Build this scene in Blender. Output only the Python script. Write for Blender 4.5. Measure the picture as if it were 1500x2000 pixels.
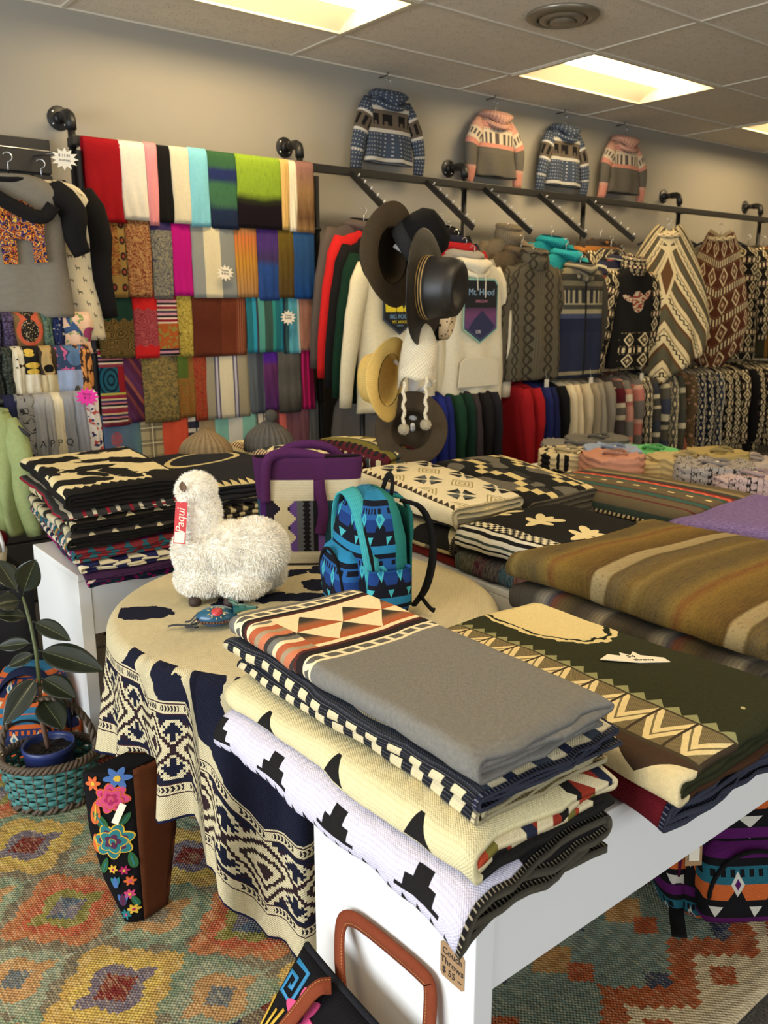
import bpy, math, random
import numpy as np
from mathutils import Vector, Matrix, Euler

for o in list(bpy.data.objects): bpy.data.objects.remove(o)
SC = bpy.context.scene
COL = SC.collection
R = math.radians
pi = math.pi

# ------------------------------------------------------------ camera
F, PITCH, YAW, CAMZ = 1659.0, R(13.77), R(38.3), 1.45
cd = bpy.data.cameras.new('camera'); cam = bpy.data.objects.new('camera', cd); COL.objects.link(cam)
cam.location = (0, 0, CAMZ); cam.rotation_euler = (R(90) - PITCH, 0, -YAW)
cd.sensor_fit = 'VERTICAL'; cd.sensor_height = 24.0; cd.lens = F / 2000 * 24.0
cd.clip_start = .02; cd.clip_end = 60
cd.dof.use_dof = True; cd.dof.focus_distance = 1.75; cd.dof.aperture_fstop = 5.0
SC.camera = cam
# ------------------------------------------------------------ world, exposure
W = bpy.data.worlds.new('world'); SC.world = W; W.use_nodes = True
W.node_tree.nodes['Background'].inputs[0].default_value = (.62, .72, .85, 1)
W.node_tree.nodes['Background'].inputs[1].default_value = .6
SC.view_settings.view_transform = 'Standard'; SC.view_settings.look = 'None'
SC.view_settings.exposure = 0.12; SC.view_settings.gamma = 1.0; SC.view_settings.use_curve_mapping = False
# ------------------------------------------------------------ daylight through the shop windows
def area(name, loc, rot, sx, sy, power, col):
    l = bpy.data.lights.new(name, 'AREA'); l.shape = 'RECTANGLE'; l.size = sx; l.size_y = sy; l.energy = power; l.color = col
    o = bpy.data.objects.new(name, l); COL.objects.link(o); o.location = loc; o.rotation_euler = rot; return o
area('daylight_left', (-3.12, 1.3, 1.35), (0, R(-90), 0), 2.1, 3.6, 215, (.84, .92, 1.0))
area('daylight_front', (1.2, -2.62, 1.35), (R(90), 0, 0), 5.0, 2.1, 75, (.92, .96, 1.0))

# ------------------------------------------------------------ pixel of the photo -> point of the place (used to measure positions)
fw = Vector((math.sin(YAW) * math.cos(PITCH), math.cos(YAW) * math.cos(PITCH), -math.sin(PITCH)))
rt = Vector((math.cos(YAW), -math.sin(YAW), 0)); upv = rt.cross(fw); CP = Vector((0, 0, CAMZ))
def ray(x, y): return (x - 750) / F * rt - (y - 1000) / F * upv + fw
def atY(x, y, Y): d = ray(x, y); return CP + d * (Y / d.y)
def atX(x, y, X): d = ray(x, y); return CP + d * (X / d.x)
def atZ(x, y, z): d = ray(x, y); return CP + d * ((z - CAMZ) / d.z)

# ------------------------------------------------------------ node expressions
T = None
def lin(c):
    c = c / 255.0
    return c / 12.92 if c <= .04045 else ((c + .055) / 1.055) ** 2.4
def rgb(*c):
    if len(c) == 1: c = c[0]
    if isinstance(c, str): c = tuple(int(c[i:i + 2], 16) for i in (0, 2, 4))
    return (lin(c[0]), lin(c[1]), lin(c[2]), 1.0)
class V:
    def __init__(s, k): s.k = k
    def __add__(a, b): return M('ADD', a, b)
    def __radd__(a, b): return M('ADD', b, a)
    def __sub__(a, b): return M('SUBTRACT', a, b)
    def __rsub__(a, b): return M('SUBTRACT', b, a)
    def __mul__(a, b): return M('MULTIPLY', a, b)
    def __rmul__(a, b): return M('MULTIPLY', b, a)
    def __truediv__(a, b): return M('DIVIDE', a, b)
    def __lt__(a, b): return M('LESS_THAN', a, b)
    def __gt__(a, b): return M('GREATER_THAN', a, b)
    def __and__(a, b): return M('MULTIPLY', a, b)
    def __or__(a, b): return M('MAXIMUM', a, b)
    def __invert__(a): return M('SUBTRACT', 1.0, a)
    def __neg__(a): return M('MULTIPLY', a, -1.0)
def M(op, *a):
    n = T.nodes.new('ShaderNodeMath'); n.operation = op
    for i, x in enumerate(a):
        if isinstance(x, V): T.links.new(x.k, n.inputs[i])
        else: n.inputs[i].default_value = x
    return V(n.outputs[0])
def mod(a, b): return M('FLOORED_MODULO', a, b)
def fl(a): return M('FLOOR', a)
def tri(a): return M('PINGPONG', a, .5) * 2.0
def ab(a): return M('ABSOLUTE', a)
def mn(a, b): return M('MINIMUM', a, b)
def mx(a, b): return M('MAXIMUM', a, b)
def sn(a): return M('SINE', a)
def rng(x, a, b): return (x > a) & (x < b)
def vec(x, y, z=0.0):
    n = T.nodes.new('ShaderNodeCombineXYZ')
    for i, k in enumerate((x, y, z)):
        if isinstance(k, V): T.links.new(k.k, n.inputs[i])
        else: n.inputs[i].default_value = k
    return n.outputs[0]
def noise(co, scale=1.0, detail=2.0, rough=.5):
    n = T.nodes.new('ShaderNodeTexNoise'); n.inputs['Scale'].default_value = scale
    n.inputs['Detail'].default_value = detail; n.inputs['Roughness'].default_value = rough
    if co is not None: T.links.new(co, n.inputs['Vector'])
    return V(n.outputs['Fac'])
def wnoise(x, y):
    n = T.nodes.new('ShaderNodeTexWhiteNoise'); n.noise_dimensions = '2D'; T.links.new(vec(x, y), n.inputs['Vector']); return V(n.outputs['Value'])
def voro(co, scale, feature='F1'):
    n = T.nodes.new('ShaderNodeTexVoronoi'); n.feature = feature; n.inputs['Scale'].default_value = scale
    T.links.new(co, n.inputs['Vector']); return V(n.outputs['Distance'])
def ell(co, cx, cy, rx, ry, ang=0):
    n = T.nodes.new('ShaderNodeMapping'); n.vector_type = 'TEXTURE'
    n.inputs[1].default_value = (cx, cy, 0); n.inputs[2].default_value = (0, 0, R(ang)); n.inputs[3].default_value = (rx, ry, 1)
    T.links.new(co, n.inputs[0])
    l = T.nodes.new('ShaderNodeVectorMath'); l.operation = 'LENGTH'; T.links.new(n.outputs[0], l.inputs[0]); return V(l.outputs['Value'])
def ells(co, lst):
    r = None
    for e in lst:
        d = ell(co, *e); r = d if r is None else mn(r, d)
    return r
def C(c):
    return c if not isinstance(c, (str, tuple, list)) else (c if (isinstance(c, tuple) and len(c) == 4) else rgb(c))
def mix(a, m, b):
    n = T.nodes.new('ShaderNodeMix'); n.data_type = 'RGBA'; a = C(a); b = C(b)
    if isinstance(m, V): T.links.new(m.k, n.inputs[0])
    else: n.inputs[0].default_value = m
    for i, k in ((6, a), (7, b)):
        if isinstance(k, tuple): n.inputs[i].default_value = k
        else: T.links.new(k, n.inputs[i])
    return n.outputs[2]
def lay(base, *ls):
    for m, c in ls: base = mix(base, m, c)
    return base
def ramp(x, stops, interp='CONSTANT'):
    n = T.nodes.new('ShaderNodeValToRGB'); n.color_ramp.interpolation = interp; e = n.color_ramp.elements
    while len(e) < len(stops): e.new(1.0)
    for i, (p, c) in enumerate(sorted(stops, key=lambda s: s[0])): e[i].position = min(1, max(0, p)); e[i].color = C(c)
    T.links.new(x.k, n.inputs[0]); return n.outputs[0]
def stripes(x, ws, total=None):
    """ws: [(width,colour)...] repeated along x"""
    tot = sum(w for w, _ in ws); st = []; p = 0
    for w, c in ws: st.append((p / tot, c)); p += w
    return ramp(M('FRACT', x / tot), st)

MATS = {}
def material(name, fn, rough=.9, bump=0.0, weave=0.0, wper=.003, metal=0.0, coat=0.0, spec=.5, mott=.12, mscale=60.0, sheen=0.0, emit=None, trans=0.0):
    """fn(u,v,co) -> colour; u,v are metres on the cloth"""
    global T
    if name in MATS: return MATS[name]
    m = bpy.data.materials.new(name); m.use_nodes = True; T = m.node_tree
    b = T.nodes['Principled BSDF']; b.inputs['Roughness'].default_value = rough; b.inputs['Metallic'].default_value = metal
    b.inputs['Specular IOR Level'].default_value = spec; b.inputs['Coat Weight'].default_value = coat
    b.inputs['Sheen Weight'].default_value = sheen; b.inputs['Transmission Weight'].default_value = trans
    uvn = T.nodes.new('ShaderNodeUVMap'); uvn.uv_map = 'UVMap'
    sp = T.nodes.new('ShaderNodeSeparateXYZ'); T.links.new(uvn.outputs[0], sp.inputs[0])
    u, v = V(sp.outputs[0]), V(sp.outputs[1]); co = uvn.outputs[0]
    c = C(fn(u, v, co)) if callable(fn) else C(fn)
    if mott:
        nz = noise(co, mscale, 3.0, .65)
        mul = T.nodes.new('ShaderNodeMix'); mul.data_type = 'RGBA'; mul.blend_type = 'MULTIPLY'; mul.inputs[0].default_value = 1.0
        g = (1 - mott) + nz * (2 * mott)
        cc = T.nodes.new('ShaderNodeCombineColor')
        for i in range(3): T.links.new(g.k, cc.inputs[i])
        if isinstance(c, tuple): mul.inputs[6].default_value = c
        else: T.links.new(c, mul.inputs[6])
        T.links.new(cc.outputs[0], mul.inputs[7]); c = mul.outputs[2]
    if isinstance(c, tuple): b.inputs['Base Color'].default_value = c
    else: T.links.new(c, b.inputs['Base Color'])
    h = None
    if weave:
        h = (sn(u * (2 * pi / wper)) * sn(v * (2 * pi / wper))) * weave
    if bump:
        hb = noise(co, 220.0, 2.0) * bump; h = hb if h is None else h + hb
    if h is not None:
        bn = T.nodes.new('ShaderNodeBump'); bn.inputs['Strength'].default_value = 1.0; bn.inputs['Distance'].default_value = .001
        T.links.new(h.k, bn.inputs['Height']); T.links.new(bn.outputs[0], b.inputs['Normal'])
    if emit:
        b.inputs['Emission Color'].default_value = C(emit[0]); b.inputs['Emission Strength'].default_value = emit[1]
    MATS[name] = m; return m
def cloth(name, fn, **k):
    k.setdefault('rough', .95); k.setdefault('bump', .6); k.setdefault('spec', .15); k.setdefault('weave', .35)
    return material(name, fn, **k)
def solid(c, **k):
    nm = 'cloth_' + (c if isinstance(c, str) else '%02x%02x%02x' % tuple(c)); return cloth(nm, c, **k)
def plain(name, c, **k):
    k.setdefault('mott', 0.0); k.setdefault('rough', .5); return material(name, c, **k)

# ------------------------------------------------------------ mesh builder
class MB:
    def __init__(s): s.v = []; s.f = []; s.uv = []; s.mi = []; s.sm = []; s.m = Matrix.Identity(4)
    def add(s, verts, faces, uvs=None, mi=0, smooth=True):
        o = len(s.v)
        for p in verts: s.v.append(tuple(s.m @ Vector(p)))
        for f in faces:
            s.f.append(tuple(o + i for i in f)); s.mi.append(mi); s.sm.append(smooth)
            s.uv.extend((uvs[i] if uvs else (verts[i][0] + verts[i][1], verts[i][2] + .5 * verts[i][1])) for i in f)
    def surf(s, f, nu, nv, cu=False, cv=False, mi=0, uvf=None, smooth=True, flip=False):
        vs = []; uvs = []
        for j in range(nv + 1):
            for i in range(nu + 1):
                a, b = i / nu, j / nv
                vs.append(f(0.0 if (cu and i == nu) else a, 0.0 if (cv and j == nv) else b)); uvs.append(uvf(a, b) if uvf else (a, b))
        fs = []
        for j in range(nv):
            for i in range(nu):
                q = (j * (nu + 1) + i, j * (nu + 1) + i + 1, (j + 1) * (nu + 1) + i + 1, (j + 1) * (nu + 1) + i)
                fs.append(q[::-1] if flip else q)
        s.add(vs, fs, uvs, mi, smooth)
    def tube(s, pts, r, n=8, mi=0, caps=True, flat=1.0, uvs=1.0, closed=False, up=None):
        pts = [Vector(p) for p in pts]; K = len(pts); vs = []; uv = []; dist = 0
        N = None
        for k, p in enumerate(pts):
            if closed: t = pts[(k + 1) % K] - pts[k - 1]
            else: t = pts[min(K - 1, k + 1)] - pts[max(0, k - 1)]
            t = t.normalized() if t.length > 1e-9 else Vector((0, 0, 1))
            if N is None:
                a = Vector(up) if up else (Vector((0, 0, 1)) if abs(t.z) < .9 else Vector((1, 0, 0)))
                N = (a - t * a.dot(t)).normalized()
            else:
                N = N - t * N.dot(t); N = N.normalized() if N.length > 1e-6 else t.orthogonal().normalized()
            B = t.cross(N); rr = r(k / max(1, K - 1)) if callable(r) else (r[k] if isinstance(r, (list, tuple)) else r)
            if k: dist += (p - pts[k - 1]).length
            for i in range(n):
                a = 2 * pi * i / n; vs.append(p + N * (math.cos(a) * rr) + B * (math.sin(a) * rr * flat)); uv.append((i / n * 2 * pi * max(rr, .002) * uvs, dist * uvs))
        fs = []
        for k in range(K if closed else K - 1):
            k2 = (k + 1) % K
            for i in range(n): fs.append((k * n + i, k * n + (i + 1) % n, k2 * n + (i + 1) % n, k2 * n + i))
        if caps and not closed:
            fs.append(tuple(range(n))[::-1]); fs.append(tuple((K - 1) * n + i for i in range(n)))
        s.add(vs, fs, uv, mi)
    def lathe(s, prof, n=24, mi=0, sx=1.0, sy=1.0, fz=None, smooth=True):
        vs = []; uv = []; d = 0
        for k, (r, z) in enumerate(prof):
            if k: d += math.hypot(r - prof[k - 1][0], z - prof[k - 1][1])
            for i in range(n + 1):
                a = 2 * pi * i / n; x, y = r * math.cos(a) * sx, r * math.sin(a) * sy
                vs.append((x, y, z + (fz(a, r, z) if fz else 0))); uv.append((a * max(.02, max(p[0] for p in prof)), d))
        fs = []
        for k in range(len(prof) - 1):
            for i in range(n): fs.append((k * (n + 1) + i, k * (n + 1) + i + 1, (k + 1) * (n + 1) + i + 1, (k + 1) * (n + 1) + i))
        s.add(vs, fs, uv, mi, smooth)
    def box(s, x0, x1, y0, y1, z0, z1, mi=0):
        P = [(x0, y0, z0), (x1, y0, z0), (x1, y1, z0), (x0, y1, z0), (x0, y0, z1), (x1, y0, z1), (x1, y1, z1), (x0, y1, z1)]
        for q, ax in (((0, 3, 2, 1), (0, 1)), ((4, 5, 6, 7), (0, 1)), ((0, 1, 5, 4), (0, 2)), ((1, 2, 6, 5), (1, 2)), ((2, 3, 7, 6), (0, 2)), ((3, 0, 4, 7), (1, 2))):
            s.add([P[i] for i in q], [(0, 1, 2, 3)], [(P[i][ax[0]], P[i][ax[1]]) for i in q], mi, False)
    def poly(s, pts, d, mi=0, axis='y', at=0.0, fn=None):
        """flat outline pts (a,b) made a plate of thickness d; axis = direction of the thickness"""
        def pl(a, b, t):
            if fn: return fn(a, b, t)
            return {'y': (a, at + t, b), 'x': (at + t, a, b), 'z': (a, b, at + t)}[axis]
        n = len(pts); vs = [pl(a, b, 0) for a, b in pts] + [pl(a, b, d) for a, b in pts]
        uv = [tuple(p) for p in pts] * 2
        fs = [tuple(range(n)), tuple(range(2 * n - 1, n - 1, -1))] + [(i, i + n, (i + 1) % n + n, (i + 1) % n) for i in range(n)]
        s.add(vs, fs, uv, mi, False)
    def build(s, name, mats, parent=None, loc=None, bevel=0.0, weld=True, solid=0.0, sub=0, rot=None, auto=None, offset=-1):
        me = bpy.data.meshes.new(name); me.from_pydata(s.v, [], s.f)
        ul = me.uv_layers.new(name='UVMap'); ul.data.foreach_set('uv', [c for p in s.uv for c in p])
        me.polygons.foreach_set('material_index', s.mi); me.polygons.foreach_set('use_smooth', s.sm)
        for m in (mats if isinstance(mats, (list, tuple)) else [mats]): me.materials.append(m)
        if weld or bevel:
            import bmesh
            bm = bmesh.new(); bm.from_mesh(me)
            if weld: bmesh.ops.remove_doubles(bm, verts=bm.verts, dist=1e-5)
            bmesh.ops.recalc_face_normals(bm, faces=bm.faces)
            bm.to_mesh(me); bm.free()
        me.update()
        o = bpy.data.objects.new(name, me); COL.objects.link(o)
        if parent: o.parent = parent
        if loc is not None: o.location = loc
        if rot is not None: o.rotation_euler = rot
        if solid:
            md = o.modifiers.new('thickness', 'SOLIDIFY'); md.thickness = solid; md.offset = offset
        if bevel:
            md = o.modifiers.new('bevel', 'BEVEL'); md.width = bevel; md.segments = 2; md.limit_method = 'ANGLE'; md.angle_limit = R(40)
        if sub:
            md = o.modifiers.new('smooth', 'SUBSURF'); md.levels = sub; md.render_levels = sub
        return o
def tag(o, label, cat, group=None):
    o['label'] = label; o['category'] = cat
    if group: o['group'] = group
    return o
def thing(name, label, cat, loc=(0, 0, 0), rot=(0, 0, 0), group=None):
    o = bpy.data.objects.new(name, None); o.empty_display_size = .05; COL.objects.link(o)
    o.location = loc; o.rotation_euler = rot; return tag(o, label, cat, group)
def struct(o): o['kind'] = 'structure'; return o
def text(s, size, mat, parent, mtx, depth=.0004, name='lettering', align='CENTER', shear=0.0):
    c = bpy.data.curves.new('t', 'FONT'); c.body = s; c.size = size; c.align_x = align; c.align_y = 'CENTER'; c.extrude = depth; c.shear = shear; c.resolution_u = 3
    o = bpy.data.objects.new('t', c); COL.objects.link(o); dg = bpy.context.evaluated_depsgraph_get()
    me = bpy.data.meshes.new_from_object(o.evaluated_get(dg)); bpy.data.objects.remove(o); bpy.data.curves.remove(c)
    me.transform(mtx); me.materials.clear(); me.materials.append(mat)
    k = bpy.data.objects.new(name, me); COL.objects.link(k); k.parent = parent; return k
def sstep(a, b, x):
    t = min(1, max(0, (x - a) / (b - a))); return t * t * (3 - 2 * t)
def lerp(a, b, t): return a + (b - a) * t
def interp(pts, x):
    if x <= pts[0][0]: return pts[0][1]
    for (a, b), (c, d) in zip(pts, pts[1:]):
        if x <= c: return lerp(b, d, (x - a) / (c - a) if c > a else 0)
    return pts[-1][1]
def wob(seed):
    r = random.Random(seed); k = [(r.uniform(3, 9), r.uniform(3, 9), r.uniform(0, 6.3), r.uniform(.4, 1)) for _ in range(5)]
    return lambda x, y=0.0: sum(w * math.sin(a * x + b * y + p) for a, b, p, w in k) / 3
# ============================================================ ROOM
XW0, XW1, YW0, YW1, CEIL = -3.0, 11.5, -2.5, 4.25, 2.745
BLK = plain('black_iron', (26, 24, 21), rough=.45, mott=.1)
WHT = plain('white_laminate', (236, 234, 228), rough=.42)
CARD = plain('cream_card', (238, 228, 204), rough=.8)
INK = plain('black_ink', (30, 28, 30), rough=.8)
CHROME = plain('chrome', (210, 210, 210), rough=.2, metal=1.0)

def f_carpet(u, v, co):
    n = noise(co, 160, 3); k = noise(co, 420, 2)
    return ramp(n * .6 + k * .4, [(.3, (52, 48, 44)), (.5, (84, 79, 73)), (.7, (116, 110, 102))], 'LINEAR')
b = MB(); b.surf(lambda a, c: (lerp(XW0, XW1, a), lerp(YW0, YW1, c), 0), 4, 4, uvf=lambda a, c: (lerp(XW0, XW1, a), lerp(YW0, YW1, c)))
b.box(XW0, XW1, YW0, YW1, -.1, -.002)
struct(b.build('floor', material('grey_carpet', f_carpet, rough=1, spec=.05, bump=2.0), weld=False))
def f_wall(u, v, co): return mix((160, 154, 140), noise(co, 1.2, 3) * .5, (154, 147, 133))
MWALL = material('wall_paint', f_wall, rough=.75, mott=.02, bump=.25)
b = MB(); b.box(XW0, XW1, YW1, YW1 + .12, 0, 3.0); struct(b.build('wall_back', MWALL))
b = MB(); b.box(XW1, XW1 + .12, YW0, YW1, 0, 3.0); struct(b.build('wall_right', MWALL))
b = MB(); b.box(XW0 - .12, XW0, YW0, -.7, 0, 3.0); b.box(XW0 - .12, XW0, 3.3, YW1, 0, 3.0); b.box(XW0 - .12, XW0, -.7, 3.3, 0, .3); b.box(XW0 - .12, XW0, -.7, 3.3, 2.4, 3.0)
struct(b.build('wall_left', MWALL))
b = MB(); b.box(XW0, -1.4, YW0 - .12, YW0, 0, 3.0); b.box(3.8, XW1, YW0 - .12, YW0, 0, 3.0); b.box(-1.4, 3.8, YW0 - .12, YW0, 0, .3); b.box(-1.4, 3.8, YW0 - .12, YW0, 2.4, 3.0)
struct(b.build('wall_front', MWALL))
FRM = plain('window_frame_metal', (60, 58, 55), rough=.4)
b = MB()
for y in (-.7, 1.3, 3.25): b.box(XW0 - .1, XW0 - .04, y, y + .05, .3, 2.4)
for z in (.3, 2.35): b.box(XW0 - .1, XW0 - .04, -.7, 3.3, z, z + .05)
struct(b.build('window_1', FRM))
b = MB()
for x in (-1.4, .35, 2.05, 3.75): b.box(x, x + .05, YW0 - .1, YW0 - .04, .3, 2.4)
for z in (.3, 2.35): b.box(-1.4, 3.8, YW0 - .1, YW0 - .04, z, z + .05)
struct(b.build('window_2', FRM))
b = MB(); b.box(XW0, XW1, YW1 - .012, YW1, 0, .1); struct(b.build('baseboard_back', plain('baseboard_vinyl', (70, 66, 60))))

# ceiling: slab, grid and tiles
ceil = struct((lambda b: (b.box(XW0, XW1, YW0, YW1, CEIL + .12, CEIL + .2), b.build('ceiling', plain('ceiling_slab', (150, 140, 122), rough=.9)))[1])(MB()))
gx = [2.72 + 1.2192 * k for k in range(-4, 8)]; gy = [3.79 - .6096 * k for k in range(-1, 11)]
def f_tile(u, v, co):
    d = voro(co, 95); p = noise(co, 14, 3)
    return lay(mix((232, 222, 204), p, (220, 209, 190)), ((d < .23) & (noise(co, 30, 1) > .5), (150, 138, 116)))
MT = material('ceiling_tile', f_tile, rough=.95, mott=.05, mscale=25, bump=.8, spec=.05)
MGR = plain('ceiling_grid', (214, 204, 184), rough=.6)
lights = [(x, y) for x in (1.5008, 3.9392, 6.3776, 8.816, -.9376) for y in (3.1804, .742)]
b = MB(); b.box(.003, 1.216, .003, .607, 0, .016); t0 = None
for i, x in enumerate(gx):
    for y in gy:
        if x > 9.5 or y < -.5: continue
        if any(abs(x - lx) < .1 and abs(y - ly) < .1 for lx, ly in lights): continue
        y1 = min(y + .6096, YW1)
        if y1 - y < .55:
            bb = MB(); bb.box(.003, 1.216, .003, y1 - y, 0, .016); o = bb.build('ceiling_tile', MT, ceil, (x, y, CEIL + .004))
        elif t0 is None: o = t0 = b.build('ceiling_tile', MT, ceil, (x, y, CEIL + .004), bevel=.003)
        else:
            o = t0.copy(); COL.objects.link(o); o.location = (x, y, CEIL + .004)
for k, x in enumerate(gx):
    if x < 9.6: b = MB(); b.box(x - .011, x + .011, YW0, YW1, CEIL - .002, CEIL + .008); b.build('grid_bar', MGR, ceil)
for y in gy:
    if YW0 < y < YW1: b = MB(); b.box(XW0, XW1, y - .011, y + .011, CEIL - .003, CEIL + .008); b.build('grid_bar', MGR, ceil)
b = MB(); b.box(XW0, XW1, YW1 - .022, YW1, CEIL - .004, CEIL + .006); b.build('wall_angle', MGR, ceil)

# troffer lights
MREF = plain('troffer_white', (214, 204, 180), rough=.5)
MLAMP = plain('lamp_diffuser', (255, 240, 205), emit=((255, 230, 184), 29.0))
nm = ['recessed ceiling light panel at the top left above the scarves', 'recessed ceiling light panel in the middle above the hanging hoodies', 'recessed ceiling light panel at the right edge, only its corner in view']
for i, (x, y) in enumerate([(1.5008, 3.1804), (3.9392, 3.1804), (6.3776, 3.1804), (8.816, 3.1804), (-.9376, .742), (1.5008, .742), (3.9392, .742), (6.3776, .742)]):
    t = thing('ceiling_light', nm[i] if i < 3 else 'recessed ceiling light panel further along the shop, outside the picture', 'ceiling light', (x, y, CEIL), group='recessed ceiling lights')
    b = MB(); w, d = 1.2192, .6096
    for q in ((0, w, 0, .03), (0, w, d - .03, d), (0, .03, .03, d - .03), (w - .03, w, .03, d - .03)): b.box(*q, -.006, .01)
    b.build('frame', MREF, t, bevel=.002)
    b = MB()   # curved reflector tray
    def tray(a, c):
        yy = .03 + c * (d - .06); k = abs(c - .5) * 2; return (.03 + a * (w - .06), yy, .085 * (1 - k ** 2.2) + .004)
    b.surf(tray, 2, 20, uvf=lambda a, c: (a, c))
    for e in (.031, w - .031):
        b.add([(e, .03 + j / 10 * (d - .06), .004) for j in range(11)] + [tray(0, j / 10)[0:0] + (e, .03 + j / 10 * (d - .06), tray(0, j / 10)[2]) for j in range(11)], [(j, j + 1, j + 12, j + 11) for j in range(10)])
    b.build('reflector', MREF, t)
    b = MB()
    b.surf(lambda a, c: (.06 + a * (w - .12), d / 2 + (c - .5) * .17, .028 + .03 * (2 * c - 1) ** 2), 2, 10)
    b.build('lamp_cover', MLAMP, t, solid=.004)

# round air diffuser
t = thing('ceiling_vent', 'round metal air vent in the ceiling tile between the lights', 'vent', (3.35, 2.91, CEIL))
MV = plain('vent_metal', (150, 140, 122), rough=.35, metal=.6)
b = MB(); b.lathe([(.165, .004), (.17, -.006), (.16, -.014), (.12, -.022), (.118, -.01), (.11, .004)], 40); b.build('outer_ring', MV, t)
b = MB(); b.lathe([(.108, -.012), (.106, -.022), (.07, -.03), (.066, -.02)], 36); b.build('middle_ring', MV, t)
b = MB(); b.lathe([(.06, -.022), (.058, -.034), (.0, -.038)], 30); b.build('centre_disc', MV, t)
b = MB(); b.lathe([(.112, .004), (.0, .004)], 30); b.build('throat', plain('vent_dark', (40, 37, 33)), t)

# ============================================================ RUG
def f_rug(u, v, co):
    # u = X, v = Y on the floor (metres); stepped kilim edges
    w = noise(vec(u * 8.0, v * 3.0), 4.0, 1) - .5
    q = fl(u / .011) * .011
    vv = v + w * .012
    # main field: diamonds long in X
    def dia(cx, cy, px, py, qq):
        return tri((qq - cx) / px + .5) , tri((vv - cy) / py + .5)
    a1 = tri((q - .495) / .33); b1 = tri((vv - 2.21) / .32)
    d1 = a1 + b1          # 0 at centres, 2 at far corners
    d2 = 2.0 - d1
    ro_ = fl((vv - 2.05) / .32); co_ = fl((q - .33) / .33); colm = mod(ro_ + co_, 2.0); row = mod(fl((vv - 2.21) / .32) + fl((q - .495) / .33), 2.0)
    streak = noise(vec(u * 70.0, v * 7.0), 3.0, 3); st2 = noise(vec(u * 90.0, v * 10.0), 4.0, 2)
    base = lay((122, 112, 92), (noise(vec(q * 1.2, v * 1.2), 3.0) > .52, (120, 138, 112)))
    teeth = tri(q / .055) * .14
    main = lay(base,
               (d1 < .92 + teeth, mix((196, 158, 84), colm, (184, 112, 70))),
               (d1 < .68 + teeth, mix((206, 172, 84), colm, (184, 88, 58))),
               (d1 < .46 + teeth, mix((116, 104, 116), colm, (138, 130, 64))),
               (d1 < .30, mix((118, 34, 34), colm, mix((122, 112, 122), row, (84, 98, 112)))),
               (d2 < .70 + teeth, mix((136, 150, 122), row, (142, 150, 126))),
               (d2 < .44 + teeth, (188, 142, 92)),
               (d2 < .22, mix((122, 112, 96), row, (104, 110, 112))))
    # end border bands along X
    z1 = tri(q / .24)
    bord = lay((118, 136, 120),
               (rng(v + tri(q / .07) * .05, 1.16, 1.24), (182, 122, 62)),
               ((v > 1.22 - tri(q / .09) * .05), (112, 98, 80)),
               ((v > 1.24) & (noise(vec(fl(u / .12) * 3.1, 0.0), 1.0) > .55), (112, 26, 30)),
               ((tri((q) / .26) + tri((vv - 1.04) / .22)) < .5, (186, 134, 74)),
               ((tri((q + .13) / .26) + tri((vv - 1.10) / .26)) < .38, (52, 62, 84)),
               (v < .93 + fl(z1 * 6.0) / 6.0 * .10 - .10, (176, 84, 40)),
               (v < .86 + fl(z1 * 6.0) / 6.0 * .10 - .10, (222, 198, 152)),
               ((tri(q / .24 + .5) + tri((vv - .775) / .2)) < .36, (176, 80, 40)),
               (v < .735, (222, 200, 158)))
    c = mix(main, v < 1.33, bord)
    c = lay(c, ((streak > .56) * .26, (70, 64, 62)), ((streak < .44) * .24, (226, 210, 168)), ((st2 > .56) * .2, (206, 178, 120)), ((sn(u * (2 * pi / .0095)) < -.2) * .16, (70, 60, 46)))
    return c
b = MB(); nx, ny = 120, 90; rw = wob(5)
def rugf(a, c):
    x = lerp(-.25, 3.1, a); y = lerp(.69, 2.72, c); return (x, y + (.008 * rw(x * 2, 0) if c < .01 or c > .99 else 0), .010 + .0025 * rw(x * 1.5, y * 1.5))
b.surf(rugf, nx, ny, uvf=lambda a, c: (lerp(-.25, 3.1, a), lerp(.69, 2.72, c)))
tag(b.build('kilim_rug', material('kilim', f_rug, rough=.95, weave=1.2, wper=.0095, bump=1.0, mott=.22, mscale=120, spec=.1), solid=.008), 'multicoloured flat-woven kilim rug with diamonds lying on the grey carpet', 'rug')

# ============================================================ TABLES
def table(x0, x1, y0, y1, zt, label, apron=.18, drawer=False):
    t = thing('display_table', label, 'table', (x0, y0, 0)); w, d = x1 - x0, y1 - y0
    b = MB(); b.box(0, w, 0, d, zt - .022, zt); b.build('table_top', WHT, t, bevel=.003)
    b = MB(); b.box(0, .04, .001, d - .001, .0135, zt - .0225); b.build('leg_panel', WHT, t, bevel=.002)
    b = MB(); b.box(w - .04, w, .001, d - .001, .0135, zt - .0225); b.build('leg_panel', WHT, t, bevel=.002)
    b = MB(); b.box(.0405, w - .0405, .004, .024, zt - .0225 - apron, zt - .0225); b.build('apron', WHT, t, bevel=.002)
    b = MB(); b.box(.0405, w - .0405, d - .024, d - .004, zt - .0225 - apron, zt - .0225); b.build('apron', WHT, t, bevel=.002)
    return t
ZT = .64
TA = table(.80, 2.08, 2.53, 2.98, ZT, 'white table carrying the tall left blanket stack, one leg panel beside the plant')
TB = table(.757, 2.95, .742, 1.17, ZT, 'white table in the foreground under the grey and green blanket stacks')
TC = table(1.73, 3.0, 1.20, 2.40, ZT, 'white table behind the backpack, under the black and white blankets', apron=.2)
TE = table(3.03, 3.95, 1.45, 2.95, ZT, 'white table at the back right covered with folded tee shirts')
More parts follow.
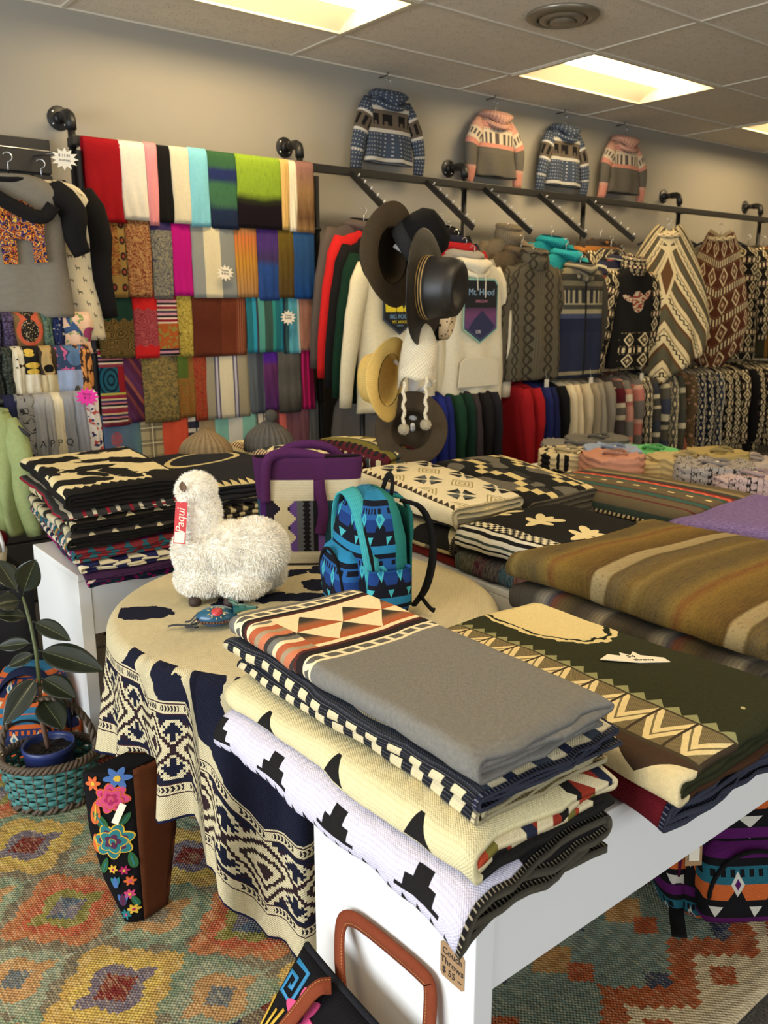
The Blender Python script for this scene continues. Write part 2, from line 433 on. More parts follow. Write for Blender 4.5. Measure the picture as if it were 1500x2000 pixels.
# ============================================================ FOLDED BLANKETS
def fold_path(W, H, n, rnd, inset=.012):
    """centre line of a folded sheet in (x,z): fold edge at x=0, ends at x=W. Returns pts, u (0 at the start of the top layer)"""
    zs = [(i + .5) * H / n for i in range(n)]
    order = [0, n - 1, n - 2]
    lo, hi = 1, n - 2
    seq = [0, n - 1]; a, bq = 1, n - 2; up = False
    rest = list(range(1, n - 1)); cur = n - 1
    right = True
    while rest:
        if right: nxt = rest.pop() if cur >= rest[-1] else rest.pop(0)
        else: nxt = rest.pop(0) if cur > rest[0] else rest.pop()
        seq.append(nxt); cur = nxt; right = not right
    pts = []; dirn = -1; x_end = W - rnd.uniform(0, .02); utop = None
    xl = 0.0; lefts = 0; rights = 0
    cx = x_end
    for k, L in enumerate(seq):
        z = zs[L]
        if k + 1 < len(seq):
            z2 = zs[seq[k + 1]]; span = abs(z2 - z); rx = min(span * .5, .055) if span > H / n * 1.5 else span * .55
            if dirn < 0:
                lim = lefts * inset + rx; lefts += 1
                tx = lim
            else:
                tx = W - rx - rights * inset * 1.2 - rnd.uniform(0, .012); rights += 1
            for i in range(9): pts.append((lerp(cx, tx, i / 9), z))
            zc = (z + z2) / 2
            for i in range(11):
                a_ = pi * i / 11; ca, sa = math.cos(a_), math.sin(a_)
                pts.append((tx + dirn * rx * abs(sa) ** .8, zc + (z - zc) * (abs(ca) ** .8 * (1 if ca >= 0 else -1))))
            if k == 0: utop = len(pts)
            cx = tx; dirn = -dirn
        else:
            tx = (W - rnd.uniform(.01, .05)) if dirn > 0 else (.03 + rnd.uniform(0, .04))
            for i in range(10): pts.append((lerp(cx, tx, i / 9), z))
    us = [0.0]
    for p, q in zip(pts, pts[1:]): us.append(us[-1] + math.hypot(q[0] - p[0], q[1] - p[1]))
    u0 = us[min(utop, len(us) - 1)]
    x0 = pts[min(utop, len(us) - 1)][0]
    return pts, [k - u0 + x0 for k in us]
def blanket(label, x0, x1, y0, y1, z0, z1, mat, n=4, seed=1, lump=.006, tilt=0.0, rz=0.0, name='folded_blanket', cat='blanket', dx=None, ny=26, pil=0.0, group=None, droop=None, skew=0.0, base=None, fat=.74, bind=None):
    rnd = random.Random(seed); Wd, L, H = x1 - x0, y1 - y0, z1 - z0
    pts, us = fold_path(Wd, H, n, rnd); K = len(pts); t = H / n * fat
    nrm = []
    for k in range(K):
        a, c = pts[max(0, k - 1)], pts[min(K - 1, k + 1)]; d = math.hypot(c[0] - a[0], c[1] - a[1]) or 1
        nrm.append((-(c[1] - a[1]) / d, (c[0] - a[0]) / d))
    wl = wob(seed); wx = wob(seed + 50); we = wob(seed + 90)
    ring = [(pts[k][0] + nrm[k][0] * t / 2, pts[k][1] + nrm[k][1] * t / 2, us[k], k) for k in range(K)] + \
           [(pts[k][0] - nrm[k][0] * t / 2, pts[k][1] - nrm[k][1] * t / 2, us[k], k) for k in range(K - 1, -1, -1)]
    vs = []; uv = []; Rn = len(ring)
    for j in range(ny + 1):
        c = j / ny
        # ease rows toward the two ends so the rounding shows
        for (x, z, u, k) in ring:
            e = .011 * we(u * 3, 0) + .005 * we(u * 11, 2)
            ya = -e; yb = L + .010 * we(u * 3, 9)
            y = lerp(ya, yb, c)
            edge = min(c, 1 - c) * L
            rnd_ = max(0.0, 1 - edge / .03)
            zz = z
            f = z / H if H else 0
            zz += lump * f * wl(x0 + x, y0 + y) * 1.4 - lump * .5 * f
            if pil: zz += pil * f * (math.sin(pi * min(1, max(0, x / Wd))) ** .6 * math.sin(pi * c) ** .6)
            zz -= .006 * f * rnd_ ** 2
            zz += tilt * c * (.3 + .7 * f) if base is None else 0
            xx = x + (.010 * wx(y * 2.2, z * 6) + .004 * wx(y * 9, 3)) * (1 - .5 * x / Wd) + skew * (y - L / 2)
            if base: zz += base(x0 + xx, y0 + y)
            if droop: zz -= droop(x0 + xx, y0 + y)
            vs.append((xx, y, zz)); uv.append((u, c * L))
    fs = []
    for j in range(ny):
        for i in range(Rn):
            i2 = (i + 1) % Rn; fs.append((j * Rn + i, j * Rn + i2, (j + 1) * Rn + i2, (j + 1) * Rn + i))
    for k in range(K - 1):
        a, b_, c, d = k, k + 1, Rn - 2 - k, Rn - 1 - k
        fs.append((a, d, c, b_)); o = ny * Rn; fs.append((o + a, o + b_, o + c, o + d))
    b = MB(); b.add(vs, fs, uv)
    o = b.build(name, mat, None, (x0, y0, z0), rot=(0, 0, rz), weld=False)
    if bind:      # whip-stitched edge wrapped over the near end of the cloth
        bv = []; bu = []
        for y_, g in ((.006, .0011), (-.0016, .0011)):
            for i, (x, z, u, k) in enumerate(ring):
                s_ = 1 if i < K else -1; p = vs[i]; q = vs[Rn + i]; dy = q[1] - p[1]
                f_ = max(0.0, y_) / dy if dy else 0
                bv.append((p[0] + (q[0] - p[0]) * f_ + nrm[k][0] * g * s_, p[1] + y_, p[2] + (q[2] - p[2]) * f_ + nrm[k][1] * g * s_)); bu.append((u + .3 * (s_ < 0), y_))
        bf = [(i, (i + 1) % Rn, Rn + (i + 1) % Rn, Rn + i) for i in range(Rn)] + [(Rn + k, Rn + Rn - 1 - k, Rn + Rn - 2 - k, Rn + k + 1) for k in range(K - 1)]
        bb = MB(); bb.add(bv, bf, bu); bb.build('stitched_edge', bind, o, weld=False)
    return tag(o, label, cat, group)

# ---- cloth patterns -------------------------------------------------
CR, BK, NV = (226, 208, 164), (26, 25, 24), (28, 29, 42)
def heather(co, a, b_, s=90): return mix(a, noise(co, s, 4, .7), b_)
def f_grey(u, v, co):
    base = heather(co, (100, 98, 94), (138, 133, 122), 140)
    w = sn(u * 14.0) * .006
    x = v + w + .045
    per = .098; tt = tri(u / per); k = (x - .515) / .095
    lace = lambda a: rng(x, a, a + .028)
    tr = ((1.0 - ab(M('FRACT', u / per) - .5) * 2.0) > (M('FRACT', (x - .50) / .06)))
    sub = M('FRACT', (x - .495) / .066)
    trg = (tri(u / per + fl((x - .495) / .066) * .5) > sub) & rng(x, .495, .625)
    grad = ramp(sub, [(0, (176, 84, 44)), (.35, (150, 96, 62)), (.6, (62, 58, 46)), (1, (50, 46, 40))], 'LINEAR')
    band = ramp((x - .455) / .21, [(0, (40, 32, 30)), (.09, (84, 40, 34)), (.13, (232, 214, 170)), (.85, (232, 214, 170)), (.90, (84, 40, 34)), (.94, (40, 34, 30))])
    side = mx(u < .035, rng(u, .22, .24))
    wav = stripes(v + sn(u * 60.0) * .01 + u * .25, [(.02, (176, 92, 58)), (.014, (226, 204, 160)), (.016, (112, 108, 98)), (.012, (60, 54, 48)), (.018, (196, 116, 80)), (.014, (160, 140, 110))])
    lz = lambda a: lay((230, 216, 176), ((rng(x, a + .007, a + .022) & (M('FRACT', (u + (x - a) * .5) / .034) > .28)), (96, 92, 84)))
    return lay(base, (rng(x, .43, .69), band), (trg & (u > .045), grad), ((u < .045) & rng(x, .482, .640), wav),
               (lace(.428), lz(.428)), (lace(.664), lz(.664)))
def f_dash(u, v, co):
    a = M('FRACT', (v + u * .55) / .046)
    st = ramp((u + .10) / .14, [(0, (30, 30, 40)), (.22, (34, 35, 46)), (.36, (84, 90, 98)), (.50, (40, 42, 52)), (.56, (30, 30, 34)), (.74, (52, 54, 62)), (.86, (78, 84, 92))])
    dash = rng(u, -.026, -.001) & (a > .46)
    line = (sn(u * (2 * pi / .0055)) > .86) * .25
    return lay(st, (dash, CR), (line, (150, 152, 156)), (u > .02, stripes(u + sn(v * 30.0) * .006, [(.03, (60, 66, 76)), (.03, (220, 205, 168)), (.02, (36, 40, 60)), (.04, (205, 190, 152))])))
def f_cream_tri(u, v, co):
    t = (tri(v / .27 + .1) * .09 > (.0 - u) + .066) & (u < .01)
    knit = (sn(u * (2 * pi / .0052)) > .55) * .16
    st = lay((226, 212, 164), (knit, (150, 140, 104)), ((u < -.038), (34, 32, 28)))
    ts = rng(u, -.02, .012) & (tri(v / .21) > .70 + (u + .02) * 8.0)
    inner = stripes(u, [(.05, (150, 52, 34)), (.02, (40, 44, 60)), (.05, CR), (.02, (120, 110, 50)), (.03, (170, 66, 40)), (.05, (32, 28, 26))])
    ch = M('FRACT', v / .05) > .5
    return lay(st, (ts, (30, 28, 26)), (u > .2, inner), ((u > .2) & (M('FRACT', (u + v) / .07) > .55), CR))
def f_bw_tri(u, v, co):
    knit = (sn(u * (2 * pi / .005)) > .5) * .18
    base = lay((214, 208, 222), (knit, (150, 146, 168)))
    big = rng(u, -.016, .022) & ((fl(tri(v / .19) * 6.0) / 6.0) > .42 + (u + .016) * 13.0)
    sm = rng(u, -.044, -.020) & (M('FRACT', v / .031) > (u + .044) / .024)
    edge = (u < -.047)
    inn = lay((30, 28, 27), ((M('FRACT', u / .045) > .62) & (M('FRACT', v / .06) > .3), (214, 206, 200)))
    return lay(base, (big, (30, 28, 27)), (sm, (30, 28, 27)), (edge, lay((30, 28, 27), (rng(u, -.066, -.058), (214, 208, 214)))), (u > .12, inn))
def f_green(u, v, co):
    g = heather(co, (34, 36, 20), (58, 58, 34), 120)
    p = .068; fr = M('FRACT', v / p)
    zz = ab(fr - .5) * 2.0              # 1 at lattice, 0 in the middle
    uu = (u - .055) / .10
    zig = rng(uu, 0.0, 1.0)
    l1 = ab(uu - zz * .66 - .02) < .115; l2 = ab(uu - zz * .66 - .33) < .115
    bar = fr < .08
    bandc = lay((104, 90, 62), ((sn(v * (2 * pi / .004)) * sn(u * (2 * pi / .004)) > .1) * .35, (190, 170, 120)), (l1 | l2, (228, 206, 150)), (bar, (66, 54, 38)))
    saw = rng(u, .16, .182) & (tri(v / .034) > (u - .16) / .022)
    left = lay((224, 204, 154), ((tri(v / .16) > (.04 - u) * 18.0) & (u > -.02), (70, 52, 36)), ((u < -.075) & (M('FRACT', v / .3) < .5), (70, 44, 26)))
    big = ell(co, .36, .60, .12, .22, -14); rim = noise(co, 30, 2) * .25
    dots = (voro(co, 22) < .10) & (u > .22)
    return lay(g, (saw, (146, 144, 100)), (zig, bandc), (u < .048, left), (rng(u, .045, .055) | rng(u, .155, .16), (70, 60, 42)),
               (big + rim < 1.13, (222, 202, 146)), ((big + rim > 1.0) & (big + rim < 1.05), (30, 34, 18)), (dots & (big > 1.3), (190, 180, 130)), (u > .42, g))
def f_maroon(u, v, co):
    k = (sn(u * (2 * pi / .005)) > .4) * .2
    return lay((110, 26, 34), (k, (70, 16, 22)), (rng(u + v * .4, .20, .25), (190, 120, 112)), (u > .22, lay((224, 206, 164), ((tri(v / .05) + tri(u / .06)) < .8, (34, 38, 58)), (M('FRACT', u / .06) < .2, (120, 96, 40)))))
def f_olive(u, v, co):
    fz = noise(vec(u * 6.0, v * 180.0), 3.0, 3); fz2 = noise(vec(u * 120.0, v * 50.0), 1.5, 3)
    c = ramp(M('FRACT', (v + .05) / .36), [(0, (92, 78, 44)), (.06, (120, 102, 60)), (.1, (100, 82, 44)), (.2, (92, 80, 56)), (.25, (80, 68, 44)), (.27, (150, 134, 98)), (.37, (158, 142, 104)), (.39, (80, 60, 30)), (.56, (104, 82, 38)), (.66, (122, 96, 44)), (.72, (112, 72, 38)), (.76, (118, 98, 50)), (.86, (86, 74, 48)), (1, (92, 78, 44))], 'LINEAR')
    return lay(c, ((fz > .5) * .22, (150, 118, 50)), ((fz2 > .6) * .25, (52, 44, 28)))
def f_olive2(u, v, co):
    t = M('FRACT', (v + .05) / .36)
    c = ramp(t, [(0, (70, 62, 52)), (.18, (84, 76, 60)), (.22, (92, 84, 76)), (.26, (164, 152, 128)), (.38, (96, 86, 74)), (.50, (76, 66, 52)), (.62, (104, 88, 56)), (.7, (120, 70, 52)), (.74, (80, 78, 84)), (.8, (150, 140, 120)), (.9, (74, 68, 58))], 'LINEAR')
    return lay(c, ((sn(v * (2 * pi / .012)) > .6) * .25, (60, 52, 40)))
def f_leaf(u, v, co):
    ck = M('FRACT', fl(u / .0135) * .5 + fl(v / .0135) * .5) > .25
    lf = mod(v + .03, .17) - .085
    cu = u - .19
    qv = vec(cu, lf)
    leaf = ells(qv, [(.0, .0, .07, .018, 0), (.035, .024, .042, .017, 45), (.035, -.024, .042, .017, -45), (-.01, .022, .035, .014, 75), (-.01, -.022, .035, .014, -75)])
    st = stripes(u + .10, [(.012, (214, 206, 184)), (.006, BK), (.010, (214, 206, 184)), (.007, (60, 70, 60)), (.012, (214, 206, 184)), (.009, BK)])
    return lay((26, 24, 22), (leaf < 1.0, (224, 206, 154)), (rng(u, .03, .071) & ck, (224, 212, 176)), (u < .022, st), (u < -.075, (86, 22, 34)))
def f_plaid(u, v, co):
    c = stripes(v + .06, [(.06, (70, 84, 72)), (.05, (128, 116, 84)), (.06, (112, 104, 98)), (.05, (104, 60, 48)), (.06, (44, 80, 92)), (.06, (68, 62, 64)), (.05, (80, 38, 56)), (.06, (78, 80, 60))])
    return lay(c, (rng(M('FRACT', u / .09), .0, .5) * .4, (60, 56, 60)), ((noise(vec(u * 20.0, v * 150.0), 2.0, 3) > .5) * .25, (170, 158, 140)))
def f_whitegeo(u, v, co):
    saw = rng(u, .012, .032) & (M('FRACT', v / .026) > (u - .012) / .02)
    a = M('FRACT', v / .17) - .5; p = M('FRACT', (u - .04) / .16) - .5
    aa, pp = ab(a), ab(p)
    fan = (mx(aa, pp) < .27) & (mx(aa, pp) > .06) & (mn(aa, pp) < mx(aa, pp) * .62) & (ab(aa - pp) > .02)
    a2 = ab(M('FRACT', v / .17 + .5) - .5); p2 = ab(M('FRACT', (u - .04) / .16 + .5) - .5)
    dd = a2 + p2
    key = (dd < .30) & (mod(dd, .10) > .055)
    gr = noise(co, 9, 1) > .5
    return lay((228, 214, 176), (saw, (66, 52, 36)), ((u > .04) & fan, mix((40, 40, 40), gr, (92, 96, 92))), ((u > .04) & key, (168, 150, 96)), (u < -.035, stripes(v, [(.03, (40, 38, 36)), (.02, (120, 108, 84)), (.02, (60, 56, 52))])), (rng(u, -.09, -.035), (48, 44, 42)))
def f_blacktri(u, v, co):
    t1 = tri(v / .20) > M('FRACT', (u + .02) / .10)
    g = heather(co, (98, 94, 84), (140, 132, 114), 120)
    h = fl((u + .02) / .10); odd = M('FRACT', h * .5) > .25
    return lay((206, 188, 140), (t1, (34, 31, 28)), (odd & t1, g), (M('FRACT', (u + .02) / .2) > .92, (34, 31, 28)))
def f_blackgeo(u, v, co):
    g = heather(co, (88, 84, 74), (128, 120, 104), 120)
    s = fl(M('FRACT', v / .20) * 5.0) / 5.0; x = M('FRACT', (u + v * .5 * 0.0) / .20)
    ste = ab(x - .5 - (ab(s - .4) - .2) * .8) < .09
    st2 = ab(x - .5 - (ab(s - .4) - .2) * .8 - .18) < .09
    saw = rng(M('FRACT', (u + .06) / .40), .0, .18) & (M('FRACT', v / .042) > M('FRACT', (u + .06) / .40) / .18)
    cz = lay((30, 29, 27), (noise(co, 7, 0) > .55, g))
    return lay(cz, (ste, (222, 200, 138)), (st2, (52, 50, 46)), (saw, (226, 206, 150)))
def f_brownteal(u, v, co):
    base = heather(co, (88, 76, 54), (120, 104, 78), 110)
    st = ramp((u + .12) / .62, [(0, (58, 46, 38)), (.10, (40, 62, 56)), (.17, (98, 86, 62)), (.22, (92, 30, 34)), (.235, (104, 90, 66)), (.32, (92, 30, 34)), (.335, (36, 92, 84)), (.40, (92, 30, 34)), (.415, (104, 90, 66)), (.56, (36, 92, 84)), (.60, (168, 50, 34)), (.66, (86, 32, 28)), (.70, (30, 60, 60)), (.74, (150, 130, 90)), (.80, (104, 90, 66))])
    dash = rng(u, .185, .20) & (M('FRACT', v / .075) > .55) & (tri(v / .075) > .2)
    edge = rng(u, -.062, -.035)
    zig = ab(u - .262 - tri(v / .05) * .012) < .007
    return lay(st, (noise(co, 130, 3) * .3, base), (dash, (226, 208, 150)), (edge, lay((216, 200, 160), (M('FRACT', (v + u) / .02) > .5, (52, 40, 32)))), (zig, (222, 110, 80)))
def f_deer(u, v, co):
    n = vec(u + (noise(co, 18, 4) - .5) * .09, v + (noise(co, 23, 4) - .5) * .09)
    d = ells(n, [(.05, .56, .13, .06, 10), (.14, .33, .10, .045, 25), (.22, .20, .045, .13, 15), (.08, .12, .10, .05, -10), (.31, .42, .05, .10, 40), (.20, .47, .07, .03, 0), (.02, .36, .03, .10, 0), (.34, .10, .06, .09, 0), (.30, .64, .12, .035, 0), (.13, .22, .03, .08, 30)])
    saw = rng(u, .0, .5) & ((v) < .035 + tri(u / .028) * .02)
    return lay((226, 208, 158), (d < 1.0, (28, 25, 22)), (saw, (28, 25, 22)), (u < -.004, (32, 28, 25)), (u > .375, (32, 28, 25)))
def f_striped(ws, tris=None, dirv=True, ofs=0.0, teeth=None):
    def f(u, v, co):
        x = v if dirv else u
        y = u if dirv else v
        c = stripes(x + ofs, ws)
        if tris:
            p, h, col, col2 = tris
            c = lay(c, (tri(y / p) > M('FRACT', x / h), col), ((tri(y / p + .5) > M('FRACT', x / h + .35) * 1.6), col2))
        if teeth:
            p, a0, a1, col = teeth
            c = lay(c, (rng(u, a0, a1) & (M('FRACT', (v + u * .7) / p) > .5), col))
        return c
    return f
def f_navyplain(u, v, co):
    l = ells(co, [(.36, .12, .012, .09, 20), (.30, .10, .012, .08, -30)])
    w = ells(co, [(.20, .40, .16, .10, 10)])
    ring = rng(w, .85, 1.0)
    teeth = rng(v, .0, .05) & (tri(u / .03) > v / .05)
    return lay(heather(co, (30, 30, 33), (46, 46, 50), 120), (teeth & (u < .22), (214, 196, 140)), (ring, (214, 196, 140)), (l < 1.0, (214, 196, 140)))
def f_creamx(u, v, co):
    a = ab(M('FRACT', v / .15) - .5); p = ab(M('FRACT', u / .13) - .5)
    fan = (mx(a, p) < .34) & (mx(a, p) > .08) & (mn(a, p) < mx(a, p) * .6) & (ab(a - p) > .04)
    return lay((224, 208, 160), (fan, (52, 54, 54)), (rng(u, -.2, -.01), stripes(v, [(.05, (122, 108, 80)), (.03, (84, 74, 58)), (.03, (160, 144, 108)), (.02, (96, 84, 62))])), (rng(u, .0, .02) & (M('FRACT', v / .02) > .5), (100, 40, 34)))
def f_redolive(u, v, co):
    st = stripes(u + .02, [(.04, (86, 28, 36)), (.03, (120, 110, 50)), (.035, (60, 66, 62)), (.05, (128, 112, 46)), (.03, (92, 30, 34)), (.03, (70, 84, 80)), (.04, (150, 130, 70))])
    z = tri(v / .085) > M('FRACT', u / .06)
    return lay(st, (z & (M('FRACT', u / .12) > .5), (222, 204, 146)), (rng(M('FRACT', u / .12), .05, .2) & (M('FRACT', v / .04) > .5), (34, 30, 28)), (u < -.004, lay((70, 30, 32), (M('FRACT', v / .055) > .55, (216, 200, 150)), (M('FRACT', v / .11) > .8, (60, 70, 66)))))
def f_purple(u, v, co):
    f = noise(vec(u * 150.0, v * 30.0), 2.0, 3); return lay((112, 92, 140), ((f > .5) * .45, (150, 130, 174)), ((noise(co, 200, 2) > .6) * .3, (84, 66, 108)))

def stitch(a, c, p=.007): return cloth('stitch_%02x%02x%02x_%02x' % (a + (c[0],)), lambda u, v, co: lay(a, ((M('FRACT', u / p) > .74) * .8, c)), weave=0)
STB, STC, STN = stitch((24, 22, 21), (170, 158, 132)), stitch((200, 186, 146), (50, 46, 44)), stitch((30, 32, 52), (120, 122, 130))
BL = dict(weave=.5, wper=.0045, bump=1.2)
# ---- front stack on the white table (bottom to top)
def tb_droop(xe, ye, k=1.2):
    return lambda x, y: k * (max(0, xe - x) ** 2 * 1.6 + max(0, ye - y) ** 2 * 1.2)
dB = tb_droop(.757, .742, 2.0)
blanket('black and lilac-white folded throw with rows of triangles, bottom of the front stack', (.668), .985, .685, 1.36, .642, .712, cloth('bw_triangles', f_bw_tri, **BL), seed=11, n=4, lump=.004, droop=dB, bind=STB)
blanket('cream folded throw with black triangles and red patterned end, second from bottom of front stack', .692, 1.0, .690, 1.37, .714, .764, cloth('cream_triangles', f_cream_tri, **BL), seed=12, n=4, droop=dB)
blanket('navy and grey folded throw with broken white dashes, directly on the cream throw in front', .722, 1.005, .715, 1.37, .766, .797, cloth('dash_blanket_lower', f_dash, **BL), seed=13, n=4, bind=STC)
blanket('navy and grey folded throw with white dash row, just under the grey top blanket', .708, 1.02, .700, 1.385, .799, .833, cloth('dash_blanket', f_dash, **BL), seed=17, n=4, bind=STN)
blanket('heather grey folded blanket with orange and cream aztec band, top of front stack', .712, .995, .704, 1.372, .835, .880, cloth('grey_aztec', f_grey, bump=1.6, weave=.2, mott=.2, mscale=130), seed=15, n=4, lump=.005)
# ---- green stack
blanket('dark red folded throw with cream and navy patterned end, under the green blanket', 1.075, 1.45, .655, 1.29, .642, .700, cloth('maroon_throw', f_maroon, **BL), seed=21, n=4, bind=STN, droop=tb_droop(.7, .742, 1.5))
blanket('dark green folded blanket with cream zigzag border beside the grey front stack', 1.06, 1.47, .625, 1.29, .702, .774, cloth('green_zigzag', f_green, bump=1.6, weave=.2, mott=.2, mscale=130), seed=22, n=4, lump=.01)
# ---- olive stack and purple
MO2 = cloth('olive_mohair_lower', f_olive2, bump=2.0, weave=.6, wper=.004); MO1 = cloth('olive_mohair', f_olive, bump=3.0, weave=.2, mott=.25, mscale=160)
blanket('grey and tan striped mohair throw, under the golden olive one on the right', 1.615, 2.28, .79, 1.50, .642, .722, MO2, seed=31, n=4, lump=.004)
blanket('golden olive striped mohair throw on top of the right-hand pile', 1.632, 2.26, .80, 1.52, .724, .806, MO1, seed=32, n=4, lump=.012, pil=.02)
blanket('lilac fuzzy mohair throw behind the golden olive one at the right edge', 2.33, 2.86, .95, 1.50, .642, .80, cloth('purple_mohair', f_purple, bump=3.0, mott=.3, mscale=150), seed=33, n=6, lump=.01, pil=.02)
# ---- second table
blanket('muted plaid mohair throw under the black leaf blanket', 1.735, 2.16, 1.43, 1.84, .642, .722, cloth('plaid_mohair', f_plaid, bump=3.0), seed=41, n=4)
blanket('black and cream leaf blanket with checkered border and white stripes', 1.72, 2.17, 1.43, 1.83, .724, .808, cloth('leaf_blanket', f_leaf, **BL), seed=42, n=4, bind=STB, pil=.015)
blanket('brick red folded throw at the bottom of the stack under the cream geometric blanket', 1.76, 2.06, 1.86, 2.33, .642, .675, solid((112, 34, 30)), seed=43, n=4)
blanket('grey and black folded throw with cream triangles, below the cream geometric blanket', 1.735, 2.06, 1.85, 2.34, .677, .765, cloth('black_triangles', f_blacktri, **BL), seed=44, n=4, bind=STB)
blanket('cream geometric folded blanket with brown saw-tooth edge beside the backpack', 1.73, 2.05, 1.85, 2.36, .767, .845, cloth('white_geometric', f_whitegeo, **BL), seed=45, n=4, bind=STC, tilt=.05, pil=.012)
blanket('charcoal folded throw, at the bottom under the black stepped-pattern blanket', 2.16, 2.49, 1.92, 2.40, .642, .71, solid((46, 44, 42)), seed=46, n=4)
blanket('black and grey folded blanket with yellow stepped zigzags behind the leaf blanket', 2.13, 2.50, 1.90, 2.40, .712, .80, cloth('black_geometric', f_blackgeo, **BL), seed=47, n=4, bind=STB, tilt=.07, pil=.015)
blanket('teal and cream patterned folded throw, under the brown striped blanket', 2.50, 2.93, 1.52, 2.22, .642, .70, cloth('teal_under', f_striped([(.03, (30, 62, 60)), (.02, (190, 178, 140)), (.03, (26, 50, 50)), (.02, (90, 120, 100))], (.06, .05, (200, 190, 150), (30, 70, 66))), **BL), seed=48, n=4)
blanket('brown blanket with teal and red stripes and cream dashes in the middle distance', 2.48, 2.93, 1.50, 2.24, .702, .785, cloth('brown_teal', f_brownteal, **BL), seed=49, n=4, pil=.01)
# ---- tall left stack on the first table
SA = [
    ('deep magenta edged navy throw, bottom blanket of the tall left stack', .79, 1.19, 2.42, 3.05, .036, f_striped([(.05, (40, 36, 60)), (.012, (150, 24, 92)), (.03, (36, 60, 66)), (.012, (150, 24, 92))], None, False)),
    ('plum and pink folded throw with pale triangles, second from bottom of the left stack', .775, 1.20, 2.40, 3.08, .03, f_striped([(.04, (60, 34, 62)), (.02, (60, 80, 84)), (.03, (90, 40, 74)), (.03, (36, 34, 50))], None, True, 0, (.04, -.04, -.012, (216, 190, 176)))),
    ('navy folded throw with white arrow row and teal triangles, third from bottom of left stack', .765, 1.20, 2.41, 3.10, .036, f_striped([(.05, (34, 36, 74)), (.02, (30, 32, 62))], (.07, .09, (30, 34, 60), (214, 200, 164)), False, 0, (.045, -.03, -.008, (226, 214, 184)))),
    ('crimson folded throw with yellow, teal and pink diamonds in the left stack', .755, 1.19, 2.42, 3.12, .05, f_striped([(.02, (40, 92, 100)), (.02, (124, 30, 92)), (.05, (160, 132, 40)), (.09, (214, 190, 164)), (.04, (100, 30, 38))], (.055, .06, (118, 40, 44), (40, 88, 96)), True, 0, (.05, -.035, -.012, (226, 214, 190)))),
    ('grey folded throw with cream steps and dark rim in the left stack', .75, 1.19, 2.43, 3.14, .045, f_striped([(.06, (104, 100, 94)), (.03, (206, 194, 156)), (.05, (88, 82, 74)), (.04, (40, 34, 30))], (.07, .10, (60, 54, 48), (198, 184, 144)), True, 0, (.06, -.04, -.015, (206, 194, 158)))),
    ('dark brown folded throw with cream and red patterned strip in the left stack', .765, 1.18, 2.45, 3.15, .045, f_striped([(.05, (50, 42, 32)), (.035, (206, 190, 144)), (.03, (120, 40, 34)), (.08, (48, 42, 32)), (.04, (92, 84, 66))], (.09, .12, (46, 40, 30), (200, 184, 140)), True)),
    ('charcoal folded throw with red piping, second from top of the left stack', .745, 1.17, 2.46, 3.16, .026, f_striped([(.02, (60, 58, 54)), (.012, (200, 190, 164)), (.03, (52, 50, 48)), (.01, (140, 30, 44))], None, False)),
    ('black and cream folded throw with animal silhouettes, top of the tall left stack', .765, 1.175, 2.47, 3.20, .052, f_deer)]
z = .642
for i, (lb, a, c, d, e, h, f) in enumerate(SA):
    h *= (.78 if i < 7 else 1.15); a += .045; c += .03; e -= .03
    blanket(lb, a, c, d, e, z, z + h, cloth('left_stack_%d' % i, f, **BL), seed=60 + i, n=4, lump=.005, skew=.11, bind=solid((26, 24, 22)) if i in (4, 5, 7) else None, droop=tb_droop(.80, 2.53, 1.0)); z += h + .0015
# ---- back row on the first table: navy, cream fans, red and olive
def pile(items, x0, x1, y0, y1, z, seed, tilt=0.0):
    for i, (lb, h, m) in enumerate(items):
        k = .012 * (i % 2); top = i == len(items) - 1
        blanket(lb, x0 + k, x1 - .01 * (i % 3), y0 + .006 * i, y1, z, z + h, m, seed=seed + i, n=4, tilt=tilt if top else 0, pil=.02 if top else 0); z += h + .0015
pile([('teal and rust folded throw, bottom of the pile under the black blanket', .07, cloth('pile_teal', f_striped([(.04, (44, 78, 78)), (.03, (140, 64, 44)), (.03, (196, 180, 140)), (.03, (60, 50, 40))], (.06, .08, (200, 184, 140), (36, 60, 62))), **BL)),
      ('cream folded throw with dark toothed edge, middle of the pile under the black blanket', .075, cloth('pile_cream', f_striped([(.05, (206, 190, 146)), (.03, (52, 46, 40)), (.03, (150, 132, 92))], (.05, .07, (44, 40, 36), (200, 184, 140))), **BL)),
      ('plain black folded blanket with cream toothed corner behind the alpaca', .08, cloth('navy_plain', f_navyplain, **BL))], 1.22, 1.66, 2.50, 3.12, .642, 80)
pile([('tan striped folded throw, under the cream blanket with black fan shapes', .08, cloth('pile_tan', f_striped([(.04, (120, 104, 76)), (.03, (72, 62, 50)), (.03, (170, 152, 112))]), **BL)),
      ('olive and brown folded throw, between the tan throw and the cream fan blanket', .07, cloth('pile_brown', f_striped([(.05, (96, 84, 58)), (.03, (150, 134, 92)), (.04, (60, 52, 42))]), **BL)),
      ('cream folded blanket with black fan shapes at the back of the left table', .09, cloth('cream_fans', f_creamx, **BL))], 1.68, 1.93, 2.53, 3.20, .642, 90)
pile([('rust patterned folded throw, bottom of the small pile before the hat stand', .08, cloth('pile_rust', f_striped([(.03, (96, 34, 32)), (.03, (190, 172, 124)), (.02, (40, 36, 32))], (.05, .06, (40, 34, 30), (190, 172, 124))), **BL)),
      ('brown zigzag folded throw, middle of the small pile before the hat stand', .08, cloth('pile_zig', f_striped([(.03, (84, 60, 44)), (.03, (200, 180, 130)), (.02, (60, 64, 60))], (.04, .05, (36, 32, 28), (196, 178, 130))), **BL)),
      ('red and olive patterned folded throw on top of the pile before the hat stand', .10, cloth('red_olive', f_redolive, **BL))], 1.95, 2.16, 2.44, 2.95, .642, 100)
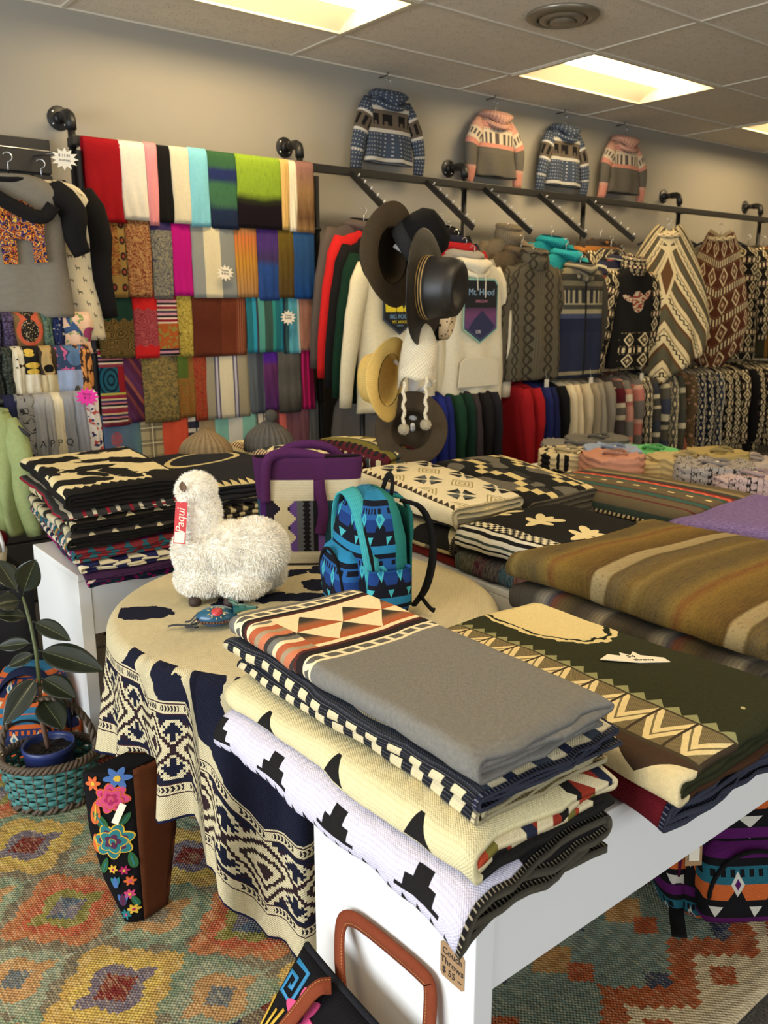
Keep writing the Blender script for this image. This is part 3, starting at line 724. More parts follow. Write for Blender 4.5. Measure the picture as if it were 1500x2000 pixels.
# ============================================================ WALL RACK (black pipe)
RZ, RY = 2.155, 4.03
rack = thing('pipe_wall_rack', 'black iron pipe rack with long rail and sloping arms along the back wall', 'clothes rack', (0, 0, 0))
FX = [1.447, 2.661, 3.872, 5.03, 6.19, 7.42]
for x in FX:
    if x == 5.03: 
        b = MB(); b.tube([(x, 4.10, 2.17), (x, 4.10, .06)], .017, 10); b.build('upright', BLK, rack); continue
    b = MB(); b.m = Matrix.Translation((x, YW1, 2.28)) @ Matrix.Rotation(R(90), 4, 'X'); b.lathe([(0, .008), (.05, .008), (.053, .006), (.053, 0)], 24); b.lathe([(.027, .008), (.025, .03), (.0, .03)], 16)
    fo = b.build('flange', BLK, rack)
    for k in range(4):
        a = R(45 + 90 * k); b = MB(); b.m = Matrix.Translation((x + .037 * math.cos(a), YW1 - .008, 2.28 + .037 * math.sin(a))) @ Matrix.Rotation(R(90), 4, 'X'); b.lathe([(0, .003), (.004, .002), (.006, 0)], 8); b.build('screw', CHROME, fo)
    b = MB(); b.tube([(x, YW1 - .02, 2.28), (x, YW1 - .09, 2.28)], .019, 12); b.tube([(x, YW1 - .08, 2.28), (x, YW1 - .12, 2.279), (x, YW1 - .142, 2.268), (x, YW1 - .152, 2.245), (x, YW1 - .153, 2.21)], .024, 12); b.build('elbow', BLK, rack)
    b = MB(); b.tube([(x, YW1 - .153, 2.225), (x, YW1 - .153, .06)], .017, 12); b.build('upright', BLK, rack)
    b = MB(); b.box(x - .02, x + .02, RY + .012, YW1 - .14, RZ - .02, RZ + .02); b.build('bracket', BLK, rack, bevel=.003)
b = MB(); b.box(1.42, 7.9, RY - .014, RY + .014, RZ - .021, RZ + .021); b.build('rail', BLK, rack, bevel=.003)
ARMX = [2.945, 3.49, 3.965, 4.47, 4.97]
def armz(y): return RZ - .02 - (RY - y) * .70
for x in ARMX:
    b = MB(); L = .42; y1 = RY - .40
    b.m = Matrix.Translation((x, RY - .016, RZ - .01)) @ Matrix.Rotation(math.atan(.70), 4, 'X'); b.box(-.008, .008, -.49, 0, -.018, .018); ar = b.build('sloping_arm', BLK, rack, bevel=.003)
    for k in range(7):
        y = -.06 - .068 * k; b = MB(); b.m = Matrix.Translation((x, RY - .016, RZ - .01)) @ Matrix.Rotation(math.atan(.70), 4, 'X'); b.tube([(0, y, .016), (0, y - .004, .034)], .0045, 6); b.build('stop_pin', plain('pin_white', (205, 200, 190), rough=.3), ar)

# ============================================================ SCARVES
SROW = [2.165, 1.850, 1.510, 1.243, .930]
srk = thing('scarf_rack', 'black scarf rack with five bars one above the other against the wall', 'scarf rack', (0, 0, 0))
SY = 3.985
for k, z in enumerate(SROW):
    if k: b = MB(); b.tube([(1.43, SY, z - .012), (2.71, SY, z - .012)], .010, 10); b.build('bar', BLK, srk)
for x in (1.435, 2.70):
    b = MB(); b.box(x - .01, x + .01, SY + .004, SY + .03, .05, 2.11); b.build('side_post', BLK, srk, bevel=.002)
def vst(ws, ofs=0.0): return lambda u, v, co: stripes(u + ofs, ws)
def hst(ws, ofs=0.0): return lambda u, v, co: stripes(v + ofs, ws)
def grad(st, ln=.33): return lambda u, v, co: lay(ramp(v / ln + (noise(co, 8, 2) - .5) * .12, st, 'LINEAR'), ((noise(vec(u * 200.0, v * 12.0), 2.0, 3) > .55) * .18, (20, 20, 24)))
def paisley(bg, fg, fg2, sc=16.0):
    def f(u, v, co):
        w = vec(u + (noise(co, 34, 2) - .5) * .06, v + (noise(co, 27, 2) - .5) * .06)
        d = voro(w, sc * 1.5); rings = M('FRACT', d * 4.2); e = noise(w, 130, 2)
        return lay(bg, ((rings > .6) * .8, fg), ((rings < .14) * .8, fg2), ((e > .54) * .75, fg), ((e < .42) * .6, fg2))
    return f
def border_paisley(bg, fg, y0):
    def f(u, v, co):
        w = vec(u + (noise(co, 16, 2) - .5) * .04, v); d = voro(w, 26); k = v > y0 - tri(u / .05) * .018
        return lay(bg, (k, mix(fg, M('FRACT', d * 5.0) > .5, tuple(int(c * .62) for c in fg))))
    return f
def plaid(a, b_, c, p=.06):
    return lambda u, v, co: lay(a, ((M('FRACT', u / p) > .55) * .55, b_), ((M('FRACT', v / p) > .55) * .55, b_), ((M('FRACT', u / p + .2) > .93) | (M('FRACT', v / p + .2) > .93), c))
def ethno(u, v, co):
    st = stripes(v, [(.012, (150, 40, 60)), (.008, (210, 190, 140)), (.01, (60, 50, 90)), (.008, (200, 120, 130)), (.01, (40, 40, 44)), (.008, (226, 206, 180)), (.012, (140, 60, 70))])
    p = rng(v, .07, .19); d = ell(co, .05, .13, .03, .045)
    return lay(st, (p, (34, 92, 108)), (p & (M('FRACT', d * 1.6) > .6), (24, 40, 56)), (p & (u > .085), (140, 30, 40)), (rng(v, .19, .2), (190, 180, 80)))
def ethno2(u, v, co):
    st = stripes(v, [(.012, (140, 34, 48)), (.008, (214, 196, 170)), (.01, (40, 34, 60)), (.012, (206, 150, 160)), (.01, (50, 44, 40)), (.008, (226, 200, 190))])
    p = rng(v, .14, .26); return lay(st, (p, (172, 88, 40)), (p & (noise(co, 45, 1) > .55), (140, 128, 60)), (v < .03, (130, 30, 40)))
SC_ = [
  # row 0: (px start, px end, length m, label, material function)
  [(163, 240, 'plain deep red scarf', (150, 18, 26)), (233, 284, 'ivory white scarf beside the deep red one', (226, 220, 204)), (282, 305, 'pale pink scarf', (226, 146, 150)), (301, 333, 'plain black scarf on the top bar', (22, 20, 19)), (331, 369, 'cream scarf between the black and the light blue one', (216, 206, 176)), (367, 403, 'light blue scarf on the top bar', (126, 196, 212)),
   (403, 460, 'dark green and navy striped mohair scarf', grad([(0, (52, 92, 56)), (.15, (56, 96, 66)), (.22, (38, 46, 96)), (.34, (36, 48, 92)), (.42, (62, 108, 74)), (.68, (62, 104, 76)), (.78, (30, 44, 72)), (1, (28, 38, 62))])), (459, 548, 'wide lime green scarf fading to black', grad([(0, (140, 168, 48)), (.48, (132, 160, 46)), (.6, (40, 44, 24)), (.68, (22, 12, 20)), (1, (20, 10, 18))])), (546, 562, 'narrow tan scarf next to the lime green one', (206, 168, 100)), (560, 578, 'narrow cream white scarf near the end of the top bar', (226, 216, 186)), (577, 611, 'brown shimmering scarf at the right end of the top bar', grad([(0, (140, 100, 92)), (.4, (146, 112, 72)), (.8, (98, 70, 44)), (1, (146, 112, 70))]))],
  [(176, 242, 'black scarf with gold floral border', lambda u, v, co: lay(paisley((34, 28, 24), (168, 128, 62), (170, 62, 44), 22)(u, v, co), ((u > .12) | (v > .26), lay((150, 122, 66), (ells(vec(M('FRACT', u / .055) - .5, M('FRACT', v / .07) - .5), [(0, 0, .26, .26)]) < 1.0, (48, 34, 30)), (ells(vec(M('FRACT', u / .055) - .5, M('FRACT', v / .07) - .5), [(0, 0, .12, .12)]) < 1.0, (150, 66, 52)))))), (241, 292, 'rust and gold paisley scarf', paisley((136, 78, 52), (184, 144, 92), (110, 34, 36), 14)), (291, 332, 'slate blue paisley scarf', lambda u, v, co: lay(paisley((96, 98, 100), (150, 142, 114), (62, 60, 84), 18)(u, v, co), (v < .05, (58, 46, 92)))), (329, 371, 'bright magenta scarf', (186, 22, 122)),
   (371, 458, 'wide grey scarf with a cream centre stripe', lambda u, v, co: stripes(u, [(.062, (146, 148, 142)), (.088, (222, 210, 172)), (.08, (142, 144, 138))])), (455, 499, 'orange and gold plaid fringed scarf', lambda u, v, co: lay(ramp(v / .33, [(0, (130, 110, 76)), (.2, (204, 116, 62)), (.55, (196, 140, 52)), (1, (176, 130, 80))], 'LINEAR'), ((M('FRACT', u / .02) > .7) * .5, (110, 80, 40)))), (498, 543, 'purple to blue shaded scarf', grad([(0, (70, 44, 112)), (.3, (76, 52, 116)), (.5, (66, 52, 92)), (.6, (42, 76, 140)), (1, (40, 70, 132))])), (540, 573, 'olive brown scarf on the second bar', grad([(0, (112, 92, 30)), (.4, (98, 78, 28)), (1, (84, 66, 32))])), (571, 612, 'steel blue scarf at the right end of the second bar', grad([(0, (46, 84, 128)), (.5, (40, 76, 120)), (1, (24, 66, 124))]))],
  [(185, 257, 'dark green scarf with scalloped gold border', border_paisley((28, 58, 48), (120, 98, 54), .13)), (256, 308, 'scarlet scarf with grey lace band', lambda u, v, co: lay((200, 36, 38), (rng(v + tri(u / .05) * .014, .08, .25), mix((170, 80, 84), M('FRACT', voro(co, 26) * 5.0) > .5, (140, 50, 60))))), (304, 343, 'striped folk scarf with orange panel', ethno2), (341, 374, 'mustard paisley scarf', paisley((158, 136, 50), (196, 176, 84), (110, 92, 40), 18)),
   (371, 480, 'wide rust brown scarf', lambda u, v, co: lay(grad([(0, (112, 56, 34)), (.5, (104, 48, 30)), (1, (116, 58, 36))])(u, v, co), ((u < .16) * .35, (60, 24, 18)), (stripe_mask(u, .25, .012), (150, 92, 64)))), (478, 552, 'scarf striped in turquoise and teal greens', vst([(.035, (38, 110, 120)), (.02, (46, 150, 176)), (.012, (60, 60, 70)), (.036, (84, 156, 142)), (.05, (60, 86, 76)), (.02, (50, 140, 130))])), (548, 585, 'sky blue and teal scarf with dark stripes', vst([(.012, (20, 90, 84)), (.01, (40, 40, 50)), (.02, (52, 92, 92)), (.055, (84, 158, 172)), (.012, (190, 200, 190))])), (583, 613, 'dusty pink brown scarf on the third bar', (154, 106, 86))],
  [(190, 240, 'folk scarf with teal panel and thin stripes', ethno), (238, 275, 'plum and gold diagonal striped scarf', lambda u, v, co: lay(stripes(u * .7 - v * .45 + 1.0, [(.02, (84, 40, 72)), (.012, (120, 60, 60)), (.02, (70, 34, 66)), (.012, (150, 84, 70)), (.025, (92, 48, 86))]), ((u - v * .6) > .05, stripes(u * .7 - v * .45 + 1.0, [(.03, (190, 120, 40)), (.02, (130, 60, 50)), (.03, (92, 44, 80))])))), (272, 343, 'olive paisley scarf with curling motif', paisley((112, 104, 66), (158, 136, 80), (74, 66, 60), 9)), (342, 378, 'green and orange brocade scarf', lambda u, v, co: lay(paisley((150, 92, 44), (124, 104, 46), (170, 110, 60), 20)(u, v, co), (rng(v, .03, .14) & (u < .06), (84, 104, 44)))), (374, 402, 'orange red brocade scarf', paisley((178, 58, 40), (150, 84, 50), (120, 30, 34), 24)),
   (399, 482, 'cream scarf with grey and lilac side stripes', lambda u, v, co: stripes(u, [(.045, (160, 152, 128)), (.008, (96, 92, 106)), (.012, (196, 190, 202)), (.008, (96, 92, 106)), (.075, (222, 212, 180)), (.008, (96, 92, 106)), (.012, (196, 190, 202)), (.008, (96, 92, 106)), (.05, (166, 156, 130))])), (480, 516, 'slate grey scarf on the fourth bar', vst([(.055, (92, 98, 104)), (.04, (70, 74, 86))])), (512, 541, 'violet scarf on the fourth bar', grad([(0, (84, 40, 150)), (.22, (84, 38, 146)), (.3, (100, 50, 96)), (1, (80, 40, 98))])), (540, 585, 'mottled dark grey scarf', grad([(0, (104, 100, 92)), (.4, (84, 82, 76)), (.7, (96, 92, 84)), (1, (70, 66, 60))])), (581, 612, 'crimson and pink striped scarf', vst([(.022, (110, 20, 52)), (.01, (190, 36, 110)), (.022, (130, 20, 60)), (.015, (206, 30, 110))]))],
  [(198, 273, 'denim blue scarf with pale red motifs', lambda u, v, co: lay(ramp(u / .2, [(0, (92, 110, 140)), (.7, (96, 124, 146)), (1, (108, 150, 152))], 'LINEAR'), ((ells(co, [(.06, .10, .028, .038), (.15, .30, .022, .03)]) < 1.0) & (noise(co, 90, 2) > .42), (170, 92, 104)))), (271, 318, 'tan and grey tartan scarf', plaid((186, 172, 134), (98, 90, 76), (226, 216, 180), .075)), (314, 365, 'coral orange scarf', (224, 92, 66)), (361, 390, 'white and navy banded scarf', lambda u, v, co: lay(hst([(.045, (216, 208, 192)), (.035, (52, 54, 70)), (.02, (216, 208, 192)), (.045, (50, 52, 68))])(u, v, co), (M('FRACT', u / .06) > .85, (40, 42, 56)))), (387, 420, 'beige scarf partly hidden by the knitted hat', (170, 148, 112)),
   (418, 500, 'mint and white wide striped scarf', vst([(.075, (136, 194, 178)), (.08, (216, 214, 202)), (.075, (134, 192, 176))])), (496, 530, 'white scarf with brown pinstripes', vst([(.012, (206, 196, 172)), (.008, (92, 76, 66)), (.03, (214, 204, 182)), (.008, (92, 76, 66)), (.06, (214, 204, 182))])), (527, 574, 'burgundy and salmon scarf behind the grey knitted hat', vst([(.05, (92, 44, 52)), (.045, (206, 104, 94)), (.05, (120, 78, 84))])), (570, 602, 'dusty mauve scarf on the lowest bar', (116, 76, 84)), (598, 622, 'charcoal grey scarf at the right end of the lowest bar', (92, 92, 88))]]
def stripe_mask(u, a, w): return (u > a) & (M('FRACT', u / w) > .5)
ypix = [295, 432, 570, 678, 800]
for r, row in enumerate(SC_):
    z = SROW[r]; base_len = [.335, .36, .30, .345, .42][r]
    for i, (p0, p1, lb, fn) in enumerate(row):
        rnd = random.Random(r * 40 + i)
        x0, x1 = atY(p0, ypix[r], SY - .02).x, atY(p1, ypix[r], SY - .02).x
        Lf = base_len * rnd.uniform(.97, 1.04); Lb = base_len * rnd.uniform(.75, 1.05); w = x1 - x0
        rad = .016 + .0025 * (i % 3); wv = wob(r * 40 + i + 300); am = .005; taper = rnd.uniform(-.006, .006)
        tot = Lf + Lb + pi * rad
        def sf(a, c, x0=x0, w=w, Lf=Lf, Lb=Lb, rad=rad, wv=wv, tot=tot, z=z, taper=taper, r=r, i=i):
            s = c * tot; x = x0 + a * w
            if s < Lf:
                y, zz = SY - rad, z - Lf + s - .012; d = (Lf - s) / Lf
            elif s < Lf + pi * rad:
                th = (s - Lf) / rad; y, zz = SY - rad * math.cos(th), z - .012 + rad * math.sin(th); d = 0
            else:
                q = s - Lf - pi * rad; y, zz = SY + rad, z - .012 - q; d = q / Lb
            k = min(1, .25 + d)
            fo = .0045 * math.sin(a * 9 * (1 + (w > .2)) + i) * k + .006 * wv(a * w * 9, s * 3) * k
            y += (-abs(fo) - .006 * d * (1 if s < Lf else 0)) if s < Lf else abs(fo) * .5
            if s < Lf: y -= .012 * math.sin(pi * a) ** .5 * .6 * min(1, d * 6 + .35)
            x += taper * d * (a - .5) * 2 + .008 * d * wv(s, 1)
            return (x, y, zz)
        mt = solid(fn) if isinstance(fn, tuple) else cloth('scarf_%d_%d' % (r, i), fn, mott=.1, mscale=90)
        b = MB(); b.surf(sf, 14, 30, uvf=lambda a, c, w=w, Lf=Lf, tot=tot: (a * w, abs(Lf - c * tot)))
        o = b.build('scarf', mt, None, weld=False, solid=.004, offset=0); 
        lab = lb + (', %s bar of the scarf rack' % ['top', 'second', 'third', 'fourth', 'lowest'][r] if ' bar' not in lb else ' of the scarf rack')
        tag(o, lab, 'scarf', 'scarves on the five-bar rack')
# starburst price cards
def star_card(label, loc, rz, rad, mat, lines, tilt=0.0, name='price_card', n=12, ts=.3, seed=0, rx=None):
    t = thing(name, label, 'price card', loc, (0 if rx is None else rx, 0, rz)); b = MB(); rn = random.Random(seed)
    pts = []
    for k in range(2 * n):
        a = 2 * pi * k / (2 * n) + tilt; q = rad * (1.25 if k % 2 else .80) * rn.uniform(.95, 1.05); pts.append((q * math.cos(a) * 1.12, q * math.sin(a) * .9))
    b.poly(pts, .0016, axis='y', at=0); b.build('card', mat, t)
    for k, s in enumerate(lines):
        m = Matrix.Translation((0, -.0004, rad * .32 - k * rad * .45)) @ Matrix.Rotation(tilt * .4, 4, 'Y') @ Matrix.Rotation(R(90), 4, 'X')
        text(s, rad * ts * 1.5, INK, t, m)
    return t
p = atY(440, 533, SY - .055); star_card('white starburst price card on the grey and cream scarf', p, 0, .035, CARD, ['Scarves', '$ 29.95'], .3, ts=.25)
p = atY(563, 620, SY - .055); star_card('white starburst price card on the sky blue scarf', p, 0, .035, CARD, ['Scarves', '$ 24.95'], .2, ts=.25)
# ============================================================ HANGING GARMENTS
def hanger(label, loc, rz=0.0, w=.20, mat=None, hook=.0, hookmat=None):
    t = thing('clothes_hanger', label, 'hanger', loc, (0, 0, rz))
    b = MB(); pts = []
    for k in range(15):
        a = -1 + 2 * k / 14; pts.append((a * w, 0, -.115 - .075 * abs(a) ** 1.5 + .0))
    b.tube(pts, .0085, 8, flat=.55, up=(0, 0, 1)); b.build('shoulder_bar', mat or BLKP, t)
    b = MB(); q = [(0, 0, -.12), (0, 0, -.055)] + [(.0 + .018 * math.sin(a), 0, -.037 - .018 * math.cos(a) + 0) for a in [R(x) for x in range(20, 250, 25)]]
    b.tube(q, .0024, 6); b.build('hook', hookmat or CHROME, t)
    return t
BLKP = plain('black_velvet_hanger', (20, 19, 18), rough=.7)
def garment_mesh(wd=.235, ln=.68, dep=.055, sl=.60, style='crew', seed=1, spread=.05, neck=.085, flare=.012, sr=.068, fold=1.0):
    """returns (body, sleeves[2], collar) builders; origin at the hanger neck point, front towards -y"""
    wv = wob(seed); out = {}
    def rowpar(c):  # c 0..1 from neck to hem
        z = -.02 - c * ln
        if c < .13:
            k = c / .13; return lerp(neck, wd, k ** .8), lerp(.042, dep, k), -.02 - .075 * k ** 1.4
        k = (c - .13) / .87; return wd + flare * k - .012 * math.sin(pi * k), dep * (1 + .12 * math.sin(pi * k)), lerp(-.095, -.02 - ln, k)
    def body(a, c):
        w, d, z = rowpar(c); th = 2 * pi * a; ca, sa = math.cos(th), math.sin(th)
        x = w * (abs(ca) ** .75) * (1 if ca >= 0 else -1); y = d * (abs(sa) ** .8) * (1 if sa >= 0 else -1)
        k = sstep(.15, .9, c); y += fold * (.012 * math.sin(x * 34 + seed) + .010 * wv(x * 5, z * 2)) * k * (1 if sa < 0 else .4); x += .006 * wv(z * 4, 3) * k
        y -= .01 * k
        return (x, y, z)
    b = MB(); b.surf(body, 40, 30, cu=True, uvf=lambda a, c: (((a - .25) % 1 - .5) * 4 * wd, rowpar(c)[2])); 
    out['body'] = b; out['sleeves'] = []
    for s in (-1, 1):
        pth = []
        for k in range(13):
            q = k / 12; pth.append((s * (wd * .80 + .045 * min(1, q * 3) + spread * q ** .8 + .008 * math.sin(q * 7 + seed)), .008 - .02 * math.sin(q * 3), -.085 - sl * q + .035 * (q < .01)))
        rad = [lerp(sr, .036, (k / 12) ** .8) * (1 if k else .5) for k in range(13)]
        b = MB(); b.tube(pth, rad, 14, flat=.62, up=(1, 0, 0), uvs=1.0)
        out['sleeves'].append(b)
    b = MB()
    if style == 'hood':
        def hood(a, c):   # folded hood lying behind the neck, rim round the front
            th = 2 * pi * a; r = .115 + .035 * math.sin(pi * c); ca, sa = math.cos(th), math.sin(th)
            return ((r * ca) * (1.0 - .25 * c), sa * (.060 + .03 * math.sin(pi * c)) - .004, -.045 + .062 * c * (.55 + .45 * (sa * .5 + .5)) - .06 * (1 - c) * max(0, -sa) * (1 - abs(ca)))
        b.surf(hood, 32, 10, cu=True, uvf=lambda a, c: (a * .5, c * .1))
        b.tube([(.095 * math.cos(t_), .062 * math.sin(t_) - .004, -.058 - .045 * max(0, -math.sin(t_)) + .02 * max(0, math.sin(t_))) for t_ in [2 * pi * k / 28 for k in range(28)]], .016, 8, closed=True)
    elif style == 'turtle':
        def tn(a, c):
            th = 2 * pi * a; q = math.sin(pi * c); return ((.088 + .018 * q) * math.cos(th), (.058 + .018 * q) * math.sin(th) - .006, -.055 + .10 * c + .015 * math.sin(th))
        b.surf(tn, 32, 10, cu=True, uvf=lambda a, c: (a * .5, c * .1))
        b.tube([(.083 * math.cos(t_), .056 * math.sin(t_) - .006, .042 + .014 * math.sin(t_)) for t_ in [2 * pi * k / 28 for k in range(28)]], .017, 8, closed=True)
    else:
        b.tube([(.088 * math.cos(t_), .046 * math.sin(t_), -.024 - .02 * max(0, -math.sin(t_))) for t_ in [2 * pi * k / 28 for k in range(28)]], .011, 8, closed=True)
    out['collar'] = b; return out
GCACHE = {}
def garment(label, cat, loc, rz, mats, name='hanging_garment', style='crew', scale=1.0, hang=True, extra=None, group=None, key=None, hw=.2, tilt=0.0, hlabel=None, hmat=None, **k):
    """mats = (body, sleeve, collar)"""
    if not isinstance(mats, (tuple, list)): mats = (mats,) * 3
    t = thing(name, label, cat, loc, (0, tilt, rz), group); t.scale = (scale,) * 3
    ck = (style, tuple(sorted(k.items())))
    if ck not in GCACHE:
        g = garment_mesh(style=style, **k)
        GCACHE[ck] = [g['body'].build('body', mats[0], t, solid=.003)] + [s.build('sleeve', mats[1], t) for s in g['sleeves']] + [g['collar'].build({'hood': 'hood', 'turtle': 'turtleneck'}.get(style, 'neckband'), mats[2], t)]
        parts = GCACHE[ck]
    else:
        parts = []
        for o in GCACHE[ck]:
            c = o.copy(); COL.objects.link(c); c.parent = t; parts.append(c)
    for o, m in zip(parts, (mats[0], mats[1], mats[1], mats[2])):
        o.material_slots[0].link = 'OBJECT'; o.material_slots[0].material = m
    if hang:
        h = hanger(hlabel or ('black hanger holding the ' + ' '.join(label.split(' hanging at')[0].split()[:11])), loc if hang is True else hang, rz, hw, hmat); h.scale = (scale,) * 3; h.location.z += .085 * scale
    return t
def knit(c, c2=None, rib=.012):
    c2 = c2 or tuple(int(x * .6) for x in c)
    return lambda u, v, co: lay(c, ((sn(u * (2 * pi / rib)) * .5 + .5) * .45, c2), ((noise(co, 80, 3) > .55) * .2, c2))
def cable(c, c2):
    return lambda u, v, co: lay(c, ((ab(mod(u, .09) - .045 - sn(v * 50.0) * .02) < .007) | (ab(mod(u, .09) - .045 + sn(v * 50.0) * .02) < .007), c2), ((sn(u * (2 * pi / .008)) > .3) * .35, c2))
def bands(ws, dots=None, x0=1.0):
    def f(u, v, co):
        c = stripes(v + x0, ws)
        if dots: c = lay(c, ((ell(vec(M('FRACT', u / .03) - .5, M('FRACT', v / .03) - .5), 0, 0, .2, .2) < 1.0) & rng(M('FRACT', (v + x0) / sum(w for w, _ in ws)), dots[0], dots[1]), dots[2]))
        return c
    return f
def fair(base, dark, light, accent, top=0.0):
    """jacquard hoodie: chest band of llamas, dotted body, striped hems"""
    def f(u, v, co):
        x = v + .42
        c = lay(base, (noise(vec(fl(u / .008), fl(v / .008)), 40.0, 0) > .58, dark))
        d = (M('FRACT', u / .022) > .72) & (M('FRACT', v / .022) > .72)
        c = lay(c, (d, light))
        for a0, a1 in ((.03, .05), (.185, .205), (.305, .325)):
            c = lay(c, (rng(x, a0, a1), accent), (rng(x, a0 + .008, a1 - .008) & (M('FRACT', u / .02) > .4), light))
        ll = rng(x, .225, .285) & (M('FRACT', u / .055) > .35) & ((M('FRACT', u / .0275) > .5) | (x > .245))
        return lay(c, (rng(x, .205, .305), tuple(int(q * .75) for q in accent) if False else (96, 86, 74)), (ll, (28, 26, 26)))
    return f
CRM = solid((224, 212, 176)); GRN = solid((20, 48, 32)); BLC = solid((26, 24, 23)); RED = solid((206, 36, 34)); MUD = solid((92, 80, 72)); WHC = solid((230, 220, 192))
def arm_spot(i, k): # garment k (0 = front) on arm i
    y = 3.635 + .068 * k; return (ARMX[i], y, armz(y) - .155)
A1 = [('cream hoodie with yellow and black bigfoot print', CRM, 'hood'), ('dark green sweatshirt behind the cream hoodie', GRN, 'crew'), ('black hoodie between the green and the red one', BLC, 'hood'), ('bright red sweatshirt behind the black one', RED, 'crew'), ('taupe hoodie at the back of the first arm', MUD, 'hood')]
g1 = None
for k, (lb, m, st) in enumerate(A1):
    x, y, z = arm_spot(0, k)
    g = garment(lb, 'hoodie' if st == 'hood' else 'sweatshirt', (x, y, z), 0, m, style=st, wd=.255, ln=.80, sl=.70, dep=.042, seed=3, spread=.085)
    if k == 0: g1 = g
A2 = [('white hoodie with purple mountain print', WHC, 'hood'), ('light grey hoodie directly behind the white one', solid((168, 160, 146)), 'hood'), ('red hoodie partly hidden behind the white one', solid((170, 30, 34)), 'hood'), ('navy hoodie deep on the second arm', solid((34, 34, 52)), 'hood'), ('black hoodie at the back of the second arm', BLC, 'hood')]
g2 = None
for k, (lb, m, st) in enumerate(A2):
    x, y, z = arm_spot(1, k)
    g = garment(lb, 'hoodie', (x + .02, y, z), 0, m, style=st, wd=.255, ln=.83, sl=.72, dep=.042, seed=3 if k else 4, spread=.07)
    if k == 0: g2 = g
A3 = [('grey green cable knit turtleneck sweater', cloth('cable_grey', cable((104, 96, 78), (62, 56, 44)), mott=.2, bump=1.5), 'turtle'), ('brown knit sweater with a hood behind the turtleneck', cloth('knit_brown', knit((112, 96, 74)), mott=.2), 'hood'), ('tan grey ribbed sweater at the back of the third arm', cloth('knit_tan', knit((138, 124, 100)), mott=.2), 'turtle')]
for k, (lb, m, st) in enumerate(A3):
    x, y, z = arm_spot(2, k * 1.6)
    garment(lb, 'sweater', (x + .06, y, z + .01), 0, m, style=st, wd=.245, ln=.70, sl=.64, seed=5, spread=.03, sr=.075)
zip_f = lambda u, v, co: lay(ramp((v + .72) / .72, [(0, (40, 44, 62)), (.03, (150, 140, 110)), (.06, (44, 48, 70)), (.40, (40, 44, 66)), (.52, (70, 78, 104)), (.56, (160, 150, 120)), (.60, (70, 70, 66)), (.64, (168, 158, 126)), (.76, (70, 66, 56)), (.80, (120, 112, 90)), (.84, (60, 58, 52)), (.90, (130, 122, 98)), (.95, (70, 66, 58))]), (rng(v, -.25, -.16) & (M('FRACT', u / .034) > .45), (52, 52, 56)), ((ab(u) < .004), (30, 30, 34)))
A4 = [('blue and grey striped zip hoodie with white figures band', cloth('zip_stripes', zip_f, mott=.15), 'hood', cloth('zip_hood', hst([(.02, (150, 140, 116)), (.02, (70, 66, 60)), (.02, (120, 112, 92))]))), ('turquoise hooded sweater in front of the deeper one', cloth('knit_turq', knit((44, 168, 178))), 'hood', None), ('deep turquoise hooded sweater behind the lighter one', cloth('knit_turq2', knit((34, 150, 160))), 'hood', None)]
for k, (lb, m, st, cm) in enumerate(A4):
    x, y, z = arm_spot(3, k * 1.8)
    garment(lb, 'hoodie', (x - .01, y, z), 0, (m, m, cm or m), style=st, wd=.23, ln=.70, sl=.58, seed=6, spread=.02)
def jac(bg, a, c, d=(226, 208, 164), p=.085, rows=.14):
    def f(u, v, co):
        fu = ab(M('FRACT', u / p) - .5); fv = ab(M('FRACT', v / rows) - .5); dd = fu + fv
        steps = fl(fv * 10.0) / 10.0
        return lay(bg, (dd < .36, d), (dd < .26, bg), (dd < .16, a), (dd < .07, d), (fv > .44, c), ((fv > .38) & (M('FRACT', u / .03) > .5), d), (rng(fv, .3, .34) & (M('FRACT', u / .02) > .5), a))
    return f
JB = cloth('jacquard_black', jac((30, 26, 24), (150, 130, 96), (90, 34, 34)), mott=.15)
def f_bird(u, v, co):
    w = ells(co, [(0.0, -.24, .028, .07, 0), (.05, -.20, .055, .02, 40), (-.05, -.22, .05, .018, -25)])
    low = jac((28, 25, 23), (150, 130, 96), (28, 25, 23))(u, v, co)
    return lay((28, 26, 25), (w < 1.0, mix((150, 70, 52), noise(co, 60, 1) > .5, (206, 190, 160))), ((v < -.44) & (ab(u) < .1), low))
A5 = [('black jacket with hummingbird motif and patterned sleeves', cloth('bird_jacket', f_bird), JB, cloth('collar_bw', jac((40, 30, 28), (190, 170, 130), (120, 40, 40), p=.04, rows=.05)), 'turtle'), ('navy striped hoodie behind the hummingbird jacket', cloth('navy_band', bands([(.05, (38, 40, 66)), (.02, (190, 180, 150)), (.05, (40, 40, 58)), (.02, (150, 60, 50))])), None, None, 'hood'), ('dark patterned sweater deep on the fifth arm', cloth('dark_jac', jac((52, 48, 44), (120, 108, 84), (70, 60, 52))), None, None, 'crew'), ('orange edged dark jacket at the back of the fifth arm', cloth('orange_jac', bands([(.06, (56, 48, 42)), (.03, (170, 110, 50)), (.05, (60, 52, 46))])), None, None, 'crew')]
for k, (lb, m, ms, mc, st) in enumerate(A5):
    x, y, z = arm_spot(4, k * 1.4)
    garment(lb, 'jacket' if k != 2 else 'sweater', (x + .04, y, z), 0, (m, ms or m, mc or m), style=st, wd=.225, ln=.66, sl=.62, seed=7, spread=.09, sr=.085)
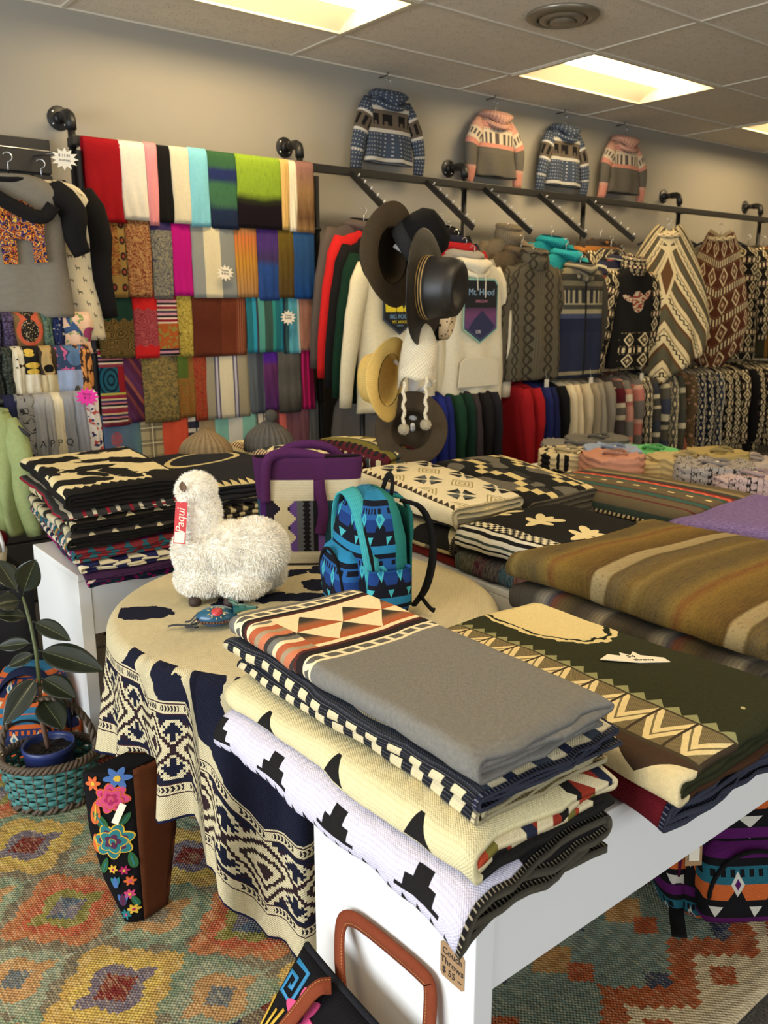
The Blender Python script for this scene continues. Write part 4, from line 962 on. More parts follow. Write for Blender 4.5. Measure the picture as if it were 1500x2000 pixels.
# ponchos at the right end
def poncho_mesh(seed, w=.48, ln=.95):
    wv = wob(seed); b = MB()
    def f(a, c):
        th = 2 * pi * a; ca, sa = math.cos(th), math.sin(th)
        r = lerp(.075, w, min(1, c * 1.25) ** .75); z = -.02 - ln * (c ** 1.05) - (.0 if c < .2 else 0)
        drop = (1 - abs(ca)) * .22 * c                # longer at the centre front and back
        z = -.02 - (ln * .78) * c - drop + .05 * (1 - c) * abs(ca)
        return (r * ca * (1 - .22 * c * c), (.04 + .05 * c) * sa * (1 + .35 * math.sin(ca * 14 + seed) * c) + .02 * wv(ca * 3, z * 2) * c, z)
    b.surf(f, 64, 30, cu=True, uvf=lambda a, c: (((a - .25) % 1 - .5) * 1.9, -c * ln)); return b
def f_poncho(bg, cr, br, gy):
    def f(u, v, co):
        d = ab(u) * 1.25 + v * .62 + .5          # V shaped bands
        fr = M('FRACT', d / .17); z = ab(tri((v - ab(u) * .5) / .055) - .5)
        c = stripes(d + 2.0, [(.05, cr), (.006, br), (.03, cr), (.008, br), (.05, gy), (.02, br), (.006, cr)])
        c = lay(c, (ab(M('FRACT', d / .17) - .36 - tri(v / .05) * .10) < .035, (46, 34, 26)))
        dia = ab(u) * 1.2 + ab(v + .30) * .55
        return lay(c, (fl(dia * 28.0) / 28.0 < .10, cr), ((fl(dia * 28.0) / 28.0 < .05), br), (rng(v, -.16, .02) & (ab(u) < .16) & (tri(v / .05) > ab(u) * 6.0), cr))
    return f
for lb, pp, Yq, m, sd, w, ra in [('long cream and brown zigzag poncho', (1305, 447), 3.62, f_poncho((224, 206, 160), (222, 204, 158), (104, 72, 44), (92, 88, 68)), 1, .40, -40), ('rust brown poncho with cream crosses', (1408, 455), 3.72, jac((92, 52, 36), (150, 110, 80), (60, 40, 32), p=.14, rows=.22), 2, .30, -52)]:
    x, y, z = atY(pp[0], pp[1], Yq)
    t = thing('poncho', lb + ' hanging near the right end of the rail', 'poncho', (x, y, z), (0, 0, R(ra))); bb = poncho_mesh(sd, w, 1.05); bb.build('drape', cloth('poncho_%d' % sd, m, mott=.15), t, solid=.004)
    b = MB(); b.tube([(.085 * math.cos(q), .045 * math.sin(q), -.03 - .02 * max(0, -math.sin(q))) for q in [2 * pi * k / 28 for k in range(28)]], .018, 8, closed=True); b.build('collar', cloth('poncho_collar', jac((200, 180, 140), (90, 60, 40), (60, 44, 34), p=.04, rows=.05)), t)
    hanger('black hanger holding the ' + lb, (x, y, z + .085), R(ra))
RF = [('black and cream diamond cardigan', 6.62, JB, 'crew'), ('olive jacket with ochre stripe', 6.86, cloth('ochre_jac', vst([(.10, (58, 54, 36)), (.04, (130, 92, 36)), (.12, (46, 42, 34))], 1.0)), 'crew'), ('dark grey jacket with red lining', 7.1, cloth('dk_jac', bands([(.12, (50, 46, 40)), (.02, (110, 40, 34)), (.14, (44, 40, 36))])), 'crew'), ('brown patterned jacket', 7.34, cloth('br_jac', jac((70, 50, 36), (150, 120, 84), (40, 34, 30), p=.11)), 'hood')]
for i, (lb, x, m, st) in enumerate(RF):
    garment(lb + ' hanging at the far right end of the rail', 'jacket', (x, 3.87, 1.93), R(-64), m, style=st, wd=.24, ln=.9, sl=.68, seed=8, spread=.05, sr=.08)
# prints on the two front hoodies
def print_on(parent, poly, mat, y, name='graphic_print', d=.0015):
    b = MB(); b.poly(poly, d, fn=lambda a, c, t_: (a - (.03 if parent is g1 else 0), y(a, c) - t_, c + (.165 if parent is g1 else .085))); return b.build(name, mat, parent)
def shield(w, h, z):
    return [(-w, z + h * .42), (-w * .82, z + h * .5), (w * .82, z + h * .5), (w, z + h * .42), (w, z - h * .28), (0, z - h * .5), (-w, z - h * .28)]
gy = -.078
PM = lambda n, c: plain('print_' + n, c, rough=.8)
yy = lambda a, c: gy
def glyph(parent, s, sz, mat, x, z, k=.003): text(s, sz, mat, parent, Matrix.Translation((x - (.03 if parent is g1 else 0), gy - k - .002, z + (.165 if parent is g1 else .085))) @ Matrix.Rotation(R(90), 4, 'X'))
pr = print_on(g1, shield(.115, .36, -.40), PM('slate', (56, 66, 78)), yy); pr = print_on(g1, shield(.106, .335, -.40), PM('black', (22, 22, 24)), lambda a, c: gy - .0012)
yl = lambda a, c: gy - .0026
for s in (-1, 1):
    print_on(g1, [(s * .02, -.46), (s * .095, -.46), (s * .10, -.40), (s * .10, -.33), (s * .085, -.35), (s * .06, -.38), (s * .045, -.41)], PM('yellow', (226, 200, 40)), yl)
    print_on(g1, [(s * .05, -.36), (s * .075, -.33), (s * .07, -.39)], PM('sky', (120, 160, 190)), lambda a, c: gy - .0032)
print_on(g1, [(-.03, -.46), (0, -.40), (.03, -.46)], PM('yellow', (226, 200, 40)), yl)
glyph(g1, 'BIG FOOT', .031, PM('sky', (120, 160, 190)), 0, -.485); glyph(g1, 'MT. HOOD', .021, PM('yellow', (226, 200, 40)), 0, -.512); glyph(g1, 'OREGON', .010, PM('sky', (120, 160, 190)), 0, -.53)
print_on(g2, shield(.135, .36, -.38), PM('mint', (140, 190, 170)), yy); print_on(g2, shield(.127, .34, -.38), PM('black', (22, 22, 24)), lambda a, c: gy - .0012)
print_on(g2, [(-.126, -.36), (.126, -.36), (.126, -.47), (0, -.545), (-.126, -.47)], material('print_dusk', lambda u, v, co: ramp((v + .55) / .2, [(0, (64, 90, 110)), (.4, (92, 66, 110)), (.75, (112, 62, 104)), (1, (60, 40, 66))], 'LINEAR'), rough=.8, mott=.2, mscale=80), yl)
print_on(g2, [(-.10, -.48), (-.05, -.42), (.01, -.375), (.05, -.41), (.11, -.46), (.08, -.49), (0, -.535)], PM('peak', (42, 44, 78)), lambda a, c: gy - .0035)
glyph(g2, 'Mt. Hood', .052, PM('lettersky', (150, 180, 200)), 0, -.275); glyph(g2, 'OREGON', .022, PM('letterrose', (190, 120, 140)), 0, -.325); glyph(g2, 'OR', .03, PM('letterwhite', (214, 204, 196)), -.02, -.495)
for g, m in ((g1, CRM), (g2, WHC)):
    b = MB(); b.poly([(-.15, -.60), (-.11, -.575), (.11, -.575), (.15, -.60), (.165, -.74), (-.165, -.74)], .004, fn=lambda a, c, t_: (a, -.076 - t_, c + .02)); b.build('pouch_pocket', m, g, bevel=.002)
    for s in (-1, 1): b = MB(); b.tube([(s * .03, -.075, -.09), (s * .032, -.080, -.14), (s * .03, -.084, -.20 - .02 * s)], .0035, 6); b.build('drawstring', m, g)
# ---- four small patterned hoodies up on the wall
BH = cloth('fair_blue', fair((62, 72, 88), (48, 56, 72), (176, 178, 178), (188, 184, 172)), mott=.15)
PH = cloth('fair_pink', lambda u, v, co: lay(ramp((v + .5) / .5, [(0, (120, 112, 100)), (.06, (196, 130, 112)), (.14, (210, 196, 170)), (.18, (96, 90, 80)), (.48, (100, 94, 84)), (.55, (200, 136, 118)), (.60, (206, 190, 164)), (.74, (206, 190, 164)), (.78, (200, 140, 122)), (.86, (150, 120, 106)), (1, (196, 150, 132))]), (rng(v, -.20, -.135) & (M('FRACT', u / .03) > .5), (88, 80, 76)), ((M('FRACT', u / .016) > .6) & (M('FRACT', v / .016) > .6) & (v > -.12), (110, 96, 92))), mott=.15)
BHS = cloth('fair_blue_sleeve', lambda u, v, co: lay((62, 72, 88), ((M('FRACT', u / .022) > .7) & (M('FRACT', v / .022) > .7), (176, 178, 178)), (rng(v, .10, .20), (96, 86, 74)), (rng(v, .12, .18) & (M('FRACT', u / .05) > .5), (28, 26, 26)), (rng(v, .09, .105) | rng(v, .195, .21) | (rng(v, .30, .315) & (M('FRACT', u / .02) > .4)), (196, 192, 184))), mott=.15)
PHS = cloth('fair_pink_sleeve', lambda u, v, co: lay((196, 150, 132), (rng(v, .08, .16), (206, 190, 164)), (rng(v, .10, .14) & (M('FRACT', u / .03) > .5), (88, 80, 76)), (rng(v, .16, .19), (200, 136, 118)), (rng(v, .19, .31), (100, 94, 84)), (v > .33, (200, 136, 118))), mott=.15)
for i, (px_, py_, m, lb, sd, sp) in enumerate([(748, 195, BH, 'blue and grey patterned kids hoodie on the wall, leftmost of four', 3, .055), (957, 232, PH, 'pink and grey patterned kids hoodie on the wall, second from the left', 5, .05), (1092, 262, BH, 'blue and grey patterned kids hoodie on the wall, third from the left', 9, .05), (1208, 285, PH, 'pink and grey patterned kids hoodie on the wall, rightmost of four', 11, .06)]):
    p = atY(px_, py_, 4.16); p.x = [3.32, 4.195, 4.87, 5.54][i]; p.z = 2.64
    garment(lb, 'hoodie', (p.x, 4.165, p.z), 0, (m, BHS if m is BH else PHS, m), style='hood', wd=.172, ln=.375, sl=.36, dep=.036, seed=sd, spread=sp, neck=.06, sr=.06, hw=.14, hlabel='black hanger of the wall hoodie that is ' + lb.split(', ')[1], hmat=BLKP, scale=1.0)
    b = MB(); b.tube([(p.x, YW1, p.z + .085), (p.x, YW1 - .075, p.z + .085), (p.x, YW1 - .085, p.z + .1)], .003, 6); tag(b.build('wall_hook', BLK), 'small black wall hook above the kids hoodie that is ' + lb.split(', ')[1], 'hook')
# ---- lower rail garments, hung sideways
lr = thing('lower_clothes_rail', 'black rail near the floor behind the tables holding sweaters', 'clothes rail', (0, 0, 0)); b = MB(); b.tube([(2.72, 3.74, 1.10), (7.6, 3.74, 1.10)], .013, 10); b.build('bar', BLK, lr)
for x in (2.8, 4.2, 5.6, 7.4):
    b = MB(); b.tube([(x, 3.74, 1.10), (x, 3.74, 0.0)], .013, 8); b.build('leg', BLK, lr)
LW = [((112, 104, 94), 'grey sweatshirt'), ((24, 22, 22), 'black sweatshirt'), ((26, 24, 24), 'black hoodie'), ((34, 44, 120), 'royal blue sweatshirt'), ((30, 40, 112), 'blue sweatshirt'), ((30, 38, 100), 'deep blue sweatshirt'), ((28, 60, 42), 'bottle green sweatshirt'), ((24, 50, 38), 'dark green sweatshirt'), ((60, 52, 54), 'plum grey sweatshirt'), ((30, 27, 27), 'black zip sweatshirt'), ((36, 34, 40), 'charcoal sweatshirt'),
      ((150, 24, 30), 'red sweatshirt'), ((160, 28, 32), 'scarlet sweatshirt'), ((34, 40, 92), 'blue hooded top'), ((26, 32, 72), 'navy hooded top'), ((20, 19, 20), 'jet black top'), ((214, 200, 166), 'cream sweater'), ((206, 190, 156), 'ivory sweater'), ((188, 174, 144), 'oatmeal sweater'), ((150, 138, 116), 'taupe sweater'), ((142, 134, 118), 'stone grey sweater'), ((132, 124, 110), 'mushroom grey sweater')]
LP = [('maroon hemmed jacquard sweater', bands([(.10, (84, 26, 34)), (.03, (190, 178, 150)), (.05, (90, 84, 78)), (.03, (180, 168, 140)), (.14, (70, 62, 58))])), ('pink and grey jacquard sweater', bands([(.10, (110, 106, 98)), (.04, (180, 120, 104)), (.05, (200, 186, 160)), (.03, (160, 96, 88)), (.10, (176, 124, 108))])), ('rose striped jacquard sweater', bands([(.12, (104, 98, 92)), (.03, (190, 150, 130)), (.08, (176, 110, 98))])), ('dark grey figure-band sweater', jac((62, 58, 52), (150, 140, 114), (50, 48, 46), p=.04, rows=.12)), ('charcoal banded sweater', bands([(.08, (54, 56, 66)), (.03, (190, 180, 150)), (.05, (72, 68, 62)), (.02, (180, 170, 140)), (.08, (66, 62, 56))])), ('grey white figure-band hoodie', bands([(.10, (60, 64, 80)), (.05, (200, 190, 160)), (.03, (60, 58, 54)), (.03, (170, 160, 130)), (.08, (84, 80, 70))])), ('smoke grey patterned hoodie', jac((84, 80, 72), (170, 160, 130), (60, 58, 54), p=.05, rows=.1)), ('olive trimmed patterned hoodie', bands([(.09, (70, 70, 62)), (.04, (196, 186, 156)), (.12, (80, 76, 62))])),
      ('orange and teal tie-dyed top', lambda u, v, co: lay(ramp((v + .72) / .72 + (noise(co, 9, 2) - .5) * .06, [(0, (26, 100, 116)), (.14, (30, 108, 122)), (.2, (196, 112, 84)), (.62, (206, 124, 96)), (.72, (40, 120, 130)), (.85, (120, 96, 62)), (1, (96, 78, 52))], 'LINEAR'), ((noise(co, 26, 2) > .58) * .5, (226, 170, 140)))), ('navy snowflake sweater', jac((36, 40, 56), (120, 122, 126), (44, 50, 70), p=.05, rows=.08)), ('indigo snowflake sweater', jac((32, 36, 48), (110, 112, 116), (40, 44, 60), p=.06, rows=.1)), ('slate snowflake sweater', jac((46, 52, 64), (150, 150, 146), (40, 44, 54), p=.05, rows=.09)), ('black and cream lattice sweater', jac((34, 29, 26), (196, 176, 134), (70, 30, 30), p=.09, rows=.12)), ('black and cream diamond sweater', jac((30, 26, 24), (190, 170, 130), (30, 26, 24), p=.08, rows=.10)), ('brown and cream diamond sweater', jac((44, 34, 28), (186, 166, 124), (60, 36, 32), p=.1, rows=.13)), ('plain black coat', (22, 20, 19)), ('cream zigzag black jacket', jac((32, 28, 25), (200, 180, 138), (84, 32, 34), p=.07, rows=.09)), ('tan zigzag black jacket', jac((36, 31, 27), (180, 160, 118), (60, 34, 32), p=.08, rows=.1)), ('ecru zigzag black jacket', jac((30, 27, 25), (206, 190, 150), (40, 34, 30), p=.06, rows=.085)), ('dark olive jacket', (52, 48, 34))]
allw = [(c, n) for c, n in LW] + [(c, n) for n, c in LP]
X = 2.78
for i, (c, n) in enumerate(allw):
    m = solid(c) if isinstance(c, tuple) else cloth('lower_%d' % i, c, mott=.15)
    step = .072 if i < 11 else (.078 if i < 22 else (.105 if i < 30 else .125)); X += step
    if i == 11: X += .22
    garment(n + ' on the lower rail', 'sweater', (X, 3.74, .995), R(-78) + .06 * math.sin(i * 2.1), m, style='crew', wd=.235, ln=.66 + .02 * (i % 3), sl=.54, dep=.035, seed=20 + (i % 3), spread=.0, sr=.06, hlabel='black hanger holding the ' + n + ' on the lower rail')
TAGW = plain('white_tag', (222, 214, 196), rough=.7)
for o in list(COL.objects):
    if o.type == 'EMPTY' and any(k_ in o.get('label', '') for k_ in ('cable knit turtleneck', 'striped zip hoodie', 'hummingbird motif', 'cream sweater on', 'navy snowflake sweater on', 'black and cream lattice sweater on', 'cream zigzag black jacket on', 'dark grey figure-band sweater on')):
        if o.name.startswith('hanging_garment'):
            b = MB(); b.box(.06, .10, -.075, -.074, -.80, -.72); b.tube([(.08, -.072, -.72), (.08, -.06, -.66)], .0008, 5); b.build('hang_tag', TAGW, o)
# ============================================================ ROUND TABLE WITH DRAPED THROW
def atD(x, y, d): r_ = ray(x, y); return CP + r_ * d
RC, RR, RT = Vector((1.20, 1.86)), .515, .650
t = thing('round_table', 'round pedestal table hidden under the navy and cream throw', 'table', (RC.x, RC.y, 0))
b = MB(); b.lathe([(0, RT - .03), (.495, RT - .03), (.505, RT - .015), (.495, RT - .004), (0, RT - .004)], 48); b.build('table_top', WHT, t)
b = MB(); b.lathe([(.0, .0135), (.2, .0135), (.19, .04), (.04, .06), (.035, .3), (.045, RT - .0305), (0, RT - .0305)], 24); b.build('pedestal', WHT, t)
HEM = [(-200, .33), (-186, .33), (-176, .34), (-170, .34), (-168, .29), (-160, .30), (-153, .31), (-151, .185), (-146, .175), (-143, .155), (-139, .09), (-135, .03), (-118, .022), (-95, .03), (-80, .12), (-40, .3), (20, .36), (90, .36), (160, .33)]
def cylpx(px_, py_, r=.555):
    d = ray(px_, py_); a = d.x ** 2 + d.y ** 2; bb = -(RC.x * d.x + RC.y * d.y); cc = RC.length_squared - r * r
    tt = (-bb - math.sqrt(max(0, bb * bb - a * cc))) / a; P = CP + d * tt; th = math.degrees(math.atan2(P.y - RC.y, P.x - RC.x)); th = th - 360 if th > 160 else th
    return th, P.z
def hemz(th): return interp(HEM, th)
def uvp(px_, py_): th, z = cylpx(px_, py_); return (th + 200) * R(1) * .55, z - hemz(th)
BLOB = []
for (x, y, rx, ry, an) in [(232, 1340, .05, .05, 0), (226, 1250, .03, .10, 0), (292, 1320, .035, .075, 0), (320, 1375, .05, .045, -30), (350, 1258, .045, .018, 0), (385, 1340, .045, .09, 0), (395, 1420, .055, .07, 0), (430, 1470, .05, .06, 0), (455, 1520, .04, .06, 0), (490, 1600, .05, .16, 10), (540, 1650, .06, .24, 0), (590, 1680, .07, .30, 0), (470, 1400, .03, .09, 0)]:
    BLOB.append(uvp(x, y) + (rx, ry, an))
NVY = (27, 29, 46); CRT = (214, 200, 160)
def band_pat(u, v):
    fr = ab(M('FRACT', u / .15 + .32) - .5); q = ab(v - .165); fs = fl(fr * 24.0) / 24.0; qs = fl(q / .0062) * .0062
    dd = fs * .135 + qs; zone = rng(v, .085, .245)
    corner = zone & (fs * .16 + qs > .088) & (tri((fs * .15 - qs) / .034) > .42)
    hook = zone & (rng(dd, .090, .100) | (rng(qs, .066, .075) & (fs > .16)))
    return_c = lay(CRT, (corner, mix((48, 30, 36), fs > .33, NVY)), (hook, NVY), (rng(dd, .058, .070), (48, 32, 36)), (rng(dd, .030, .042), (52, 40, 38)), (dd < .014, (52, 36, 40)))
    c = return_c
    for a0 in (.063, .247):
        c = lay(c, (rng(v, a0, a0 + .022), CRT), (rng(v, a0 + .005, a0 + .018) & (M('FRACT', (u + ab(v - a0 - .011) * .5) / .009) > .45) & (M('FRACT', u / .07) > .22), (44, 36, 40)), (rng(v, a0 - .003, a0) | rng(v, a0 + .021, a0 + .024), (58, 34, 40)))
    return lay(c, (v < .006, (30, 34, 70)))
KN = lambda u, v: (sn(v * (2 * pi / .0055)) > .3) * .16
def f_skirt(u, v, co):
    w = vec(u + (noise(co, 30, 2) - .5) * .02, v + (noise(co, 46, 3) - .5) * .03)
    d = ells(w, BLOB); hv = v > .29
    base = lay(CRT, (KN(u, v), (150, 136, 100)))
    return lay(base, (d < 1.0, NVY), (v < .275, band_pat(u, v)))
def f_top(u, v, co):
    w = vec(u + (noise(co, 25, 3) - .5) * .05, v + (noise(co, 31, 3) - .5) * .05)
    L = []
    for (x, y, rx, ry, an) in [(275, 1195, .05, .09, 50), (420, 1130, .03, .05, -30), (375, 1140, .02, .04, 60), (440, 1185, .04, .10, -35), (560, 1120, .08, .03, 0), (590, 1165, .09, .035, -30), (530, 1165, .05, .03, 20), (620, 1140, .05, .05, 0), (640, 1110, .06, .05, 0), (470, 1140, .03, .03, 0), (640, 1190, .06, .03, -35)]:
        p = atZ(x, y, .66); L.append((p.x, p.y, rx, ry, an))
    base = lay(CRT, ((sn((u - v) * (2 * pi / .006)) > .3) * .15, (150, 136, 100)))
    return lay(base, (ells(w, L) < 1.0, NVY))
b = MB(); NT_ = 220
def rip(th):   # fold pattern round the rim
    return .75 * math.cos(R(th + 161) * 20) + .25 * math.cos(R(th + 161) * 40) + .2 * math.sin(R(th) * 7)
def cl(a, c):
    th = -200 + 360 * a; hz = hemz(th) if a < 1 else hemz(-200); h = RT + .012 - hz; ca, sa = math.cos(R(th)), math.sin(R(th))
    rb = .03
    s = c * (h + .02)
    if s < rb * pi / 2: ph = s / rb; r = RR - rb + .012 + rb * math.sin(ph); z = RT + .008 - rb + rb * math.cos(ph)
    else:
        q = s - rb * pi / 2; k = min(1, q / .34); r = RR + .012 + .012 * k + .040 * k ** 1.2 * rip(th); z = RT + .008 - rb - q
        if -140 < th < -85: kk = sstep(-140, -118, th) * (1 - sstep(-100, -85, th)); r += kk * .035 * (q / .6) ** 1.5
        if z < .022: r += (.022 - z) * 1.0; z = .022 + .004 * math.sin(th)
    return (RC.x + r * ca, RC.y + r * sa, z)
b.surf(cl, NT_, 44, cu=True, uvf=lambda a, c: (360 * a * R(1) * .55, (RT + .012 - hemz(-200 + 360 * a)) * (1 - c)))
def tp(a, c):
    th = R(-200 + 360 * a); r = (RR - .03 + .012) * c; return (RC.x + r * math.cos(th), RC.y + r * math.sin(th), RT + .008)
b.surf(tp, NT_, 6, cu=True, mi=1, uvf=lambda a, c: tp(a, c)[:2])
SK = cloth('throw_skirt', f_skirt, weave=.9, wper=.0055, bump=1.0); TPM = cloth('throw_top', f_top, weave=.9, wper=.0055, bump=1.0)
o = b.build('draped_throw', [SK, TPM], None, solid=.005); tag(o, 'cream and navy throw with diamond border draped over the round table to the rug', 'throw')
b = MB(); p = atD(563, 1893, 1.93); b.m = Matrix.Translation(p) @ Matrix.Rotation(R(-38), 4, 'Z'); b.box(-.012, .012, -.001, .001, -.016, .016); k = b.build('care_label', CARD, o)
TZ = RT + .0105
# ============================================================ ALPACA
P0 = atZ(440, 1176, TZ); SCL = (P0 - CP).dot(fw) / F
ax = Matrix.Rotation(-YAW, 4, 'Z')
al = thing('alpaca_plush', 'fluffy cream white toy alpaca with a red tag standing on the draped table', 'plush toy', (P0.x + .02, P0.y + .03, TZ), (0, 0, -YAW))
EL = [(-.068, 0, .305, .056, .056, .050), (-.062, 0, .235, .060, .058, .100), (-.062, .0, .135, .082, .080, .085), (.012, .0, .140, .105, .082, .080), (.085, .01, .135, .092, .088, .092), (-.062, -.015, .062, .076, .062, .055), (.050, -.02, .056, .080, .066, .050), (-.05, .05, .06, .06, .05, .05), (.10, .05, .06, .065, .055, .052)]
b = MB()
for (x, y, z, a_, b_, c_) in EL:
    b.surf(lambda u, v: (x + a_ * .93 * math.cos(2 * pi * u) * math.sin(pi * v), y + b_ * .93 * math.sin(2 * pi * u) * math.sin(pi * v), z + c_ * .93 * math.cos(pi * v)), 24, 14)
FUR = material('alpaca_fleece', lambda u, v, co: mix((250, 243, 226), noise(co, 3, 2), (252, 248, 238)), rough=.95, spec=.1, mott=.06, sheen=.3)
bd = b.build('body', FUR, al); md = bd.modifiers.new('r', 'REMESH'); md.mode = 'VOXEL'; md.voxel_size = .008; md.use_smooth_shade = True; md = bd.modifiers.new('s', 'SMOOTH'); md.iterations = 8
rn = random.Random(4); vs = []; fs = []; uv = []
for (x, y, z, a_, b_, c_) in EL:
    n_ = int(8200 * (a_ * b_ + b_ * c_ + a_ * c_) / .02)
    for _ in range(n_):
        d = Vector((rn.gauss(0, 1), rn.gauss(0, 1), rn.gauss(0, 1))).normalized(); p = Vector((x + a_ * d.x, y + b_ * d.y, z + c_ * d.z)) * 1.0
        if p.z < .012: continue
        if any(((p.x - e[0]) / e[3]) ** 2 + ((p.y - e[1]) / e[4]) ** 2 + ((p.z - e[2]) / e[5]) ** 2 < .93 for e in EL if e[:3] != (x, y, z)): continue
        n = Vector((d.x / a_, d.y / b_, d.z / c_)).normalized(); p = p - n * .008
        cl_ = Vector((math.sin(p.x * 90 + p.z * 50), math.sin(p.y * 80 + 1), math.sin(p.z * 85 + p.x * 40))) * .22
        g = (n + cl_ + Vector((rn.uniform(-.4, .4), rn.uniform(-.4, .4), rn.uniform(-.55, .25)))).normalized(); L = rn.uniform(.010, .016); w = rn.uniform(.0007, .0013)
        s_ = g.cross(Vector((rn.uniform(-1, 1), rn.uniform(-1, 1), rn.uniform(-1, 1)))).normalized() * w
        m_ = p + g * L * .6; e_ = p + (g + Vector((0, 0, -.25))).normalized() * L; o_ = len(vs)
        vs += [p - s_, p + s_, m_ - s_ * .8, m_ + s_ * .8, e_]; fs += [(o_, o_ + 1, o_ + 3, o_ + 2), (o_ + 2, o_ + 3, o_ + 4)]; uv += [(p.x, p.z)] * 5
b = MB(); b.add(vs, fs, uv, smooth=False); fo = b.build('fleece', FUR, al, weld=False); fo['kind'] = 'stuff'
HOOF = plain('plush_hoof', (58, 40, 32), rough=.7)
for (x, y) in ((-.075, -.055), (.02, -.06), (-.05, .05), (.10, .05)):
    b = MB(); b.lathe([(0, 0), (.016, 0), (.018, .008), (.014, .02), (.0, .024)], 12); b.build('foot', HOOF, al, (x, y, 0))
b = MB(); b.surf(lambda u, v: (-.088 + .010 * (u - .5) * 2 * math.sin(pi * min(1, v * .9 + .1)), -.054 - .012 * v - .004 * (2 * u - 1) ** 2, .312 + .032 * v - .0), 6, 6); b.build('ear', plain('ear_leather', (120, 92, 70), rough=.7), al, solid=.003)
tagr = MB(); tagr.m = Matrix.Translation((-.095, -.082, .235)) @ Matrix.Rotation(R(5), 4, 'Y') @ Matrix.Rotation(R(-8), 4, 'X'); tagr.box(-.0155, .0155, -.0006, .0006, -.055, .055)
tg = tagr.build('hang_tag', plain('tag_red', (196, 46, 48), rough=.5), al); mt = tagr.m
b = MB(); b.m = mt; b.box(-.013, .013, -.0012, -.0006, -.052, -.024); b.build('price_sticker', CARD, tg)
text('Paqui', .030, CARD, tg, mt @ Matrix.Translation((0, -.0009, .006)) @ Matrix.Rotation(R(-90), 4, 'Y') @ Matrix.Rotation(R(90), 4, 'X'), shear=.2)
b = MB(); b.tube([(-.092, -.079, .288), (-.09, -.068, .305), (-.088, -.06, .318)], .0007, 5); b.build('string', CARD, tg)
# ============================================================ TOTE BAG
def loftbag(rows, nseg=40, pw=.55):
    """rows: (z, half width, half depth, xshift, yshift); rounded-rectangle loft with caps"""
    def f(a, c):
        k = c * (len(rows) - 1); i = min(len(rows) - 2, int(k)); tt = k - i; q = [lerp(rows[i][j], rows[i + 1][j], tt) for j in range(5)]
        th = 2 * pi * a; ca, sa = math.cos(th), math.sin(th)
        return (q[3] + q[1] * abs(ca) ** pw * (1 if ca >= 0 else -1), q[4] + q[2] * abs(sa) ** pw * (1 if sa >= 0 else -1), q[0])
    return f
def uvbag(rows): 
    f = loftbag(rows)
    return lambda a, c: ((a * 4 % 1 * 0 + (f(a, c)[0] if True else 0) + (.0 if a <= .5 else 1.0)), f(a, c)[2])
P1 = atZ(600, 1108, TZ) + Vector((.05, .06, 0))
tote = thing('tote_bag', 'purple tote bag with cream corduroy bands behind the alpaca', 'bag', (P1.x, P1.y, TZ), (0, 0, R(-36)))
RWS = [(0, .135, .05, 0, 0), (.02, .142, .058, 0, 0), (.12, .152, .06, 0, 0), (.22, .160, .052, 0, 0), (.29, .166, .044, 0, 0), (.335, .170, .040, 0, 0)]
def f_tote(u, v, co):
    pat = stripes(u + 1.0, [(.018, (62, 40, 96)), (.010, (30, 28, 30)), (.022, (100, 70, 132)), (.05, (92, 92, 94)), (.014, (30, 28, 30)), (.02, (110, 76, 140)), (.03, (34, 70, 80)), (.02, (66, 30, 80)), (.045, (36, 30, 40))])
    fr = M('FRACT', (u + 1.0) / .229); zz = fl(tri(v / .06) * 5.0) / 5.0
    crm = ab(mod(u + 1.02, .229) - .03) < .012 + zz * .03
    saw = (ab(mod(u + 1.02, .229) - .10) < .006 + tri(v / .014) * .007)
    pat = lay(pat, (crm, (206, 190, 150)), (saw, (26, 24, 26)))
    cord = lay((214, 202, 170), ((sn(v * (2 * pi / .005)) > .2) * .3, (170, 156, 122)))
    return lay(pat, (v < .045, cord), (rng(v, .205, .268), cord), (v > .268, (74, 34, 72)), ((v > .205) & (ab(u - .035) < .017), (76, 34, 74)), ((v > .205) & ((u < -.135) & (u > -.19)), (74, 34, 72)), (v < .006, (50, 40, 40)))
MTT = cloth('tote_cloth', f_tote); PUR = solid((82, 38, 80), mott=.25)
f = loftbag(RWS); b = MB(); b.surf(f, 64, 20, cu=True, uvf=lambda a, c: (f(a, c)[0], f(a, c)[2]))
b.surf(lambda a, c: tuple(lerp(f(a, 0)[j], 0, c) if j < 2 else 0 for j in range(3)), 64, 2, cu=True)
b.build('body', MTT, tote, solid=.004)
b = MB(); b.surf(lambda a, c: (f(a, 1)[0] * (1 - c), f(a, 1)[1] * (1 - c), .330 - .012 * math.sin(pi * c)), 40, 4, cu=True); b.build('top_panel', PUR, tote)
b = MB(); b.tube([(-.16, 0, .334), (-.06, -.004, .329), (.06, .004, .329), (.16, 0, .334)], .005, 6); b.build('zip', BLC, tote)
def strap(pts, w, mat, parent, name='handle', th=.0035, nrm=None):
    b = MB(); pts = [Vector(p) for p in pts]
    # smooth
    q = pts
    for _ in range(2):
        n = [q[0]]
        for a_, c_ in zip(q, q[1:]): n += [a_ * .75 + c_ * .25, a_ * .25 + c_ * .75]
        n.append(q[-1]); q = n
    vs = []; uv = []; d = 0
    for i, p in enumerate(q):
        t_ = (q[min(len(q) - 1, i + 1)] - q[max(0, i - 1)]).normalized(); n_ = Vector(nrm(i / (len(q) - 1)) if callable(nrm) else (nrm or (0, -1, 0))); s_ = t_.cross(n_).normalized() * w / 2
        if i: d += (p - q[i - 1]).length
        vs += [p - s_, p + s_]; uv += [(0, d), (w, d)]
    b.add(vs, [(2 * i, 2 * i + 1, 2 * i + 3, 2 * i + 2) for i in range(len(q) - 1)], uv)
    return b.build(name, mat, parent, solid=th, offset=0)
